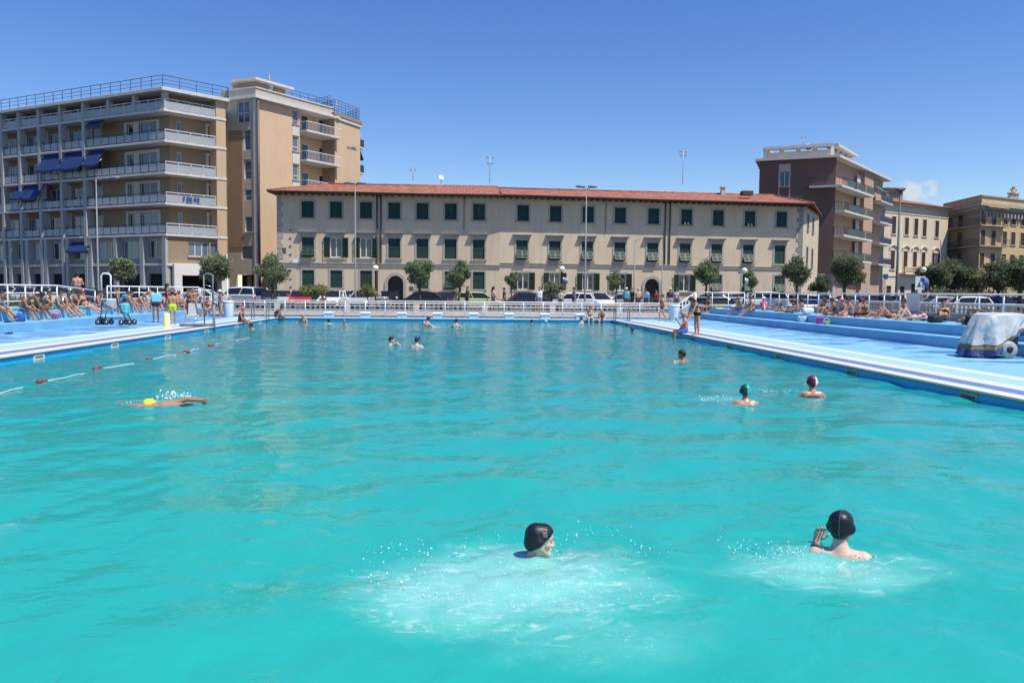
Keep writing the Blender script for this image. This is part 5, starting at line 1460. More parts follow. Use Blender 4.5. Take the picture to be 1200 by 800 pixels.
MB().box(-.17,.17,-.02,.02,zz-.2,zz+.2).build('plate',mat('sign_roadblue',(.03,.08,.25),.4),o,world=False); MB().cyl((0,.03,0),(0,.03,zz),.03,n=8).build('post',M_galv,o,world=False)
# pale pickets at the foot of the brown block
o = empty('picket_fence',(x_at(975,66),66,STREET),'row of tall pale pickets in front of the brown apartment block','fence')
for i,px in enumerate((971,977,983,988,998,1004,1008,1013,1017)):
    x = x_at(px,66)-x_at(975,66); h = [2.0,2.2,1.7,1.9,1.6,1.5,1.9,1.4,2.1][i]
    MB().prism([(x-.09,-.03),(x+.09,-.03),(x+.09,.03),(x-.09,.03)],0,h).build('picket',M_slab,o,world=False)
mb = MB(); x0,x1 = x_at(970,66)-x_at(975,66), x_at(1018,66)-x_at(975,66); mb.box(x0,x1,.032,.07,.5,.6); mb.box(x0,x1,.032,.07,1.2,1.3); mb.build('fence_rail',M_slab,o,world=False)
o = None
# ================================================================ pool-side furniture
M_rope = mat('rope_white', (.62,.66,.66), .6)
M_float = mat('float_red', (.20,.045,.035), .5, var=.3, scale=20)
M_cyanb = mat('block_cyan', (.30,.58,.75), .5, var=.06)
M_yelp = mat('post_yellow', (.80,.72,.30), .5, var=.05)
# openings in the pool wall just above the water
def skimmer(x, y, sgn, label, group, m):
    o = empty('wall_opening',(x,y,-.12),label,'skimmer',group)
    fr = MB(); w = .27
    for (a,b,c,d) in ((-w,-w+.06,-.11,.055),(w-.06,w,-.11,.055),(-w+.06,w-.06,.005,.055),(-w+.06,w-.06,-.11,-.055)): fr.box(-.012,.02,a,b,c,d)
    fr.v = [(p[0]*sgn,p[1],p[2]) for p in fr.v]; fr.build('frame',m,o,world=False)
    f = MB(); f.box(.002,.012,-w+.06,w-.06,-.055,.005); f.v = [(p[0]*sgn,p[1],p[2]) for p in f.v]; f.build('slot',mat('slot_olive',(.16,.16,.10),.7),o,world=False)
for i in range(7): skimmer(XL, 17.3+4.65*i, 1, 'small white framed opening in the sunlit blue wall of the left pool edge', 'openings along the left pool wall', M_frame)
for i in range(8): skimmer(XR, 14.15+4.45*i, -1, 'small greenish framed opening in the shaded right pool wall', 'openings along the right pool wall', mat('frame_greenish',(.30,.42,.36),.5,var=.15))
# starting blocks
for px in (385,428,471,513,555,597,639,680):
    x = x_at(px,50.3); o = empty('starting_block',(x,50.35,.0),'low light blue starting block between the far pool edge and the white railing','starting block','starting blocks along the far edge')
    MB().box(-.28,.28,-.3,.3,.005,.26).build('base',M_cyanb,o,world=False,bevel=.02)
    b = MB(); b.add([(-.30,-.34,.262),(.30,-.34,.262),(.30,.34,.30),(-.30,.34,.30),(-.30,-.34,.31),(.30,-.34,.31),(.30,.34,.36),(-.30,.34,.36)],[(3,2,1,0),(4,5,6,7),(0,1,5,4),(1,2,6,5),(2,3,7,6),(3,0,4,7)]); b.build('platform',M_frame,o,world=False)
# lane rope with red float clusters
o = empty('lane_rope',(-8.4,13.2,WZ),'white lane rope with red float clusters lying along the left side of the pool','lane rope')
rg = random.Random(2); mb = MB(); pts = []
for i in range(0,105):
    y = 11.5+i*.2; x = -8.4+.10*math.sin(y*.6)+.05*math.sin(y*1.9)
    pts.append(Vector((x+8.4, y-13.2, -.001+.014*math.sin(y*2.3)+.010*math.sin(y*5))))
MB().tube(pts,.011,6).build('rope',M_rope,o,world=False)
for i in range(5):
    y = 16.4+2.65*i; x = -8.4+.10*math.sin(y*.6)+.05*math.sin(y*1.9); f = MB()
    for j in range(4): f.lathe([(.02,-.035),(.05,-.03),(.055,0),(.05,.03),(.02,.035)],(x+8.4+rg.uniform(-.04,.04),y-13.2+(j-1.5)*.085,.018+rg.uniform(-.02,.01)),12,'Y')
    f.build('float_cluster',M_float,o,world=False)
# pool lift
o = empty('pool_lift',(XL-.25,37.0,0),'grey steel pool lift with a hanging seat and tall mast at the left edge','pool lift')
mb = MB(); mb.cyl((-.18,0,-.02),(-.18,0,2.35),.03,n=10); mb.cyl((.28,-.1,-.5),(.28,-.1,1.0),.06,n=10); mb.tube([(-.18,0,2.35),(.0,0,2.42),(.22,0,2.35),(.22,0,.9)],.035,8); mb.tube([(-.18,0,.75),(.28,-.1,.72)],.035,8); mb.build('mast',M_galv,o,world=False)
mb = MB(); mb.box(-1.25,.15,-.16,.16,.015,.13); mb.build('base_beam',M_galv,o,world=False,bevel=.02)
mb = MB()
for i in range(7): mb.tube([(-.18,0,1.9-i*.16),(.22,0,1.8-i*.16)],.018,5)
mb.build('rungs',M_metal,o,world=False)
st = MB(); st.add([(-1.0,-.2,.52),(-.4,-.2,.50),(-.4,.3,.52),(-1.0,.3,.54)],[(0,1,2,3)]); st.add([(-1.0,.3,.54),(-.4,.3,.52),(-.45,.42,1.05),(-1.02,.42,1.06)],[(0,1,2,3)]); so = st.build('seat',mat('seat_grey',(.46,.46,.45),.5),o,world=False); sm = so.modifiers.new('t','SOLIDIFY'); sm.thickness=.05
mb = MB(); mb.tube([(-.4,0,.55),(-.25,0,.7),(-.18,0,1.05)],.03,6); mb.tube([(-.95,-.2,.5),(-.95,-.35,.2),(-.5,-.35,.2),(-.45,-.2,.5)],.02,6); mb.build('seat_arm',M_metal,o,world=False)
# pool ladders (grab rails)
def ladder(x,y,sx,sy,label):
    o = empty('pool_ladder',(x,y,0),label,'pool ladder')
    for k in (-.28,.28):
        dx,dy = (0,k) if sx else (k,0)
        mb = MB(); q = lambda t,z: (dx+sx*t,dy+sy*t,z)
        mb.tube([q(-.75,.0),q(-.75,.62),q(-.68,.80),q(-.5,.88),q(-.1,.88),q(.06,.80),q(.10,.55),q(.10,-1.1)],.028,8); mb.build('grab_rail',M_galv,o,world=False)
    mb = MB()
    for i in range(4):
        z = -.25-.27*i; a = (.10*sx-.28*sy,.10*sy-.28*sx,z); b = (.10*sx+.28*sy,.10*sy+.28*sx,z); mb.tube([a,b],.035,6)
    mb.build('treads',M_galv,o,world=False)
ladder(XR,48.3,-1,0,'dark steel ladder at the far right corner of the pool')
ladder(XL,46.6,1,0,'dark steel ladder at the far left corner of the pool')
# yellow post and white bins
p = at_z(195.5,384,0.0); o = empty('yellow_post',(p.x,p.y,0),'pale yellow cylindrical post on the left deck beside the child','post')
MB().lathe([(.14,0),(.145,.03),(.14,.06),(.14,.58),(.12,.63),(.02,.65)],n=20).build('shaft',M_yelp,o,world=False); MB().lathe([(.19,0),(.19,.02),(.15,.03)],n=20).build('foot_ring',M_yelp,o,world=False)
def bin_(px,Y,label,r=.33,h=.98):
    x = x_at(px,Y); o = empty('litter_bin',(x,Y,0),label,'bin')
    MB().lathe([(r*.86,0),(r*.88,.02),(r,.86*h),(r*1.0,.9*h)],n=20).build('bin_body',mat('bin_white',(.60,.66,.68),.4,var=.06),o,world=False)
    MB().lathe([(r*1.06,.9*h),(r*1.08,.93*h),(r*1.02,.99*h),(r*.5,1.0*h),(.01,1.01*h)],n=20).build('bin_lid',mat('bin_lid',(.66,.69,.70),.4,var=.04),o,world=False)
bin_(267.5,50.9,'round white bin at the far left corner, beside the end of the railing')
bin_(790,50.0,'round white bin at the far right corner, behind the walking woman')
# folded walking frame with bags and small wheels on the left deck
p = at_z(136,380.5,0); o = empty('shopping_trolley',(p.x,p.y,0),'wheeled metal walker with a cyan bag parked on the left deck','walker')
mb = MB()
for sy in (-.25,.25):
    mb.tube([(-.62,sy,.14),(-.55,sy,.55),(-.5,sy,1.15),(-.3,sy,1.18)],.022,6); mb.tube([(.62,sy,.14),(.42,sy,.55),(.2,sy,1.0),(.38,sy,1.08)],.022,6); mb.tube([(-.6,sy,.3),(.55,sy,.3)],.02,6); mb.tube([(-.5,sy,1.0),(.42,sy,.55)],.02,6)
for q in ((-.5,.9),(-.6,.3),(.5,.45),(.2,1.0)): mb.tube([(q[0],-.25,q[1]),(q[0],.25,q[1])],.02,6)
mb.build('frame',M_trimb,o,world=False)
for wx in (-.7,-.33,.35,.72):
    for sy in (-.27,.27):
        t = MB().lathe([(.05,-.02),(.115,-.025),(.13,0),(.115,.025),(.05,.02)],(wx,sy,.13),16,'Y').build('wheel',M_tyre,o,world=False)
        MB().lathe([(.01,-.02),(.06,-.03),(.06,.03),(.01,.02)],(wx,sy,.13),10,'Y').build('hub',M_rim,t,world=False)
mb = MB(); mb.box(.24,.60,-.2,.2,.5,1.02); mb.build('bag',mat('bag_cyan',(.10,.48,.58),.7,var=.2,scale=6),o,world=False,bevel=.09)
mb = MB(); mb.box(-.62,-.02,-.22,.22,.62,1.22); b_ = mb.build('cushion',mat('cushion_grey',(.42,.46,.47),.8,var=.25,scale=8),o,world=False,bevel=.08)

# the tarpaulin-covered cart on the right deck
def cart():
    c0 = at_z(1160,418,0); o = empty('covered_cart',(c0.x,c0.y,0),'pool cart under a crumpled silver tarpaulin with a dark blue hem and one visible wheel','cart')
    th = R(8)
    # local frame: x to the right along the picture, y away
    nu, nv = 132, 26; vs = []
    rg = np.random.default_rng(3); ph = rg.random(12)*6.28
    # skirt outline on the ground (x,y) and top outline
    for j in range(nv+1):
        t = j/nv      # 0 top centre, 1 hem
        for i in range(nu):
            a = 2*math.pi*i/nu; ca, sa = math.cos(a), math.sin(a)
            sq = 1/max(abs(ca)**3+abs(sa)**3, 1e-3)**(1/3)
            tx, ty = .70*ca*sq+.30, .46*sa*sq
            bx, by = .84*ca*sq-.04, .58*sa*sq
            if ca < 0: bx *= 1.06
            if t < .30:
                s_ = t/.30; x, y, z = tx*s_+.30*(1-s_), ty*s_, 1.26-.05*s_*s_+.02*math.sin(3*a+1)*s_
            else:
                s_ = (t-.30)/.70; e_ = s_**.85
                x, y = tx+(bx-tx)*e_, ty+(by-ty)*e_
                hem = .02 + .05*(1+math.sin(2*a+2))*.5
                # the near right flank is hitched up and shows the wheel
                hit = max(0, math.cos(a+.72))**2; hem += .62*hit
                z = 1.21*(1-s_)+hem*s_ 
                saw = lambda q: 2*abs((q/6.2832)%1-.5)*2-1
                fold = .12*saw(5*a+ph[0]+2.4*s_)+.07*saw(9*a+ph[1]-3.1*s_)+.035*saw(17*a+ph[2]+4.5*s_)
                x += ca*fold*s_*.8; y += sa*fold*s_*.8; z += .035*math.sin(9*a+ph[3]+8*s_)*s_*(1-s_)*3
            q_ = Vector((x*2.1,y*2.1+3,z*1.5)); cr = (.06*mnoise.noise(q_*1.2)+.012*(.5-abs(mnoise.noise(q_*2.7))*2))*min(1,t*2.5)
            vs.append((x+cr,y+cr*.6,z+cr*.5*(1-t)))
    fs = []
    for j in range(nv):
        for i in range(nu):
            a_,b_,c_,d_ = j*nu+i,j*nu+(i+1)%nu,(j+1)*nu+(i+1)%nu,(j+1)*nu+i
            fs += [(a_,b_,c_),(a_,c_,d_)] if (i+j)%2 else [(a_,b_,d_),(b_,c_,d_)]
    jm = nv-5
    tb = MB(); tb.add(vs,[f for k,f in enumerate(fs) if k < 2*jm*nu],False); tb.M = None
    tar = tb.build('tarpaulin',mat('tarp_silver',(.50,.53,.52),.38,var=.14,scale=5,bump=.25,bscale=5,spec=.6),o,world=False); tar.rotation_euler.z = th
    sm = tar.modifiers.new('t','SOLIDIFY'); sm.thickness = .008
    jn = nv-3
    hb = MB(); hb.add(vs,fs[2*jm*nu:2*jn*nu]); h2 = hb.build('tarpaulin_stripe',mat('tarp_gold',(.17,.15,.06),.6,var=.3,scale=10),tar,world=False)
    hb = MB(); hb.add(vs,fs[2*jn*nu:]); h3 = hb.build('tarpaulin_hem',mat('tarp_navy',(.03,.045,.16),.5,var=.4,scale=6),tar,world=False)
    wh = MB().lathe([(.10,-.05),(.22,-.055),(.24,0),(.22,.055),(.10,.05)],(.12,-.60,.25),20,'Y').build('wheel',mat('wheel_grey',(.34,.36,.37),.5,var=.1),o,world=False)
    MB().lathe([(.01,-.06),(.09,-.065),(.10,-.04),(.10,.04),(.01,.05)],(.12,-.60,.25),14,'Y').build('hub',M_trimb,wh,world=False)
    w2 = copy_tree(wh,o); w2.location.y = 1.1
    MB().box(-.6,.6,-.4,.4,.28,.36).build('chassis',M_mastdark,o,world=False)
    mb = MB(); mb.box(-.3,.6,-.34,.34,.37,1.08); mb.build('machine',M_mastdark,o,world=False,bevel=.05)
    # a knotted corner that sticks out to the right
    mb = MB(); mb.tube([(.75,-.35,1.15),(1.05,-.5,1.02),(1.15,-.52,.8),(1.12,-.5,.45),(1.2,-.5,.3)],[.10,.08,.06,.07,.02],7); mb.build('tarpaulin_corner',MATS['tarp_silver'],tar,world=False)
    return o
cart()
# small belongings
def bucket(p, r, h, m, label, name='bucket'):
    o = empty(name,p,label,'bucket'); MB().lathe([(r*.75,0),(r,h),(r*1.06,h),(r*1.06,h-.02),(r*.9,h-.02),(r*.68,.02)],n=16).build('pail',m,o,world=False)
    MB().tube([(-r,0,h),(-r*.7,0,h+r*.7),(0,0,h+r*.95),(r*.7,0,h+r*.7),(r,0,h)],.012,5).build('handle',M_frame,o,world=False)
M_pink = mat('plastic_pink',(.72,.06,.34),.35,var=.05); M_pinkl = mat('plastic_pink_light',(.75,.25,.48),.35,var=.05)
p = at_y(960,380,40.3); bucket((16.55,x_at(960,1)*0+ (16.55/ (ray(960,380).x/ray(960,380).y)),.36),.17,.30,M_pink,'bright pink bucket on the lower step of the right terrace')
def on_x(px, X): 
    d = ray(px, 365); return X*d.y/d.x      # depth at which the picture column px meets the plane x = X
bucket((16.6,on_x(969,16.6),.36),.15,.15,mat('plastic_yellow',(.62,.60,.20),.4),'yellow green bucket beside the bright pink one')
bucket((-17.4,on_x(65.5,-17.4),.36),.16,.26,M_pinkl,'light pink bucket by the feet of two women on the left terrace')
def bag(p, w, d, h, m, label, cat='bag', strap=True):
    o = empty('bag',p,label,cat); mb = MB()
    nu, nv = 20, 9; vs = []; rb = random.Random(int(w*1000+h*77)); a1, a2, a3 = rb.random()*6, rb.random()*6, rb.random()*6; e_ = .45 if strap else .75
    for j in range(nv+1):
        ph = math.pi*(j/nv-.5); cz, sz = abs(math.cos(ph))**e_, math.copysign(abs(math.sin(ph))**e_, math.sin(ph))
        for i in range(nu):
            th = 2*math.pi*i/nu; cx, sx_ = math.copysign(abs(math.cos(th))**.55,math.cos(th)), math.copysign(abs(math.sin(th))**.55,math.sin(th))
            k = 1+.07*math.sin(3*th+a1+2*ph)+.05*math.sin(5*th+a2-3*ph)
            vs.append((w/2*cx*cz*k, d/2*sx_*cz*k, max(0,h*.5*(1+sz)+h*.09*math.sin(2*th+a3)*cz*(j/nv))))
    mb.add(vs,[(j*nu+i,j*nu+(i+1)%nu,(j+1)*nu+(i+1)%nu,(j+1)*nu+i) for j in range(nv) for i in range(nu)],True); mb.build('bag_body',m,o,world=False)
    if strap: MB().tube([(-w*.3,0,h*.8),(-w*.15,0,h*1.15),(w*.15,0,h*1.15),(w*.3,0,h*.8)],.018,6).build('strap',M_trimb,o,world=False)
bag((17.6,on_x(1097,17.6),.72),.55,.35,.28,mat('bag_black',(.02,.02,.025),.7,var=.3),'black beach bag between two sunbathers on the right terrace')
bag((17.3,on_x(827,17.3)-3.0,.36),.6,.5,.42,mat('bag_lime',(.30,.62,.06),.5,var=.15),'lime green bag at the far end of the right terrace')
bag((17.25,on_x(946,17.25),.72),.55,.45,.36,mat('towel_heap_white',(.62,.64,.68),.9,var=.2,scale=9),'heap of white towels right of the lying bather','towels',False)
bag((16.75,on_x(940.5,16.75),.36),.42,.3,.30,mat('bag_pale_blue',(.42,.55,.66),.6,var=.1),'pale blue cool bag on the step left of the pink bucket')
bag((-17.4,on_x(23,-17.4),.36),.35,.3,.28,mat('bag_navy',(.03,.09,.32),.7,var=.3),'dark blue bag under the seat of the bald old man')
bag((-18.2,on_x(94,-18.2),.72),.5,.4,.14,mat('towel_teal',(.12,.34,.32),.9,var=.2,scale=8),'folded teal towel left of the woman in the red cap','towel',False)
bag((17.5,on_x(862,17.5),.72),.9,.6,.28,mat('towels_mixed',(.30,.36,.55),.9,var=.7,scale=7),'pile of mixed blue and white towels at the far end of the right terrace','towels',False)
def towel(p, w, l, m, label, rot=0, hang=None):
    o = None; mb = MB(); n = 8; vs = []
    for i in range(n+1):
        for j in range(5):
            x = -w/2+w*j/4; y = -l/2+l*i/n; vs.append((x+.02*math.sin(5*y),y,.012+.008*math.sin(7*x+5*y)))
    mb.add(vs,[(i*5+j,i*5+j+1,(i+1)*5+j+1,(i+1)*5+j) for i in range(n) for j in range(4)],True)
    t = mb.build('towel',m); t.location = p; t.rotation_euler.z = rot; sm = t.modifiers.new('t','SOLIDIFY'); sm.thickness = .012; return tag(t,label,'towel')
towel((18.1,on_x(1050,18.0),.725),.8,1.9,mat('towel_white',(.66,.66,.64),.9,var=.05),'white towel under the sunbathers with raised knees',.2)
towel((17.6,on_x(915,17.6),.725),.8,1.9,mat('towel_sky',(.35,.5,.68),.9,var=.15,scale=5),'light blue towel under the woman in magenta',.1)
towel((17.7,on_x(1000,17.7),.725),.8,2.2,MATS['towel_white'],'white towel spread before the group seated at the right railing',.1)
# white towel drying over the right railing
y = on_x(1070,19.55); mb = MB(); n = 8
for sx_ in (-.05,.05):
    vs = []
    for i in range(n+1):
        for j in range(5): vs.append((19.58+sx_*(1+.35*math.sin(4*i/n+j)),y-.55+1.1*i/n,1.83-.22*j*(1 if sx_<0 else .5)))
    mb.add(vs,[(i*5+j,i*5+j+1,(i+1)*5+j+1,(i+1)*5+j) for i in range(n) for j in range(4)],True)
mb.add([(19.53,y-.55,1.832),(19.53,y+.55,1.832),(19.63,y+.55,1.832),(19.63,y-.55,1.832)],[(0,1,2,3)])
tag(mb.build('towel',MATS['towel_white']),'white towel hung over the right railing beside dark haired sunbather','towel')
# green and blue ring by the left edge
o = MB(); a = Vector((-18.0,on_x(10,-18.0),.86)); o.tube([(a.x+.32*math.cos(t*.3927),a.y+.32*math.sin(t*.3927),a.z) for t in range(16)],.075,10,closed=True)
tag(o.build('swim_ring',mat('ring_bluegreen',(.05,.36,.45),.4,var=.6,scale=2.5)),'blue and green swim ring on the step at the left edge','swim ring')
# sandals on the deck
for px,py,z in ((10,390,0),(9,381,.36)):
    p = at_z(px,py+1,0) if z == 0 else Vector((-17.35,on_x(px,-17.35),.36)); o = empty('sandals',p,'pair of dark sandals lying on the '+('deck below the left terrace' if z==0 else 'lower step at the left edge'),'sandals')
    for s_ in (-.09,.09):
        f = MB(); f.ball((0,s_,.02),.13,10,(1.1,.42,.16)); so = f.build('sole',M_trimb,o,world=False); MB().tube([(.05,s_-.05,.02),(.05,s_,.07),(.05,s_+.05,.02)],.012,5).build('strap',M_trimb,so,world=False)
# ================================================================ people: one continuous skin grown from a posed skeleton
def sdf_surface(prims, res, cut=None, pad=.03):
    """naive surface nets over a smooth union of tapered capsules (a, b, ra, rb, k); cut: list of (point, normal) kept half spaces"""
    A = np.array([p[0] for p in prims], float); Bq = np.array([p[1] for p in prims], float)
    rmax = np.array([max(p[2],p[3]) for p in prims])
    lo = np.minimum(A,Bq).min(0) - rmax.max() - pad; hi = np.maximum(A,Bq).max(0) + rmax.max() + pad
    n = np.maximum(4, np.ceil((hi-lo)/res).astype(int)+1)
    D = np.full(n, .5, np.float32)
    ax = [lo[i]+res*np.arange(n[i]) for i in range(3)]
    for (a,b,ra,rb,k) in prims:
        a = np.array(a,float); b = np.array(b,float); m = max(ra,rb)+max(k*1.5, res*2.5)
        i0 = np.maximum(0, ((np.minimum(a,b)-m-lo)/res).astype(int)); i1 = np.minimum(n, ((np.maximum(a,b)+m-lo)/res).astype(int)+2)
        sl = tuple(slice(i0[i], i1[i]) for i in range(3))
        X,Y,Z = np.meshgrid(*[ax[i][sl[i]] for i in range(3)], indexing='ij', sparse=True)
        ab = b-a; L2 = max(1e-9, ab@ab)
        t = np.clip(((X-a[0])*ab[0]+(Y-a[1])*ab[1]+(Z-a[2])*ab[2])/L2, 0, 1)
        d = np.sqrt((X-a[0]-t*ab[0])**2+(Y-a[1]-t*ab[1])**2+(Z-a[2]-t*ab[2])**2)-(ra+(rb-ra)*t)
        cur = D[sl]
        if k > 0:
            h = np.clip(.5+.5*(cur-d)/k, 0, 1); D[sl] = cur*(1-h)+d*h-k*h*(1-h)
        else: D[sl] = np.minimum(cur, d)
    if cut:
        X,Y,Z = np.meshgrid(*ax, indexing='ij', sparse=True)
        for (p,nn) in cut: D = np.maximum(D, -((X-p[0])*nn[0]+(Y-p[1])*nn[1]+(Z-p[2])*nn[2]))
    neg = D < 0
    nx,ny,nz = n-1
    S = np.zeros((nx,ny,nz,3)); C_ = np.zeros((nx,ny,nz))
    cs = [(i,j,k) for i in (0,1) for j in (0,1) for k in (0,1)]
    g = lambda c: D[c[0]:c[0]+nx, c[1]:c[1]+ny, c[2]:c[2]+nz]
    for c0 in cs:
        for axx in range(3):
            if c0[axx]: continue
            c1 = list(c0); c1[axx] = 1
            d0, d1 = g(c0), g(c1); x = (d0 < 0) != (d1 < 0)
            t = np.where(x, d0/np.where(x, d0-d1, 1), 0)
            for q in range(3): S[...,q] += x*(c0[q]+(t if q == axx else 0))
            C_ += x
    act = C_ > 0
    idx = np.full((nx,ny,nz), -1, int); idx[act] = np.arange(act.sum())
    ii = np.argwhere(act)
    V = lo + res*(ii + S[act]/C_[act][:,None])
    faces = []
    for axx in range(3):
        o1, o2 = [(1,2),(2,0),(0,1)][axx]
        a0 = [slice(1,-1)]*3; a1 = [slice(1,-1)]*3; a0[axx] = slice(0,-1); a1[axx] = slice(1,None)
        s0, s1 = neg[tuple(a0)], neg[tuple(a1)]
        for flip, m in ((False, s0 & ~s1), (True, ~s0 & s1)):
            e = np.argwhere(m)
            if not len(e): continue
            base = e + 1; base[:,axx] -= 1
            def ix(d1,d2):
                q = base.copy(); q[:,o1] -= d1; q[:,o2] -= d2
                return idx[q[:,0],q[:,1],q[:,2]]
            quad = np.stack([ix(0,0),ix(1,0),ix(1,1),ix(0,1)],1)
            if flip: quad = quad[:,::-1]
            faces.append(quad)
    F = np.concatenate(faces) if faces else np.zeros((0,4),int)
    F = F[(F >= 0).all(1)]
    return V, F

def skin_mat(name, rough):
    m = bpy.data.materials.new(name); m.use_nodes = True; nt = m.node_tree; N, L = nt.nodes, nt.links; p = N['Principled BSDF']
    at = N.new('ShaderNodeAttribute'); at.attribute_name = 'Col'
    tc = N.new('ShaderNodeTexCoord'); nz = N.new('ShaderNodeTexNoise'); nz.inputs['Scale'].default_value = 14; nz.inputs['Detail'].default_value = 4; L.new(tc.outputs['Object'], nz.inputs['Vector'])
    mr = N.new('ShaderNodeMapRange'); mr.inputs[3].default_value = .82; mr.inputs[4].default_value = 1.15; L.new(nz.outputs['Fac'], mr.inputs[0])
    vm = N.new('ShaderNodeVectorMath'); vm.operation = 'SCALE'; L.new(at.outputs['Color'], vm.inputs[0]); L.new(mr.outputs[0], vm.inputs['Scale'])
    L.new(vm.outputs[0], p.inputs['Base Color']); p.inputs['Roughness'].default_value = rough; p.inputs['Specular IOR Level'].default_value = .4
    p.inputs['Subsurface Weight'].default_value = .06; p.inputs['Subsurface Scale'].default_value = .01
    return m
M_skin, M_skinwet = skin_mat('skin', .5), skin_mat('skin_wet', .28)
def cloth_mat(c, rough=.75): return mat('cloth_%d_%d_%d' % tuple(int(x*999) for x in c), c, rough, var=.12, scale=12, bump=.1, bscale=60)
HAIR = dict(dark=(.014,.010,.008), brown=(.045,.025,.014), blond=(.30,.20,.09), grey=(.28,.27,.26), white=(.5,.5,.49))
SKIN = dict(tan=(.40,.205,.12), dark=(.20,.095,.055), fair=(.56,.36,.27), pale=(.62,.43,.34), red=(.50,.245,.17), bronze=(.29,.145,.085))
V3 = lambda *a: Vector(a)
def person(label, pos, yaw, pose='stand', H=1.70, sex='m', skin='tan', hair='short', hc='dark', wear=(), rest='min', res=.019, hres=.0105, belly=0, wet=False, group=None, cap=None, head_z=None, name='person', **ov):
    s = H/1.73
    P = dict(up=(0,0,1), up2=None, fwd=(0,1,0), hup=None, hf=None,
             thL=(-.05,.03,-1), thR=(.05,.03,-1), shL=(-.02,-.05,-1), shR=(.02,-.05,-1), ftL=None, ftR=None,
             uaL=(-.25,-.05,-1), uaR=(.25,-.05,-1), faL=(-.1,.22,-1), faR=(.1,.22,-1), curl=.45)
    P.update(POSES[pose]); P.update(ov)
    v = lambda q: Vector(q).normalized()
    up, fwd = v(P['up']), Vector(P['fwd']); fwd = (fwd - up*fwd.dot(up)).normalized(); rt = fwd.cross(up)
    up2 = v(P['up2']) if P['up2'] else up; f2 = (fwd - up2*fwd.dot(up2)); f2 = f2.normalized() if f2.length > .2 else (rt.cross(up2)*-1).normalized(); r2 = f2.cross(up2)
    fem = sex == 'f'; sw = .155 if fem else .178; hw = .088 if fem else .085
    pel = V3(0,0,0); waist = pel+up*.17; neck = pel+up*.14+up2*.36
    chest = neck-up2*.14
    hipL, hipR = pel-rt*hw, pel+rt*hw; shL_, shR_ = neck-up2*.055-r2*sw, neck-up2*.055+r2*sw
    hup = v(P['hup']) if P['hup'] else up2
    hf = Vector(P['hf']) if P['hf'] else f2; hf = (hf-hup*hf.dot(hup)).normalized(); hr = hf.cross(hup)
    hc_ = neck+hup*.165+hf*.025
    Hm = lambda x,y,z: hc_+hr*x+hf*y+hup*z
    k = .035; pr = []
    wr_ = .088 if fem else .10; cr = .098 if fem else .108
    pr += [(hipL,hipR,.105 if fem else .098,.105 if fem else .098,k)]
    for sg in (-1,1):
        pr += [(pel+rt*sg*.05+up*.02, waist+rt*sg*(.055 if fem else .07), .10, wr_*.92, k), (waist+rt*sg*(.055 if fem else .07), chest+r2*sg*(.065 if fem else .085), wr_*.92, cr, k)]
        pr += [(chest+r2*sg*.085, neck-up2*.07+r2*sg*.09, cr*.95, .075, k)]
    pr += [(neck-up2*.05-r2*(sw-.02), neck-up2*.05+r2*(sw-.02), .058,.058,k),(neck-up2*.05,neck+up2*.0,.075,.06,k)]
    if fem:
        for sg in (-1,1): pr.append((chest-up2*.035+r2*sg*.07+f2*.075, chest-up2*.05+r2*sg*.075+f2*.085, .055,.05,.03))
    if belly: pr.append((waist+fwd*(.02+belly*.4), waist+fwd*(.03+belly*.5)-up*.05, .10+belly*.25,.10+belly*.25,.05))
    pr.append((neck-up2*.03, hc_-hup*.06-hf*.02, .056 if not fem else .048,.052 if not fem else .045,.03))
    torso = list(pr)
    joints = {}; legs = []; arms = []; hands = []
    for sd,sg in (('L',-1),('R',1)):
        hp = pel+rt*sg*hw; th = v(P['th'+sd]); sh = v(P['sh'+sd]); kn = hp+th*.435; an = kn+sh*.42
        ft = v(P['ft'+sd]) if P['ft'+sd] else (v(Vector(fwd)-sh*Vector(fwd).dot(sh)*.9) if abs(sh.dot(fwd)) < .9 else v(-up*.2+Vector(P['fwd'])*0+V3(0,0,1)))
        dn = v(sh-ft*sh.dot(ft))
        tk = .088 if fem else .085
        legs += [(hp-up*.01+th*.03, kn, tk, .056,.03),(kn,kn+sh*.16,.055,.053,.02),(kn+sh*.12-ft*.012,an,.056,.036,.02),(an-ft*.035+dn*.035,an+ft*.12+dn*.05,.036,.026,.02),(an+ft*.08+dn*.05-rt*.02,an+ft*.15+dn*.055+rt*.015,.026,.020,.015),(an,an+dn*.03,.037,.037,.015)]
        joints['kn'+sd], joints['an'+sd], joints['hp'+sd] = kn, an, hp
        so = neck-up2*.06+r2*sg*sw; ua = v(P['ua'+sd]); fa = v(P['fa'+sd]); el = so+ua*.285; wri = el+fa*.245
        arms += [(so,so+ua*.06,.056,.052,.03),(so,el,.050,.038,.025),(el,el+fa*.09,.040,.039,.015),(el+fa*.06,wri,.038,.026,.015)]
        joints['so'+sd], joints['el'+sd], joints['wr'+sd] = so, el, wri
        hd = v(P.get('hd'+sd) or fa)
        td = P.get('td'+sd); td = v(td) if td else v(f2+up2*.3)
        td = td-hd*td.dot(hd); td = td.normalized() if td.length > .05 else hd.orthogonal().normalized()
        pn = hd.cross(td)*(1 if sg > 0 else -1)
        hands.append((wri,hd,td,pn))
        for q in (-.026,0,.026): arms.append((wri+hd*.005+td*q*.5, wri+hd*.085+td*q, .018,.0155,.014))
    body = torso+legs+arms
    # head
    skull = [(Hm(0,-.024,.047),Hm(0,.024,.051),.079,.074,.02),(Hm(0,.015,.02),Hm(0,.045,-.062),.066,.045,.03),(Hm(-.045,-.005,-.03),Hm(-.012,.062,-.088),.034,.024,.025),(Hm(.045,-.005,-.03),Hm(.012,.062,-.088),.034,.024,.025)]
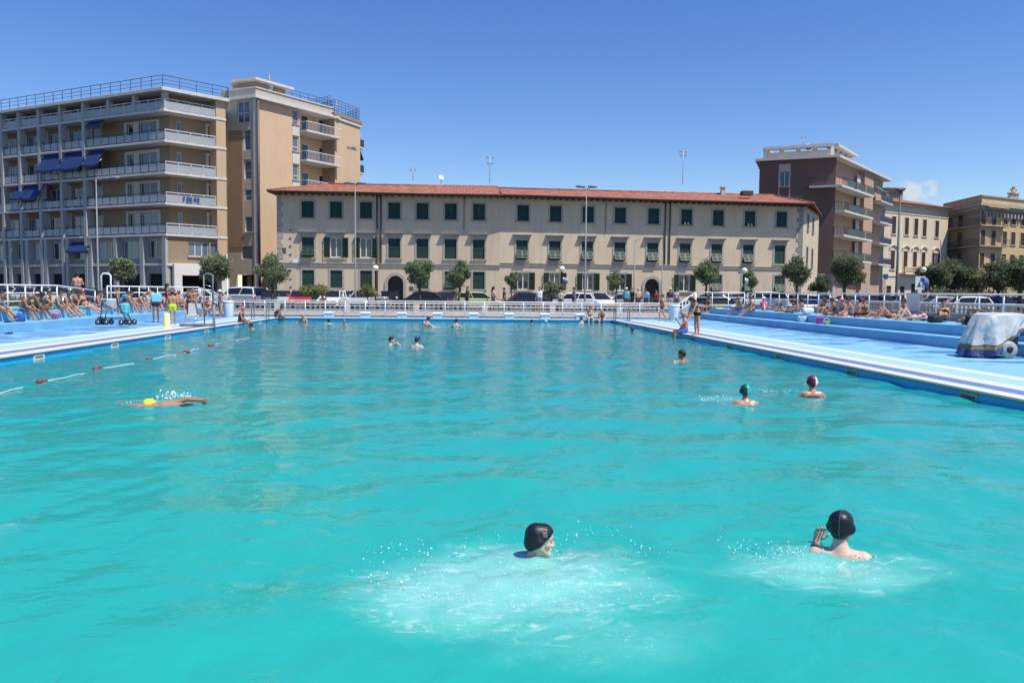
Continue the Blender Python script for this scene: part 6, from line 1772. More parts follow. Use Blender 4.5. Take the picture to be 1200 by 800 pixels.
    face = skull+[(Hm(0,.062,-.086),Hm(0,.070,-.092),.024,.022,.02),
        (Hm(0,.088,.022),Hm(0,.110,-.020),.009,.0135,.012),(Hm(-.012,.096,-.024),Hm(.012,.096,-.024),.0105,.0105,.008),
        (Hm(-.038,.070,.034),Hm(-.012,.085,.036),.014,.013,.014),(Hm(.038,.070,.034),Hm(.012,.085,.036),.014,.013,.014),
        (Hm(-.042,.055,-.012),Hm(-.036,.062,-.02),.024,.022,.02),(Hm(.042,.055,-.012),Hm(.036,.062,-.02),.024,.022,.02),
        (Hm(-.018,.088,-.050),Hm(.018,.088,-.050),.0085,.0085,.006),(Hm(-.014,.085,-.062),Hm(.014,.085,-.062),.0095,.0095,.006)]
    for sg in (-1,1): face += [(Hm(sg*.080,-.012,.018),Hm(sg*.088,-.022,.022),.016,.014,.008),(Hm(sg*.079,-.008,-.005),Hm(sg*.083,-.012,-.018),.012,.009,.008)]
    face.append((neck-up2*.02, hc_-hup*.06-hf*.02, .056 if not fem else .048,.052 if not fem else .045,.03))
    V1,F1 = sdf_surface(body,res/s); V2,F2 = sdf_surface(face,hres/s)
    V = np.concatenate([V1,V2]); F = [tuple(f) for f in F1]+[tuple(f) for f in F2+len(V1)]
    # five fingers on each hand, rooted in the palm
    fm = MB()
    cu = P['curl']
    for (w,hd,td,pn) in hands:
        for q,ln in ((.031,.070),(.010,.080),(-.011,.074),(-.031,.056)):
            a = w+hd*.075+td*q; d1 = v(hd*math.cos(cu*.6)+pn*math.sin(cu*.6)+td*q*3); d2 = v(hd*math.cos(cu*1.7)+pn*math.sin(cu*1.7)+td*q*2); d3 = v(hd*math.cos(cu*2.6)+pn*math.sin(cu*2.6))
            b = a+d1*(.015+ln*.42); c = b+d2*ln*.33; e_ = c+d3*ln*.25
            fm.tube([a,b,c,e_],[.0095,.0085,.0078,.0055],6)
        a = w+hd*.028+td*.020; b = a+v(hd*.55+td*.75+pn*.25)*.045; c = b+v(hd*.85+td*.30+pn*.45)*.030; e_ = c+v(hd*.9+pn*.5)*.022
        fm.tube([a,b,c,e_],[.013,.011,.0095,.006],6)
    nb = len(V); V = np.concatenate([V, np.array(fm.v)]); F += [tuple(i+nb for i in f) for f in fm.f]
    # rest on the support
    allp = body
    if rest == 'min':
        zm = V[:,2].min(); off = -zm
    elif rest == 'seat': off = .098
    elif rest == 'head': off = (head_z or 0)/s - hc_.z
    else: off = rest/s
    offv = V3(-hc_.x,-hc_.y,off) if rest == 'head' else V3(0,0,off)
    T = Matrix.Scale(s,4) @ Matrix.Translation((0,0,off))
    Wv = (V+np.array(offv))*s
    me = bpy.data.meshes.new('person'); me.from_pydata(Wv.tolist(),[],F)
    me.polygons.foreach_set('use_smooth',[True]*len(me.polygons))
    # colours of the skin: eyes, brows, lips, warmer nose and cheeks
    base = np.array(SKIN[skin]); cols = np.ones((len(V),4)); cols[:,:3] = base
    hv = V-np.array(hc_); hx, hy, hz = hv@np.array(hr), hv@np.array(hf), hv@np.array(hup)
    def blob(x,y,z,rx,ry,rz): return np.clip(1.6-1.2*np.sqrt(((np.abs(hx)-x)/rx)**2+((hy-y)/ry)**2+((hz-z)/rz)**2),0,1)[:,None]
    eg = max(1.0, hres/.006)
    for (bl,cc) in ((blob(.031,.075,.014,.017*eg**.3,.03,.0065*eg**.5),(.03,.018,.014)),(blob(.030,.085,.036,.022,.03,.006*eg**.5),np.array(HAIR[hc])*.9+base*.15),(blob(0,.095,-.056,.022,.02,.0085),(base*np.array([.85,.5,.5]))),
                    (blob(.040,.07,-.015,.028,.04,.024)*.35,base*np.array([1.05,.72,.68])),(blob(0,.112,-.018,.016,.02,.02)*.5,base*np.array([1.05,.75,.7]))):
        cols[:,:3] = cols[:,:3]*(1-bl)+np.array(cc)*bl
    ca = me.color_attributes.new('Col','FLOAT_COLOR','POINT'); ca.data.foreach_set('color',cols.astype(np.float32).ravel())
    me.materials.append(M_skinwet if wet else M_skin)
    o = link(name, me); o.location = pos; o.rotation_euler.z = R(yaw); tag(o, label, 'person', group)
    def child(nm, prims, m, cut=None, r_=None):
        Vc,Fc = sdf_surface(prims,(r_ or res*.85)/s,cut)
        if not len(Fc): return None
        mc = bpy.data.meshes.new(nm); mc.from_pydata(((Vc+np.array(offv))*s).tolist(),[],[tuple(f) for f in Fc]); mc.polygons.foreach_set('use_smooth',[True]*len(mc.polygons)); mc.materials.append(m)
        return link(nm, mc, o)
    def inf(lst, d): return [(a,b,ra+d,rb+d,k_) for a,b,ra,rb,k_ in lst]
    def kept(y0,z0,sl):
        n_ = (hup-hf*sl).normalized(); return [(hc_+hf*y0+hup*z0, n_)]
    g = .012
    hipc = [(hipL,hipR,.105+g-.004,.105+g-.004,k)]
    low = [(pel+rt*sg*.05+up*.0, pel+rt*sg*.058+up*.07, .098+g,.095+g,k) for sg in (-1,1)]
    tors_up = [(waist-up*.08+rt*sg*(.055 if fem else .07), waist+rt*sg*(.055 if fem else .07), wr_*.95+g, wr_*.92+g, k) for sg in (-1,1)]+[(waist+rt*sg*(.055 if fem else .07), chest+r2*sg*(.065 if fem else .085), wr_*.92+g, cr+g, k) for sg in (-1,1)]
    bust = [(chest-up2*.035+r2*sg*.07+f2*.075, chest-up2*.05+r2*sg*.075+f2*.085, .055+g*.8,.05+g*.8,.03) for sg in (-1,1)]
    band = [(chest-up2*.055-r2*.075, chest-up2*.055+r2*.075, cr+g*.6,cr+g*.6,.02)]
    def thighs(f_, d=g): return [(joints['hp'+q]-up*.01+v(P['th'+q])*.03, joints['hp'+q]+(joints['kn'+q]-joints['hp'+q])*f_, .088+d,.088+d-.03*f_,.03) for q in 'LR']
    for w in wear:
        kind, c = w[0], w[1]; m = cloth_mat(c)
        if kind == 'trunks': child('swim_trunks', hipc+low+thighs(.42), m)
        elif kind == 'brief': child('swim_brief', hipc+low[:]+thighs(.04), m, [(pel+up*.085,-up)])
        elif kind == 'swimsuit': child('swimsuit', hipc+low+thighs(.03)+tors_up+bust+[(chest+r2*sg*.07,neck-up2*.03+r2*sg*.075,cr*.8,.060,.02) for sg in (-1,1)], m, [(chest+up2*.07,-up2)] if len(w) < 3 else None)
        elif kind == 'bikini':
            child('bikini_bottom', hipc+low+thighs(.02), m, [(pel+up*.06,-up)]); child('bikini_top', band+bust, m, [(chest-up2*.005,-up2),(chest-up2*.105,up2)])
        elif kind == 'shirt':
            sl = [(joints['so'+q], joints['so'+q]+(joints['el'+q]-joints['so'+q])*.62, .062,.058,.03) for q in 'LR']
            child('shirt', low+hipc+tors_up+(bust if fem else [])+[(chest+r2*sg*.085,neck-up2*.07+r2*sg*.09,cr,.082,k) for sg in (-1,1)]+[(neck-up2*.05-r2*(sw-.02),neck-up2*.05+r2*(sw-.02),.068,.068,k)]+sl, m)
        elif kind == 'shorts': child('shorts', inf(hipc,.006)+inf(low,.006)+thighs(.8,.022), m)
        elif kind == 'towel':
            tw = [(neck-up2*.03+r2*q*.22-f2*.08, waist+rt*q*.2-fwd*.13-up*.02,.06,.05,.04) for q in (-1,-.5,0,.5,1)]+[(neck-r2*.19,neck+r2*.19,.075,.075,.04)]
            child('towel', tw, m)
    # hair, caps and hats
    hs = [(Hm(0,-.022,.045),Hm(0,.022,.050),.083+.010,.078+.010,.02),(Hm(0,-.03,-.01),Hm(0,-.045,.0),.07,.07,.02)]
    hm = mat('hair_'+hc, HAIR[hc], .55, var=.3, scale=30, bump=.4, bscale=60)
    rr = hres*.95
    if cap:
        cm = mat('cap_%d_%d_%d' % tuple(int(x*999) for x in cap[1]), cap[1], .42, var=.08, spec=.35, bump=.25, bscale=22)
        cs = [(Hm(0,-.028,.050),Hm(0,.022,.055),.079+.010,.074+.010,.02),(Hm(0,-.02,-.005),Hm(0,-.046,-.012),.076,.072,.02),(Hm(-.055,-.016,.008),Hm(.055,-.016,.008),.054,.054,.015)]
        if cap[0] == 'swim': 
            co = child('swim_cap', cs, cm, kept(.0,-.010,1.0), rr)
            if hres < .006:       # seam and a small grey badge on the cap
                gm = mat('cap_grey', (.10,.11,.13), .5)
                if cap[-1] == 'badge': child('cap_badge', inf(cs,.002), gm, [(hc_+hr*.03,hr),(hc_+hf*.010+hup*.062,(hf+hup*.3).normalized()),(hc_+hf*.040+hup*.095,(-hf-hup*.2).normalized()),(hc_+hup*.055,hup),(hc_+hup*.098,-hup)], rr*.7)
                else: child('cap_seam', inf(cs,.0022), gm, [(hc_+hr*.006,hr),(hc_+hr*.011,-hr)]+kept(.0,-.010,1.0), rr*.7)
            if len(cap) > 3:      # second colour: a side panel
                child('cap_panel', inf(cs,.003), mat('cap_%d_%d_%d' % tuple(int(x*999) for x in cap[2]), cap[2], .3, var=.04), kept(.0,-.010,1.0)+[(hc_+hr*cap[3], hr*(1 if cap[3] >= 0 else -1))], rr)
        else:
            child('hair', hs, hm, kept(.0,-.02,.8), rr)
            hb = MB(Matrix((( *(hr),0),( *(hf),0),( *(hup),0),(0,0,0,1))).transposed())
            if cap[0] == 'hat': hb.lathe([(.19,.03),(.185,.042),(.105,.065),(.10,.12),(.08,.155),(.01,.165)],n=18)
            else:
                hb.lathe([(.101,.045),(.104,.08),(.085,.135),(.01,.155)],n=18); hb.add([(-.075,.06,.055),(.075,.06,.055),(.06,.175,.042),(-.06,.175,.042),(-.075,.06,.065),(.075,.06,.065),(.06,.175,.052),(-.06,.175,.052)],[(3,2,1,0),(4,5,6,7),(0,1,5,4),(1,2,6,5),(2,3,7,6),(3,0,4,7)])
            hb.v = [tuple((Vector(p)+hc_+offv)*s) for p in hb.v]
            hb.build('hat' if cap[0] == 'hat' else 'sun_cap', cm, o, world=False)
    elif hair == 'short': child('hair', hs, hm, kept(.0,.008,.85), rr)
    elif hair == 'long': child('hair', hs+[(Hm(0,-.06,.02),neck-f2*.10-up2*.06,.078,.06,.04),(Hm(-.07,-.02,.0),neck-r2*.09-f2*.07,.04,.04,.03),(Hm(.07,-.02,.0),neck+r2*.09-f2*.07,.04,.04,.03)], hm, [(Hm(0,.055,0),(-hf+hup*.55).normalized())], rr)
    elif hair == 'bun': child('hair', hs+[(Hm(0,-.12,.06),Hm(0,-.13,.065),.042,.04,.01)], hm, kept(.0,.005,.85), rr)
    elif hair == 'bald': child('hair', hs, mat('hair_grey',HAIR['grey'],.6), kept(.0,-.01,.85)+[(Hm(0,0,.055),-hup)], rr)
    return o
POSES = dict(
 stand=dict(),
 walk=dict(thL=(-.03,.42,-1),shL=(0,-.05,-1),thR=(.03,-.25,-1),shR=(0,-.62,-1),uaL=(-.15,-.35,-1),uaR=(.15,.35,-1),faL=(0,.1,-1),faR=(0,.6,-1)),
 sit=dict(thL=(-.13,.98,-.10),thR=(.13,.98,-.10),shL=(-.03,.72,-.70),shR=(.03,.62,-.78),up=(0,.05,1),up2=(0,.28,1),uaL=(-.2,.35,-1),uaR=(.2,.35,-1),faL=(.1,.85,-.5),faR=(-.1,.85,-.5)),
 sit_lean=dict(thL=(-.15,.98,-.08),thR=(.15,.98,-.08),shL=(-.03,.5,-.85),shR=(.03,.35,-.93),up=(0,.2,1),up2=(0,.75,.9),uaL=(-.12,.55,-1),uaR=(.12,.55,-1),faL=(.15,.8,-.5),faR=(-.15,.8,-.5)),
 sit_back=dict(thL=(-.12,.98,-.06),thR=(.12,.98,-.06),shL=(-.03,.82,-.57),shR=(.03,.75,-.66),up=(0,-.32,1),up2=(0,-.12,1),uaL=(-.25,-.45,-1),uaR=(.25,-.45,-1),faL=(-.1,-.2,-1),faR=(.1,-.2,-1)),
 sit_edge=dict(thL=(-.10,1,-.04),thR=(.10,1,-.04),shL=(-.03,.12,-1),shR=(.05,.22,-1),up=(0,.02,1),up2=(0,.25,1),uaL=(-.2,.2,-1),uaR=(.2,.2,-1),faL=(.1,.8,-.6),faR=(-.1,.8,-.6)),
 sit_floor=dict(thL=(-.14,.78,.62),thR=(.14,.78,.62),shL=(0,.42,-.9),shR=(0,.42,-.9),up=(0,.0,1),up2=(0,.3,1),uaL=(-.1,.75,-.7),uaR=(.1,.75,-.7),faL=(.15,.9,.1),faR=(-.15,.9,.1)),
 cross=dict(thL=(-.62,.78,.02),thR=(.62,.78,.02),shL=(.85,.3,-.28),shR=(-.85,.25,-.2),up=(0,.05,1),up2=(0,.28,1),uaL=(-.2,.35,-1),uaR=(.2,.35,-1),faL=(-.1,.85,-.35),faR=(.1,.85,-.35)),
 lie_back=dict(up=(0,-1,.04),fwd=(0,0,1),thL=(-.08,1,.02),thR=(.08,1,.02),shL=(-.02,1,-.03),shR=(.02,1,-.03),ftL=(-.2,.3,1),ftR=(.2,.3,1),uaL=(-.35,.9,-.05),uaR=(.35,.9,-.05),faL=(-.05,1,0),faR=(.05,1,0)),
 lie_knees=dict(up=(0,-1,.05),fwd=(0,0,1),thL=(-.06,.62,.78),thR=(.10,.70,.70),shL=(-.02,.52,-.85),shR=(.05,.52,-.85),ftL=(0,1,-.1),ftR=(0,1,-.1),uaL=(-.55,.7,-.05),uaR=(.55,.7,-.05),faL=(.35,.9,.15),faR=(-.35,.9,.15)),
 recline=dict(up=(0,-.80,.60),up2=(0,-.62,.78),fwd=(0,.6,.8),thL=(-.08,1,.18),thR=(.1,.82,.5),shL=(-.02,1,-.12),shR=(.02,.62,-.75),ftL=(0,.3,1),ftR=(0,1,.1),uaL=(-.15,-.25,-1),uaR=(.15,-.25,-1),faL=(-.1,.9,-.15),faR=(.1,.9,-.15),hf=(0,1,.0),hup=(0,-.15,1)),
 prone=dict(up=(0,1,.06),up2=(0,1,.22),fwd=(0,0,-1),thL=(-.08,-1,-.03),thR=(.08,-1,-.03),shL=(-.02,-1,.06),shR=(.02,-1,.02),ftL=(0,-1,-.3),ftR=(0,-1,-.3),uaL=(-.3,.7,-.55),uaR=(.3,.7,-.55),faL=(.3,.9,.05),faR=(-.3,.9,.05),hup=(0,.55,.85),hf=(0,.85,-.5)),
 tread=dict(up=(0,.12,1),thL=(-.2,.35,-1),thR=(.2,.25,-1),shL=(-.05,-.35,-1),shR=(.05,-.45,-1),uaL=(-.75,.35,-.62),uaR=(.75,.35,-.62),faL=(-.35,.9,-.05),faR=(.35,.9,-.05),curl=.2),
 breast=dict(up=(0,.82,.55),up2=(0,.75,.66),fwd=(0,.6,-.8),thL=(-.35,-.9,-.3),thR=(.35,-.9,-.3),shL=(-.2,-1,.05),shR=(.2,-1,.05),ftL=(-.3,-1,0),ftR=(.3,-1,0),uaL=(-.85,.45,-.28),uaR=(.85,.45,-.28),faL=(-.4,.9,-.2),faR=(.4,.9,-.2),hup=(0,.1,1),hf=(0,1,.05),curl=.15),
 crawl=dict(up=(0,1,.03),up2=(0,1,.06),fwd=(0,0,-1),thL=(-.06,-1,-.06),thR=(.06,-1,-.12),shL=(-.02,-1,.06),shR=(.02,-1,-.05),ftL=(0,-1,-.1),ftR=(0,-1,-.1),uaL=(-.25,1,.12),faL=(.05,1,-.02),uaR=(.35,-.9,.35),faR=(.1,-1,-.05),hup=(0,1,.12),hf=(.25,.1,-1),curl=.1),
)
def on_water(px,py): 
    p = at_z(px,py,WZ); return (p.x,p.y,WZ)
SL = 'bathers sitting and standing on the left terrace'; SR = 'sunbathers on the right terrace'; SW = 'swimmers in the pool'; PD = 'passers-by on the sea front'
# ---- the two near swimmers
NEAR = dict(res=.011, hres=.0048, wet=True, rest='head', group=SW)
p1 = at_y(632,640,5.62)
person('smiling swimmer in a black cap seen in profile inside the white foam', (p1.x,p1.y,WZ), -88, 'breast', 1.66, 'm', 'pale', cap=('swim',(.012,.013,.020),'badge'), head_z=.118, up=(0,.7,.7), up2=(0,.30,.95), hf=(0,1,.22), **NEAR)
p2 = at_y(985,640,5.72)
person('swimmer in a black cap seen from behind with one hand raised beside the head', (p2.x,p2.y,WZ), -24, 'tread', 1.68, 'm', 'pale', cap=('swim',(.010,.012,.020)), head_z=.165, uaL=(-.02,.70,-.72), faL=(.06,.08,.97), hdL=(.22,.05,.95), tdL=(.80,.45,-.1), hf=(.25,1,-.02), **{**NEAR,'curl':.55})
# ---- further swimmers
W_ = dict(wet=True, rest='head', group=SW)
p = on_water(177,474); person('front crawl swimmer in a bright yellow cap near the left side', (p[0],p[1],WZ), 74, 'crawl', 1.72, 'm', 'tan', cap=('swim',(.85,.70,.05)), head_z=-.02, up=(0,1,.16), up2=(0,1,.12), thL=(-.06,-1,-.25), thR=(.06,-1,-.3), shL=(-.02,-1,-.1), shR=(.02,-1,-.2), wear=[('brief',(.015,.015,.02))], res=.014, hres=.009, **W_)
p = on_water(873,471); person('woman in a green, white and black cap and pink floral swimsuit, swimming away', p, -12, 'breast', 1.66, 'f', 'red', cap=('swim',(.015,.06,.05),(.04,.42,.36),.02), head_z=.185, up=(0,.55,.83), up2=(0,.45,.9), wear=[('swimsuit',(.62,.18,.28))], res=.013, hres=.008, **W_)
p = on_water(951,464); person('bather in a half white, half maroon cap seen from behind', p, -8, 'tread', 1.70, 'f', 'red', cap=('swim',(.11,.012,.03),(.72,.70,.70),.035), head_z=.25, wear=[('swimsuit',(.03,.03,.05))], res=.013, hres=.008, **W_)
p = on_water(799,422); person('dark haired swimmer with an arm stretched to the left, near the right edge', p, 60, 'breast', 1.72, 'm', 'bronze', 'short', head_z=.16, uaL=(-.5,.9,.06), faL=(-.1,1,.0), **W_)
p = on_water(459,405); person('dark haired woman lifting a bent arm out of the water', p, -80, 'tread', 1.66, 'f', 'pale', 'short', head_z=.20, uaR=(.5,.75,.45), faR=(.1,.75,-.65), uaL=(-.5,.75,-.3), **W_)
p = on_water(489,406); person('swimmer in a dark blue cap right of the woman with the bent arm', p, -30, 'tread', 1.70, 'm', 'pale', cap=('swim',(.02,.04,.10)), head_z=.22, **W_)
p = on_water(502,383); person('man leaning forward in the water with a yellow strip at his waist', p, -40, 'tread', 1.75, 'm', 'fair', 'short', head_z=.42, up=(.25,.2,1), wear=[('brief',(.6,.45,.08))], **W_)
p = on_water(535,383.5); person('dark haired bather with bare shoulders, right of the leaning man', p, -20, 'tread', 1.70, 'f', 'fair', 'short', head_z=.33, **W_)
p = on_water(623,379); person('lone dark head far off by the fifth starting block', p, 20, 'breast', 1.70, 'm', 'tan', 'short', head_z=.12, **W_)
p = on_water(639.5,379.5); person('swimmer in a light blue cap at the far edge', p, -60, 'breast', 1.70, 'f', 'tan', cap=('swim',(.18,.45,.62)), head_z=.12, **W_)
p = on_water(355,377.5); person('man standing in the water at the far left corner beside the ladder', p, 150, 'tread', 1.72, 'm', 'red', 'short', 'grey', head_z=.35, **W_)
p = on_water(385.5,379.5); person('dark haired head below the leftmost starting block', p, 0, 'tread', 1.70, 'f', 'fair', 'short', head_z=.16, **W_)
p = on_water(403.5,380.5); person('swimmer in a blue cap between the two leftmost starting blocks', p, 170, 'tread', 1.70, 'm', 'red', cap=('swim',(.03,.20,.55)), head_z=.15, **W_)
p = on_water(741,389); person('small distant swimmer in a navy cap off the right edge', p, 90, 'breast', 1.60, 'm', 'bronze', cap=('swim',(.02,.05,.14)), head_z=.13, **W_)
p = on_water(681,379.5); person('bather in the water leaning on the far right corner', p, 60, 'tread', 1.70, 'f', 'fair', 'short', 'brown', head_z=.30, **W_)
p = on_water(294,385.5); person('dark haired swimmer below the girl in the pink cap', p, 100, 'breast', 1.66, 'f', 'tan', 'short', head_z=.16, **W_)
# ---- on the edge
person('girl in a pink cap sitting on the left pool edge, legs in the water', (XL-.10,on_x(281.5,XL-.10),.012), -90, 'sit_edge', 1.60, 'f', 'tan', cap=('swim',(.75,.08,.28)), wear=[('swimsuit',(.03,.02,.03))], rest='seat')
person('dark haired woman bending over on the edge at the far left corner', (XL-.12,on_x(323.5,XL-.12),.012), -85, 'sit_edge', 1.68, 'f', 'bronze', 'short', wear=[('swimsuit',(.02,.02,.025))], rest='seat', up2=(0,.7,.9))
xx = x_at(692,YF+.05); person('woman sitting on the far pool edge with one arm raised to her head', (xx,YF+.12,.012), 178, 'sit_edge', 1.68, 'f', 'fair', 'short', 'brown', wear=[('bikini',(.5,.5,.5))], rest='seat', uaL=(-.5,.2,.8), faL=(.7,.0,.5))
xx = x_at(706.5,YF+.05); person('bather crouched at the far right corner holding a dark ball', (xx,YF+.15,.012), 165, 'sit_edge', 1.6, 'm', 'fair', 'short', 'blond', wear=[('trunks',(.03,.03,.05))], rest='seat', up2=(0,.8,.7))
person('man in blue trunks sitting on the right pool edge, hand raised to his face', (XR+.14,on_x(803.5,XR+.14),.012), 82, 'sit_edge', 1.76, 'm', 'red', 'short', 'grey', wear=[('trunks',(.04,.12,.50))], rest='seat', belly=.12, uaL=(-.15,.62,-.6), faL=(.05,.55,.85), up2=(0,.12,1), up=(0,-.1,1))
q = at_z(816.5,392.8,0); person('woman in a black bikini standing bent over behind the seated man', (q.x,q.y,0), 105, 'stand', 1.68, 'f', 'red', 'long', wear=[('bikini',(.012,.012,.014))], up=(0,.16,1), up2=(0,.45,.9), uaL=(-.1,.5,-1), uaR=(.2,.3,-1), faL=(0,.5,-1), hup=(0,.7,.8))
q = at_z(775.5,376.6,0); person('woman striding along the far deck before the white bin', (q.x,q.y,0), 88, 'walk', 1.66, 'f', 'red', 'bun', wear=[('bikini',(.10,.03,.03))])
# ---- left terrace
def left(px, label, pose, X=-18.12, z=.72, yaw=-90, rest='seat', dy=0, **kw): person(label, (X,on_x(px,X)+dy,z), yaw, pose, rest=rest, group=SL, **kw)
left(-3,'bather cut off by the left edge of the picture','sit',sex='f',skin='tan',wear=[('swimsuit',(.1,.2,.3))])
left(25,'bald old man leaning forward on the terrace step at the left','sit_lean',skin='bronze',hair='bald',hc='grey',wear=[('trunks',(.04,.10,.22))],belly=.08)
left(41,'man in a dark cap and sunglasses seated next to the bald old man','sit_lean',skin='dark',cap=('cap',(.03,.03,.035)),wear=[('trunks',(.02,.02,.03))],up2=(0,.5,.9))
left(67,'woman in a teal top sitting left of the woman in the dark hat','sit',sex='f',skin='tan',hair='short',hc='brown',wear=[('swimsuit',(.02,.22,.27))])
left(77,'woman in a dark brimmed hat and grey swimsuit','sit',sex='f',skin='tan',cap=('hat',(.02,.02,.03)),wear=[('swimsuit',(.18,.20,.21))])
left(99.5,'woman in a red cap and black swimsuit leaning back on the terrace','sit_back',sex='f',skin='red',cap=('cap',(.45,.03,.05)),wear=[('brief',(.012,.012,.014)),('bikini',(.014,.014,.016))],belly=.1,H=1.68)
left(150,'man with a tanned back sitting just right of the walker','sit_lean',skin='tan',hair='short',wear=[('trunks',(.10,.12,.2))],up2=(0,.3,1))
left(161,'fair haired woman folding forward next to the man with the tanned back','sit_lean',sex='f',skin='red',hair='short',hc='blond',wear=[('bikini',(.5,.15,.1))])
left(172,'woman with short fair hair sitting upright left of the blue towel','sit',sex='f',skin='fair',hair='short',hc='blond',wear=[('swimsuit',(.55,.42,.34))])
q = at_z(183,377.5,0); person('woman standing with a light blue towel over her shoulders', (q.x,q.y,0), 40, 'stand', 1.70, 'f', 'bronze', 'short', wear=[('bikini',(.02,.02,.03)),('towel',(.16,.42,.62))], group=SL)
person('dark haired person standing behind the bather in neon trunks', (-17.45,on_x(196,-17.45),.36), -60, 'stand', 1.66, 'f', 'bronze', 'long', wear=[('swimsuit',(.25,.03,.04))], group=SL)
q = at_z(202.5,380.3,0); person('bather in neon green trunks and a red cap standing near the yellow post', (q.x,q.y,0), 15, 'stand', 1.62, 'm', 'tan', cap=('cap',(.55,.05,.05)), wear=[('trunks',(.50,.72,.03))], group=SL)
person('dark woman standing at the far end of the left terrace', (x_at(221,50.7),50.7,-.005), 150, 'stand', 1.72, 'f', 'bronze', 'short', wear=[('bikini',(.05,.02,.03))], group=SL, uaR=(.4,.3,-.8), faR=(-.3,.6,.7))
person('tanned man standing behind the dark woman at the terrace end', (x_at(226,51.2),51.2,-.005), 190, 'stand', 1.78, 'm', 'tan', 'short', wear=[('trunks',(.25,.2,.16))], group=SL)
person('bather in navy blue sitting on the low block at the terrace end', (x_at(235.5,51.05),51.05,.36), 185, 'sit_edge', 1.68, 'f', 'tan', 'short', wear=[('swimsuit',(.03,.06,.22))], rest='seat', group=SL)
person('bather in red sitting right of the one in navy blue', (x_at(244,51.05),51.05,.36), 170, 'sit_edge', 1.64, 'f', 'red', 'long', 'brown', wear=[('swimsuit',(.35,.06,.05))], rest='seat', group=SL)
person('woman in a white hat and patterned swimsuit beside the left white bin', (x_at(258,50.6),50.6,-.005), 120, 'stand', 1.66, 'f', 'tan', cap=('hat',(.62,.60,.55)), wear=[('swimsuit',(.16,.15,.22))], group=SL)
person('child standing on the step behind the walker', (-17.5,on_x(138.5,-17.5),.36), -70, 'stand', 1.40, 'm', 'tan', 'short', 'brown', wear=[('trunks',(.08,.12,.2))], group=SL)
left(146.5,'bather with a bright blue towel sitting high behind the walker','sit_floor',X=-18.55,sex='f',skin='tan',hair='short',wear=[('towel',(.06,.35,.62)),('swimsuit',(.05,.1,.2))])
person('man with a bare back standing behind the left railing', (-20.2,on_x(91.5,-20.2),.75), 15, 'stand', 1.75, 'm', 'red', 'short', wear=[('shorts',(.06,.07,.1))], group=PD, uaL=(-.35,.3,-1), faL=(.6,.8,.2), uaR=(.35,.3,-1), faR=(-.6,.8,.2))
person('sunbather lying on the upper step behind the blue towel', (-18.35,on_x(192,-18.35),.72), 180, 'lie_back', 1.66, 'f', 'fair', 'short', 'brown', wear=[('bikini',(.6,.3,.1))], group=SL)
person('sunbather lying with raised knees at the end of the upper step', (-17.9,49.0,.72), 180, 'lie_knees', 1.70, 'm', 'red', 'short', wear=[('trunks',(.4,.12,.08))], group=SL)
# ---- right terrace
def right(px, label, pose, X=17.15, z=.72, yaw=90, rest='seat', **kw): person(label, (X,on_x(px,X),z), yaw, pose, rest=rest, group=SR, **kw)
right(831,'long haired woman sitting at the far end of the right terrace','sit_edge',X=16.98,sex='f',skin='tan',hair='long',hc='brown',wear=[('bikini',(.03,.03,.04))],yaw=120)
right(882,'dark haired woman in a bikini sitting left of the one in magenta','sit',X=17.1,sex='f',skin='red',hair='bun',wear=[('bikini',(.04,.03,.03))])
right(896,'woman in a white hat and magenta swimsuit resting on the right terrace','recline',X=17.5,yaw=172,rest='min',sex='f',skin='fair',cap=('hat',(.68,.66,.62)),wear=[('swimsuit',(.62,.03,.30))])
right(934,'tanned bather lying on the back left of the white towels','recline',X=17.4,yaw=8,rest='min',sex='f',skin='red',hair='short',wear=[('bikini',(.6,.58,.55))])
right(979,'dark haired bather sitting hunched at the left of the group','cross',X=17.9,yaw=60,sex='f',skin='bronze',hair='short',wear=[('swimsuit',(.04,.05,.06))])
right(990,'bather in a pink cap sitting in the middle of the group','cross',X=17.7,yaw=100,sex='f',skin='red',cap=('cap',(.72,.28,.36)),wear=[('bikini',(.08,.1,.2))])
right(1005,'bather in a blue cap seen from behind, right of the pink cap','cross',X=17.6,yaw=-70,sex='m',skin='red',cap=('cap',(.03,.06,.30)),wear=[('trunks',(.05,.03,.08))])
right(1015,'sunbather with stretched legs right of the blue cap','sit_floor',X=18.2,yaw=100,sex='f',skin='red',hair='short',hc='brown',wear=[('bikini',(.2,.2,.3))])
right(1042,'sunbather lying with raised knees, left of the pale legged one','lie_knees',X=18.0,yaw=84,rest='min',sex='f',skin='red',hair='short',wear=[('bikini',(.1,.05,.05))])
right(1066,'pale legged sunbather lying with both knees raised','lie_knees',X=17.9,yaw=96,rest='min',sex='f',skin='pale',hair='short',hc='brown',wear=[('bikini',(.15,.05,.25))])
right(1063,'dark haired bather sitting against the parapet beside the hung white towel','sit_floor',X=18.9,yaw=80,sex='m',skin='tan',hair='short',wear=[('trunks',(.02,.02,.03))])
right(1083,'fair haired sunbather lying flat right of the hung white towel','lie_back',X=18.3,yaw=60,rest='min',sex='f',skin='fair',hair='short',hc='blond',wear=[('bikini',(.10,.05,.25))])
right(1138,'deeply tanned sunbather on the back with one shin crossed over the knee','lie_knees',X=17.5,yaw=166,rest='min',sex='m',skin='bronze',hair='short',wear=[('trunks',(.03,.03,.04))],thR=(.10,.30,.95),shR=(-.55,.83,.0),thL=(-.05,.35,.93),shL=(0,.45,-.89),H=1.76)
left(54,'person in a striped towel sitting back between the two men and the women','sit_floor',X=-18.6,sex='f',skin='tan',hair='short',hc='brown',wear=[('towel',(.45,.40,.34)),('swimsuit',(.1,.1,.12))])
left(88,'dark haired man sitting further back, left of the woman in the red cap','sit_floor',X=-18.65,skin='bronze',hair='short',wear=[('trunks',(.2,.06,.05))])
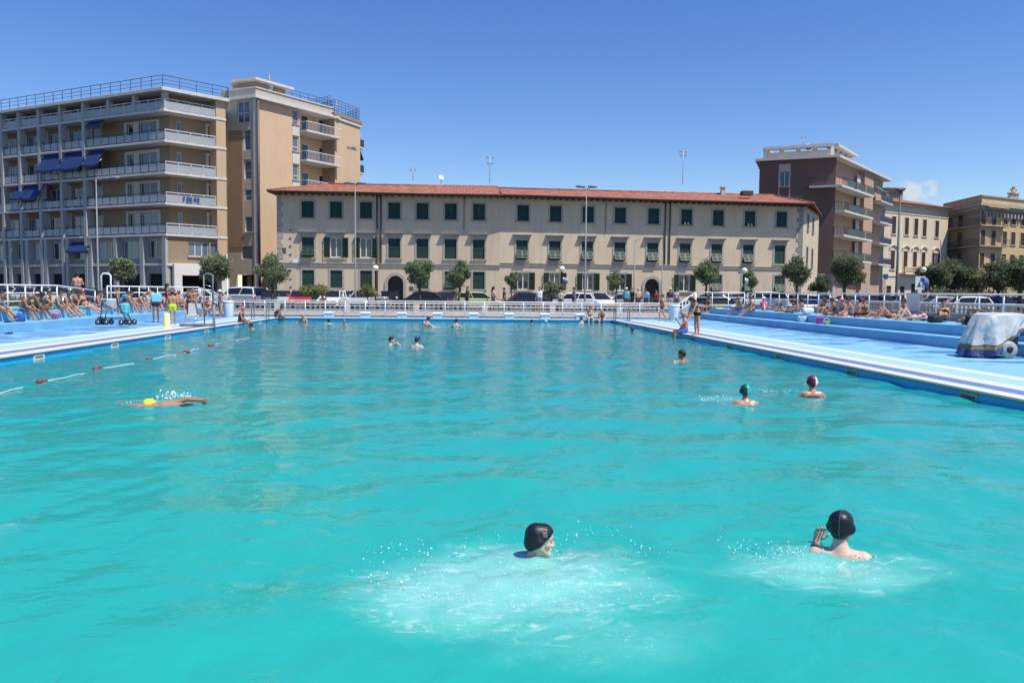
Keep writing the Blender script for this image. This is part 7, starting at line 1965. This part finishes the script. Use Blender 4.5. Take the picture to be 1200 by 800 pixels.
left(114,'woman sitting on the upper step right of the woman in the red cap','cross',X=-18.5,sex='f',skin='tan',hair='bun',wear=[('bikini',(.06,.1,.25))])
left(207,'woman with tied up hair sitting beyond the neon trunks','sit',sex='f',skin='red',hair='bun',hc='brown',wear=[('bikini',(.4,.06,.1))])
left(178,'old man lying back behind the blue towel, grey haired','sit_back',X=-18.3,skin='red',hair='bald',hc='grey',wear=[('trunks',(.05,.05,.08))],belly=.12)
right(868,'man with grey hair sitting far along the right terrace step','sit',X=17.1,skin='bronze',hair='bald',hc='grey',wear=[('trunks',(.03,.05,.2))],belly=.1)
right(911,'dark haired bather lying face down behind the woman in magenta','prone',X=18.3,yaw=175,rest='min',sex='f',skin='tan',hair='short',wear=[('bikini',(.05,.25,.28))])
right(922,'bather in a white top lying flat, feet towards the magenta swimsuit','lie_back',X=17.6,yaw=12,rest='min',sex='f',skin='red',hair='short',hc='brown',wear=[('bikini',(.65,.63,.6))])
right(968,'woman with brown hair sitting just left of the group','sit_floor',X=18.3,yaw=110,sex='f',skin='tan',hair='long',hc='brown',wear=[('swimsuit',(.25,.05,.08))])
right(998,'man bending forward at the back of the group','sit_floor',X=18.5,yaw=75,skin='red',hair='short',wear=[('trunks',(.1,.1,.12))])
right(1028,'sunbather lying face down right of the group','prone',X=18.4,yaw=95,rest='min',sex='f',skin='bronze',hair='short',wear=[('bikini',(.5,.15,.08))])
right(1052,'sunbather lying flat behind the two with raised knees','lie_back',X=18.7,yaw=150,rest='min',sex='m',skin='tan',hair='short',wear=[('trunks',(.05,.12,.2))])
right(1106,'reclining bather with a dark head left of the one with crossed knees','recline',X=18.6,yaw=150,rest='min',sex='f',skin='tan',hair='short',wear=[('bikini',(.02,.02,.03))])
# ---- passers-by behind the far railing
def ped(px, label, yaw, wear, pose='stand', Y=56.0, **kw): person(label, (x_at(px,Y),Y,STREET+.13), yaw, pose, wear=wear, group=PD, res=.024, hres=.014, **kw)
ped(548,'passer-by in grey beside the lime green car',120,[('shirt',(.12,.12,.13)),('shorts',(.05,.05,.06))],Y=58.6)
ped(578,'woman with dark hair and a pink and white top, walking right of the lime car',-80,[('shirt',(.60,.40,.44)),('shorts',(.08,.08,.1))],'walk',sex='f',hair='long')
ped(591,'person in dark clothes between the woman in pink and the man in white',90,[('shirt',(.03,.03,.04)),('shorts',(.04,.04,.05))],H=1.62)
ped(632.5,'man in a white shirt with an arm raised, behind the far railing',170,[('shirt',(.75,.74,.73)),('shorts',(.3,.3,.32))],uaL=(-.35,.2,.9),faL=(.2,.1,1),skin='red')
ped(657,'person in a light top leaning below the middle globe lamp',150,[('shirt',(.55,.52,.45)),('shorts',(.1,.1,.1))],H=1.55,Y=55.9)
ped(673,'man in a blue grey shirt right of the middle globe lamp',100,[('shirt',(.16,.22,.30)),('shorts',(.06,.06,.08))])
ped(734,'man in a turquoise shirt and white hat at the left of the crowd',170,[('shirt',(.05,.40,.46)),('shorts',(.1,.1,.12))],cap=('cap',(.72,.72,.70)))
ped(740,'person in black next to the turquoise shirt',140,[('shirt',(.015,.015,.018)),('shorts',(.02,.02,.02))],Y=56.8)
ped(748,'bare chested man in the crowd before the second arched door',185,[('shorts',(.06,.06,.08))],skin='fair',hair='bald',hc='grey')
ped(757.5,'person in a pale blue top bending among the crowd',150,[('shirt',(.35,.55,.66)),('shorts',(.1,.12,.16))],up2=(0,.4,.9))
ped(769,'person in dark red at the right of the second arched door',160,[('shirt',(.22,.03,.04)),('shorts',(.05,.05,.05))],H=1.58,Y=56.8)
ped(785.5,'person in a white cap and dark top right of the second arched door',170,[('shirt',(.06,.03,.05)),('shorts',(.45,.42,.42))],cap=('cap',(.7,.68,.66)))
ped(792.5,'woman in a lilac top at the right end of the crowd',190,[('shirt',(.36,.33,.46)),('shorts',(.08,.08,.1))],sex='f',hair='long')
# ---- spray thrown up by the swimmers
def spray(label, drops, seed):
    rg = np.random.default_rng(seed); mb = MB()
    for (cx,cy,rx,ry,n,zmax,size) in drops:
        for i in range(n):
            a = rg.random()*6.283; q = .55+.5*rg.random(); x = cx+rx*q*math.cos(a)+rg.normal()*.05; y = cy+ry*q*math.sin(a)+rg.normal()*.04
            z = WZ+.01+zmax*rg.random()**2.2; s_ = size*(.4+rg.random()**2*1.4)
            mb.ball((x,y,z),s_*.8,6)
    o = mb.build('water_spray', mat('spray_white',(.80,.88,.88),.15,var=.02,spec=.6)); tag(o, label, 'spray', kind='stuff'); return o
spray('white droplets thrown up around the two near swimmers', [(.36,5.35,.95,.75,120,.03,.0048),(1.0,5.75,.5,.45,110,.07,.0048),(-.45,5.5,.3,.4,60,.05,.0048),(2.22,5.65,.32,.12,100,.07,.0048),(2.65,5.5,.45,.25,90,.03,.0045)], 3)
spray('white splashes at the yellow capped swimmer and the farther bathers', [(at_z(205,466,WZ).x,at_z(205,466,WZ).y,.28,.22,110,.10,.014),(at_z(160,474,WZ).x,at_z(160,474,WZ).y,.3,.2,40,.04,.010),(4.55,13.9,.35,.25,70,.06,.010),(6.2,15.1,.4,.2,50,.05,.010),(at_z(632,378,WZ).x,45,.3,.4,30,.12,.02)], 4)
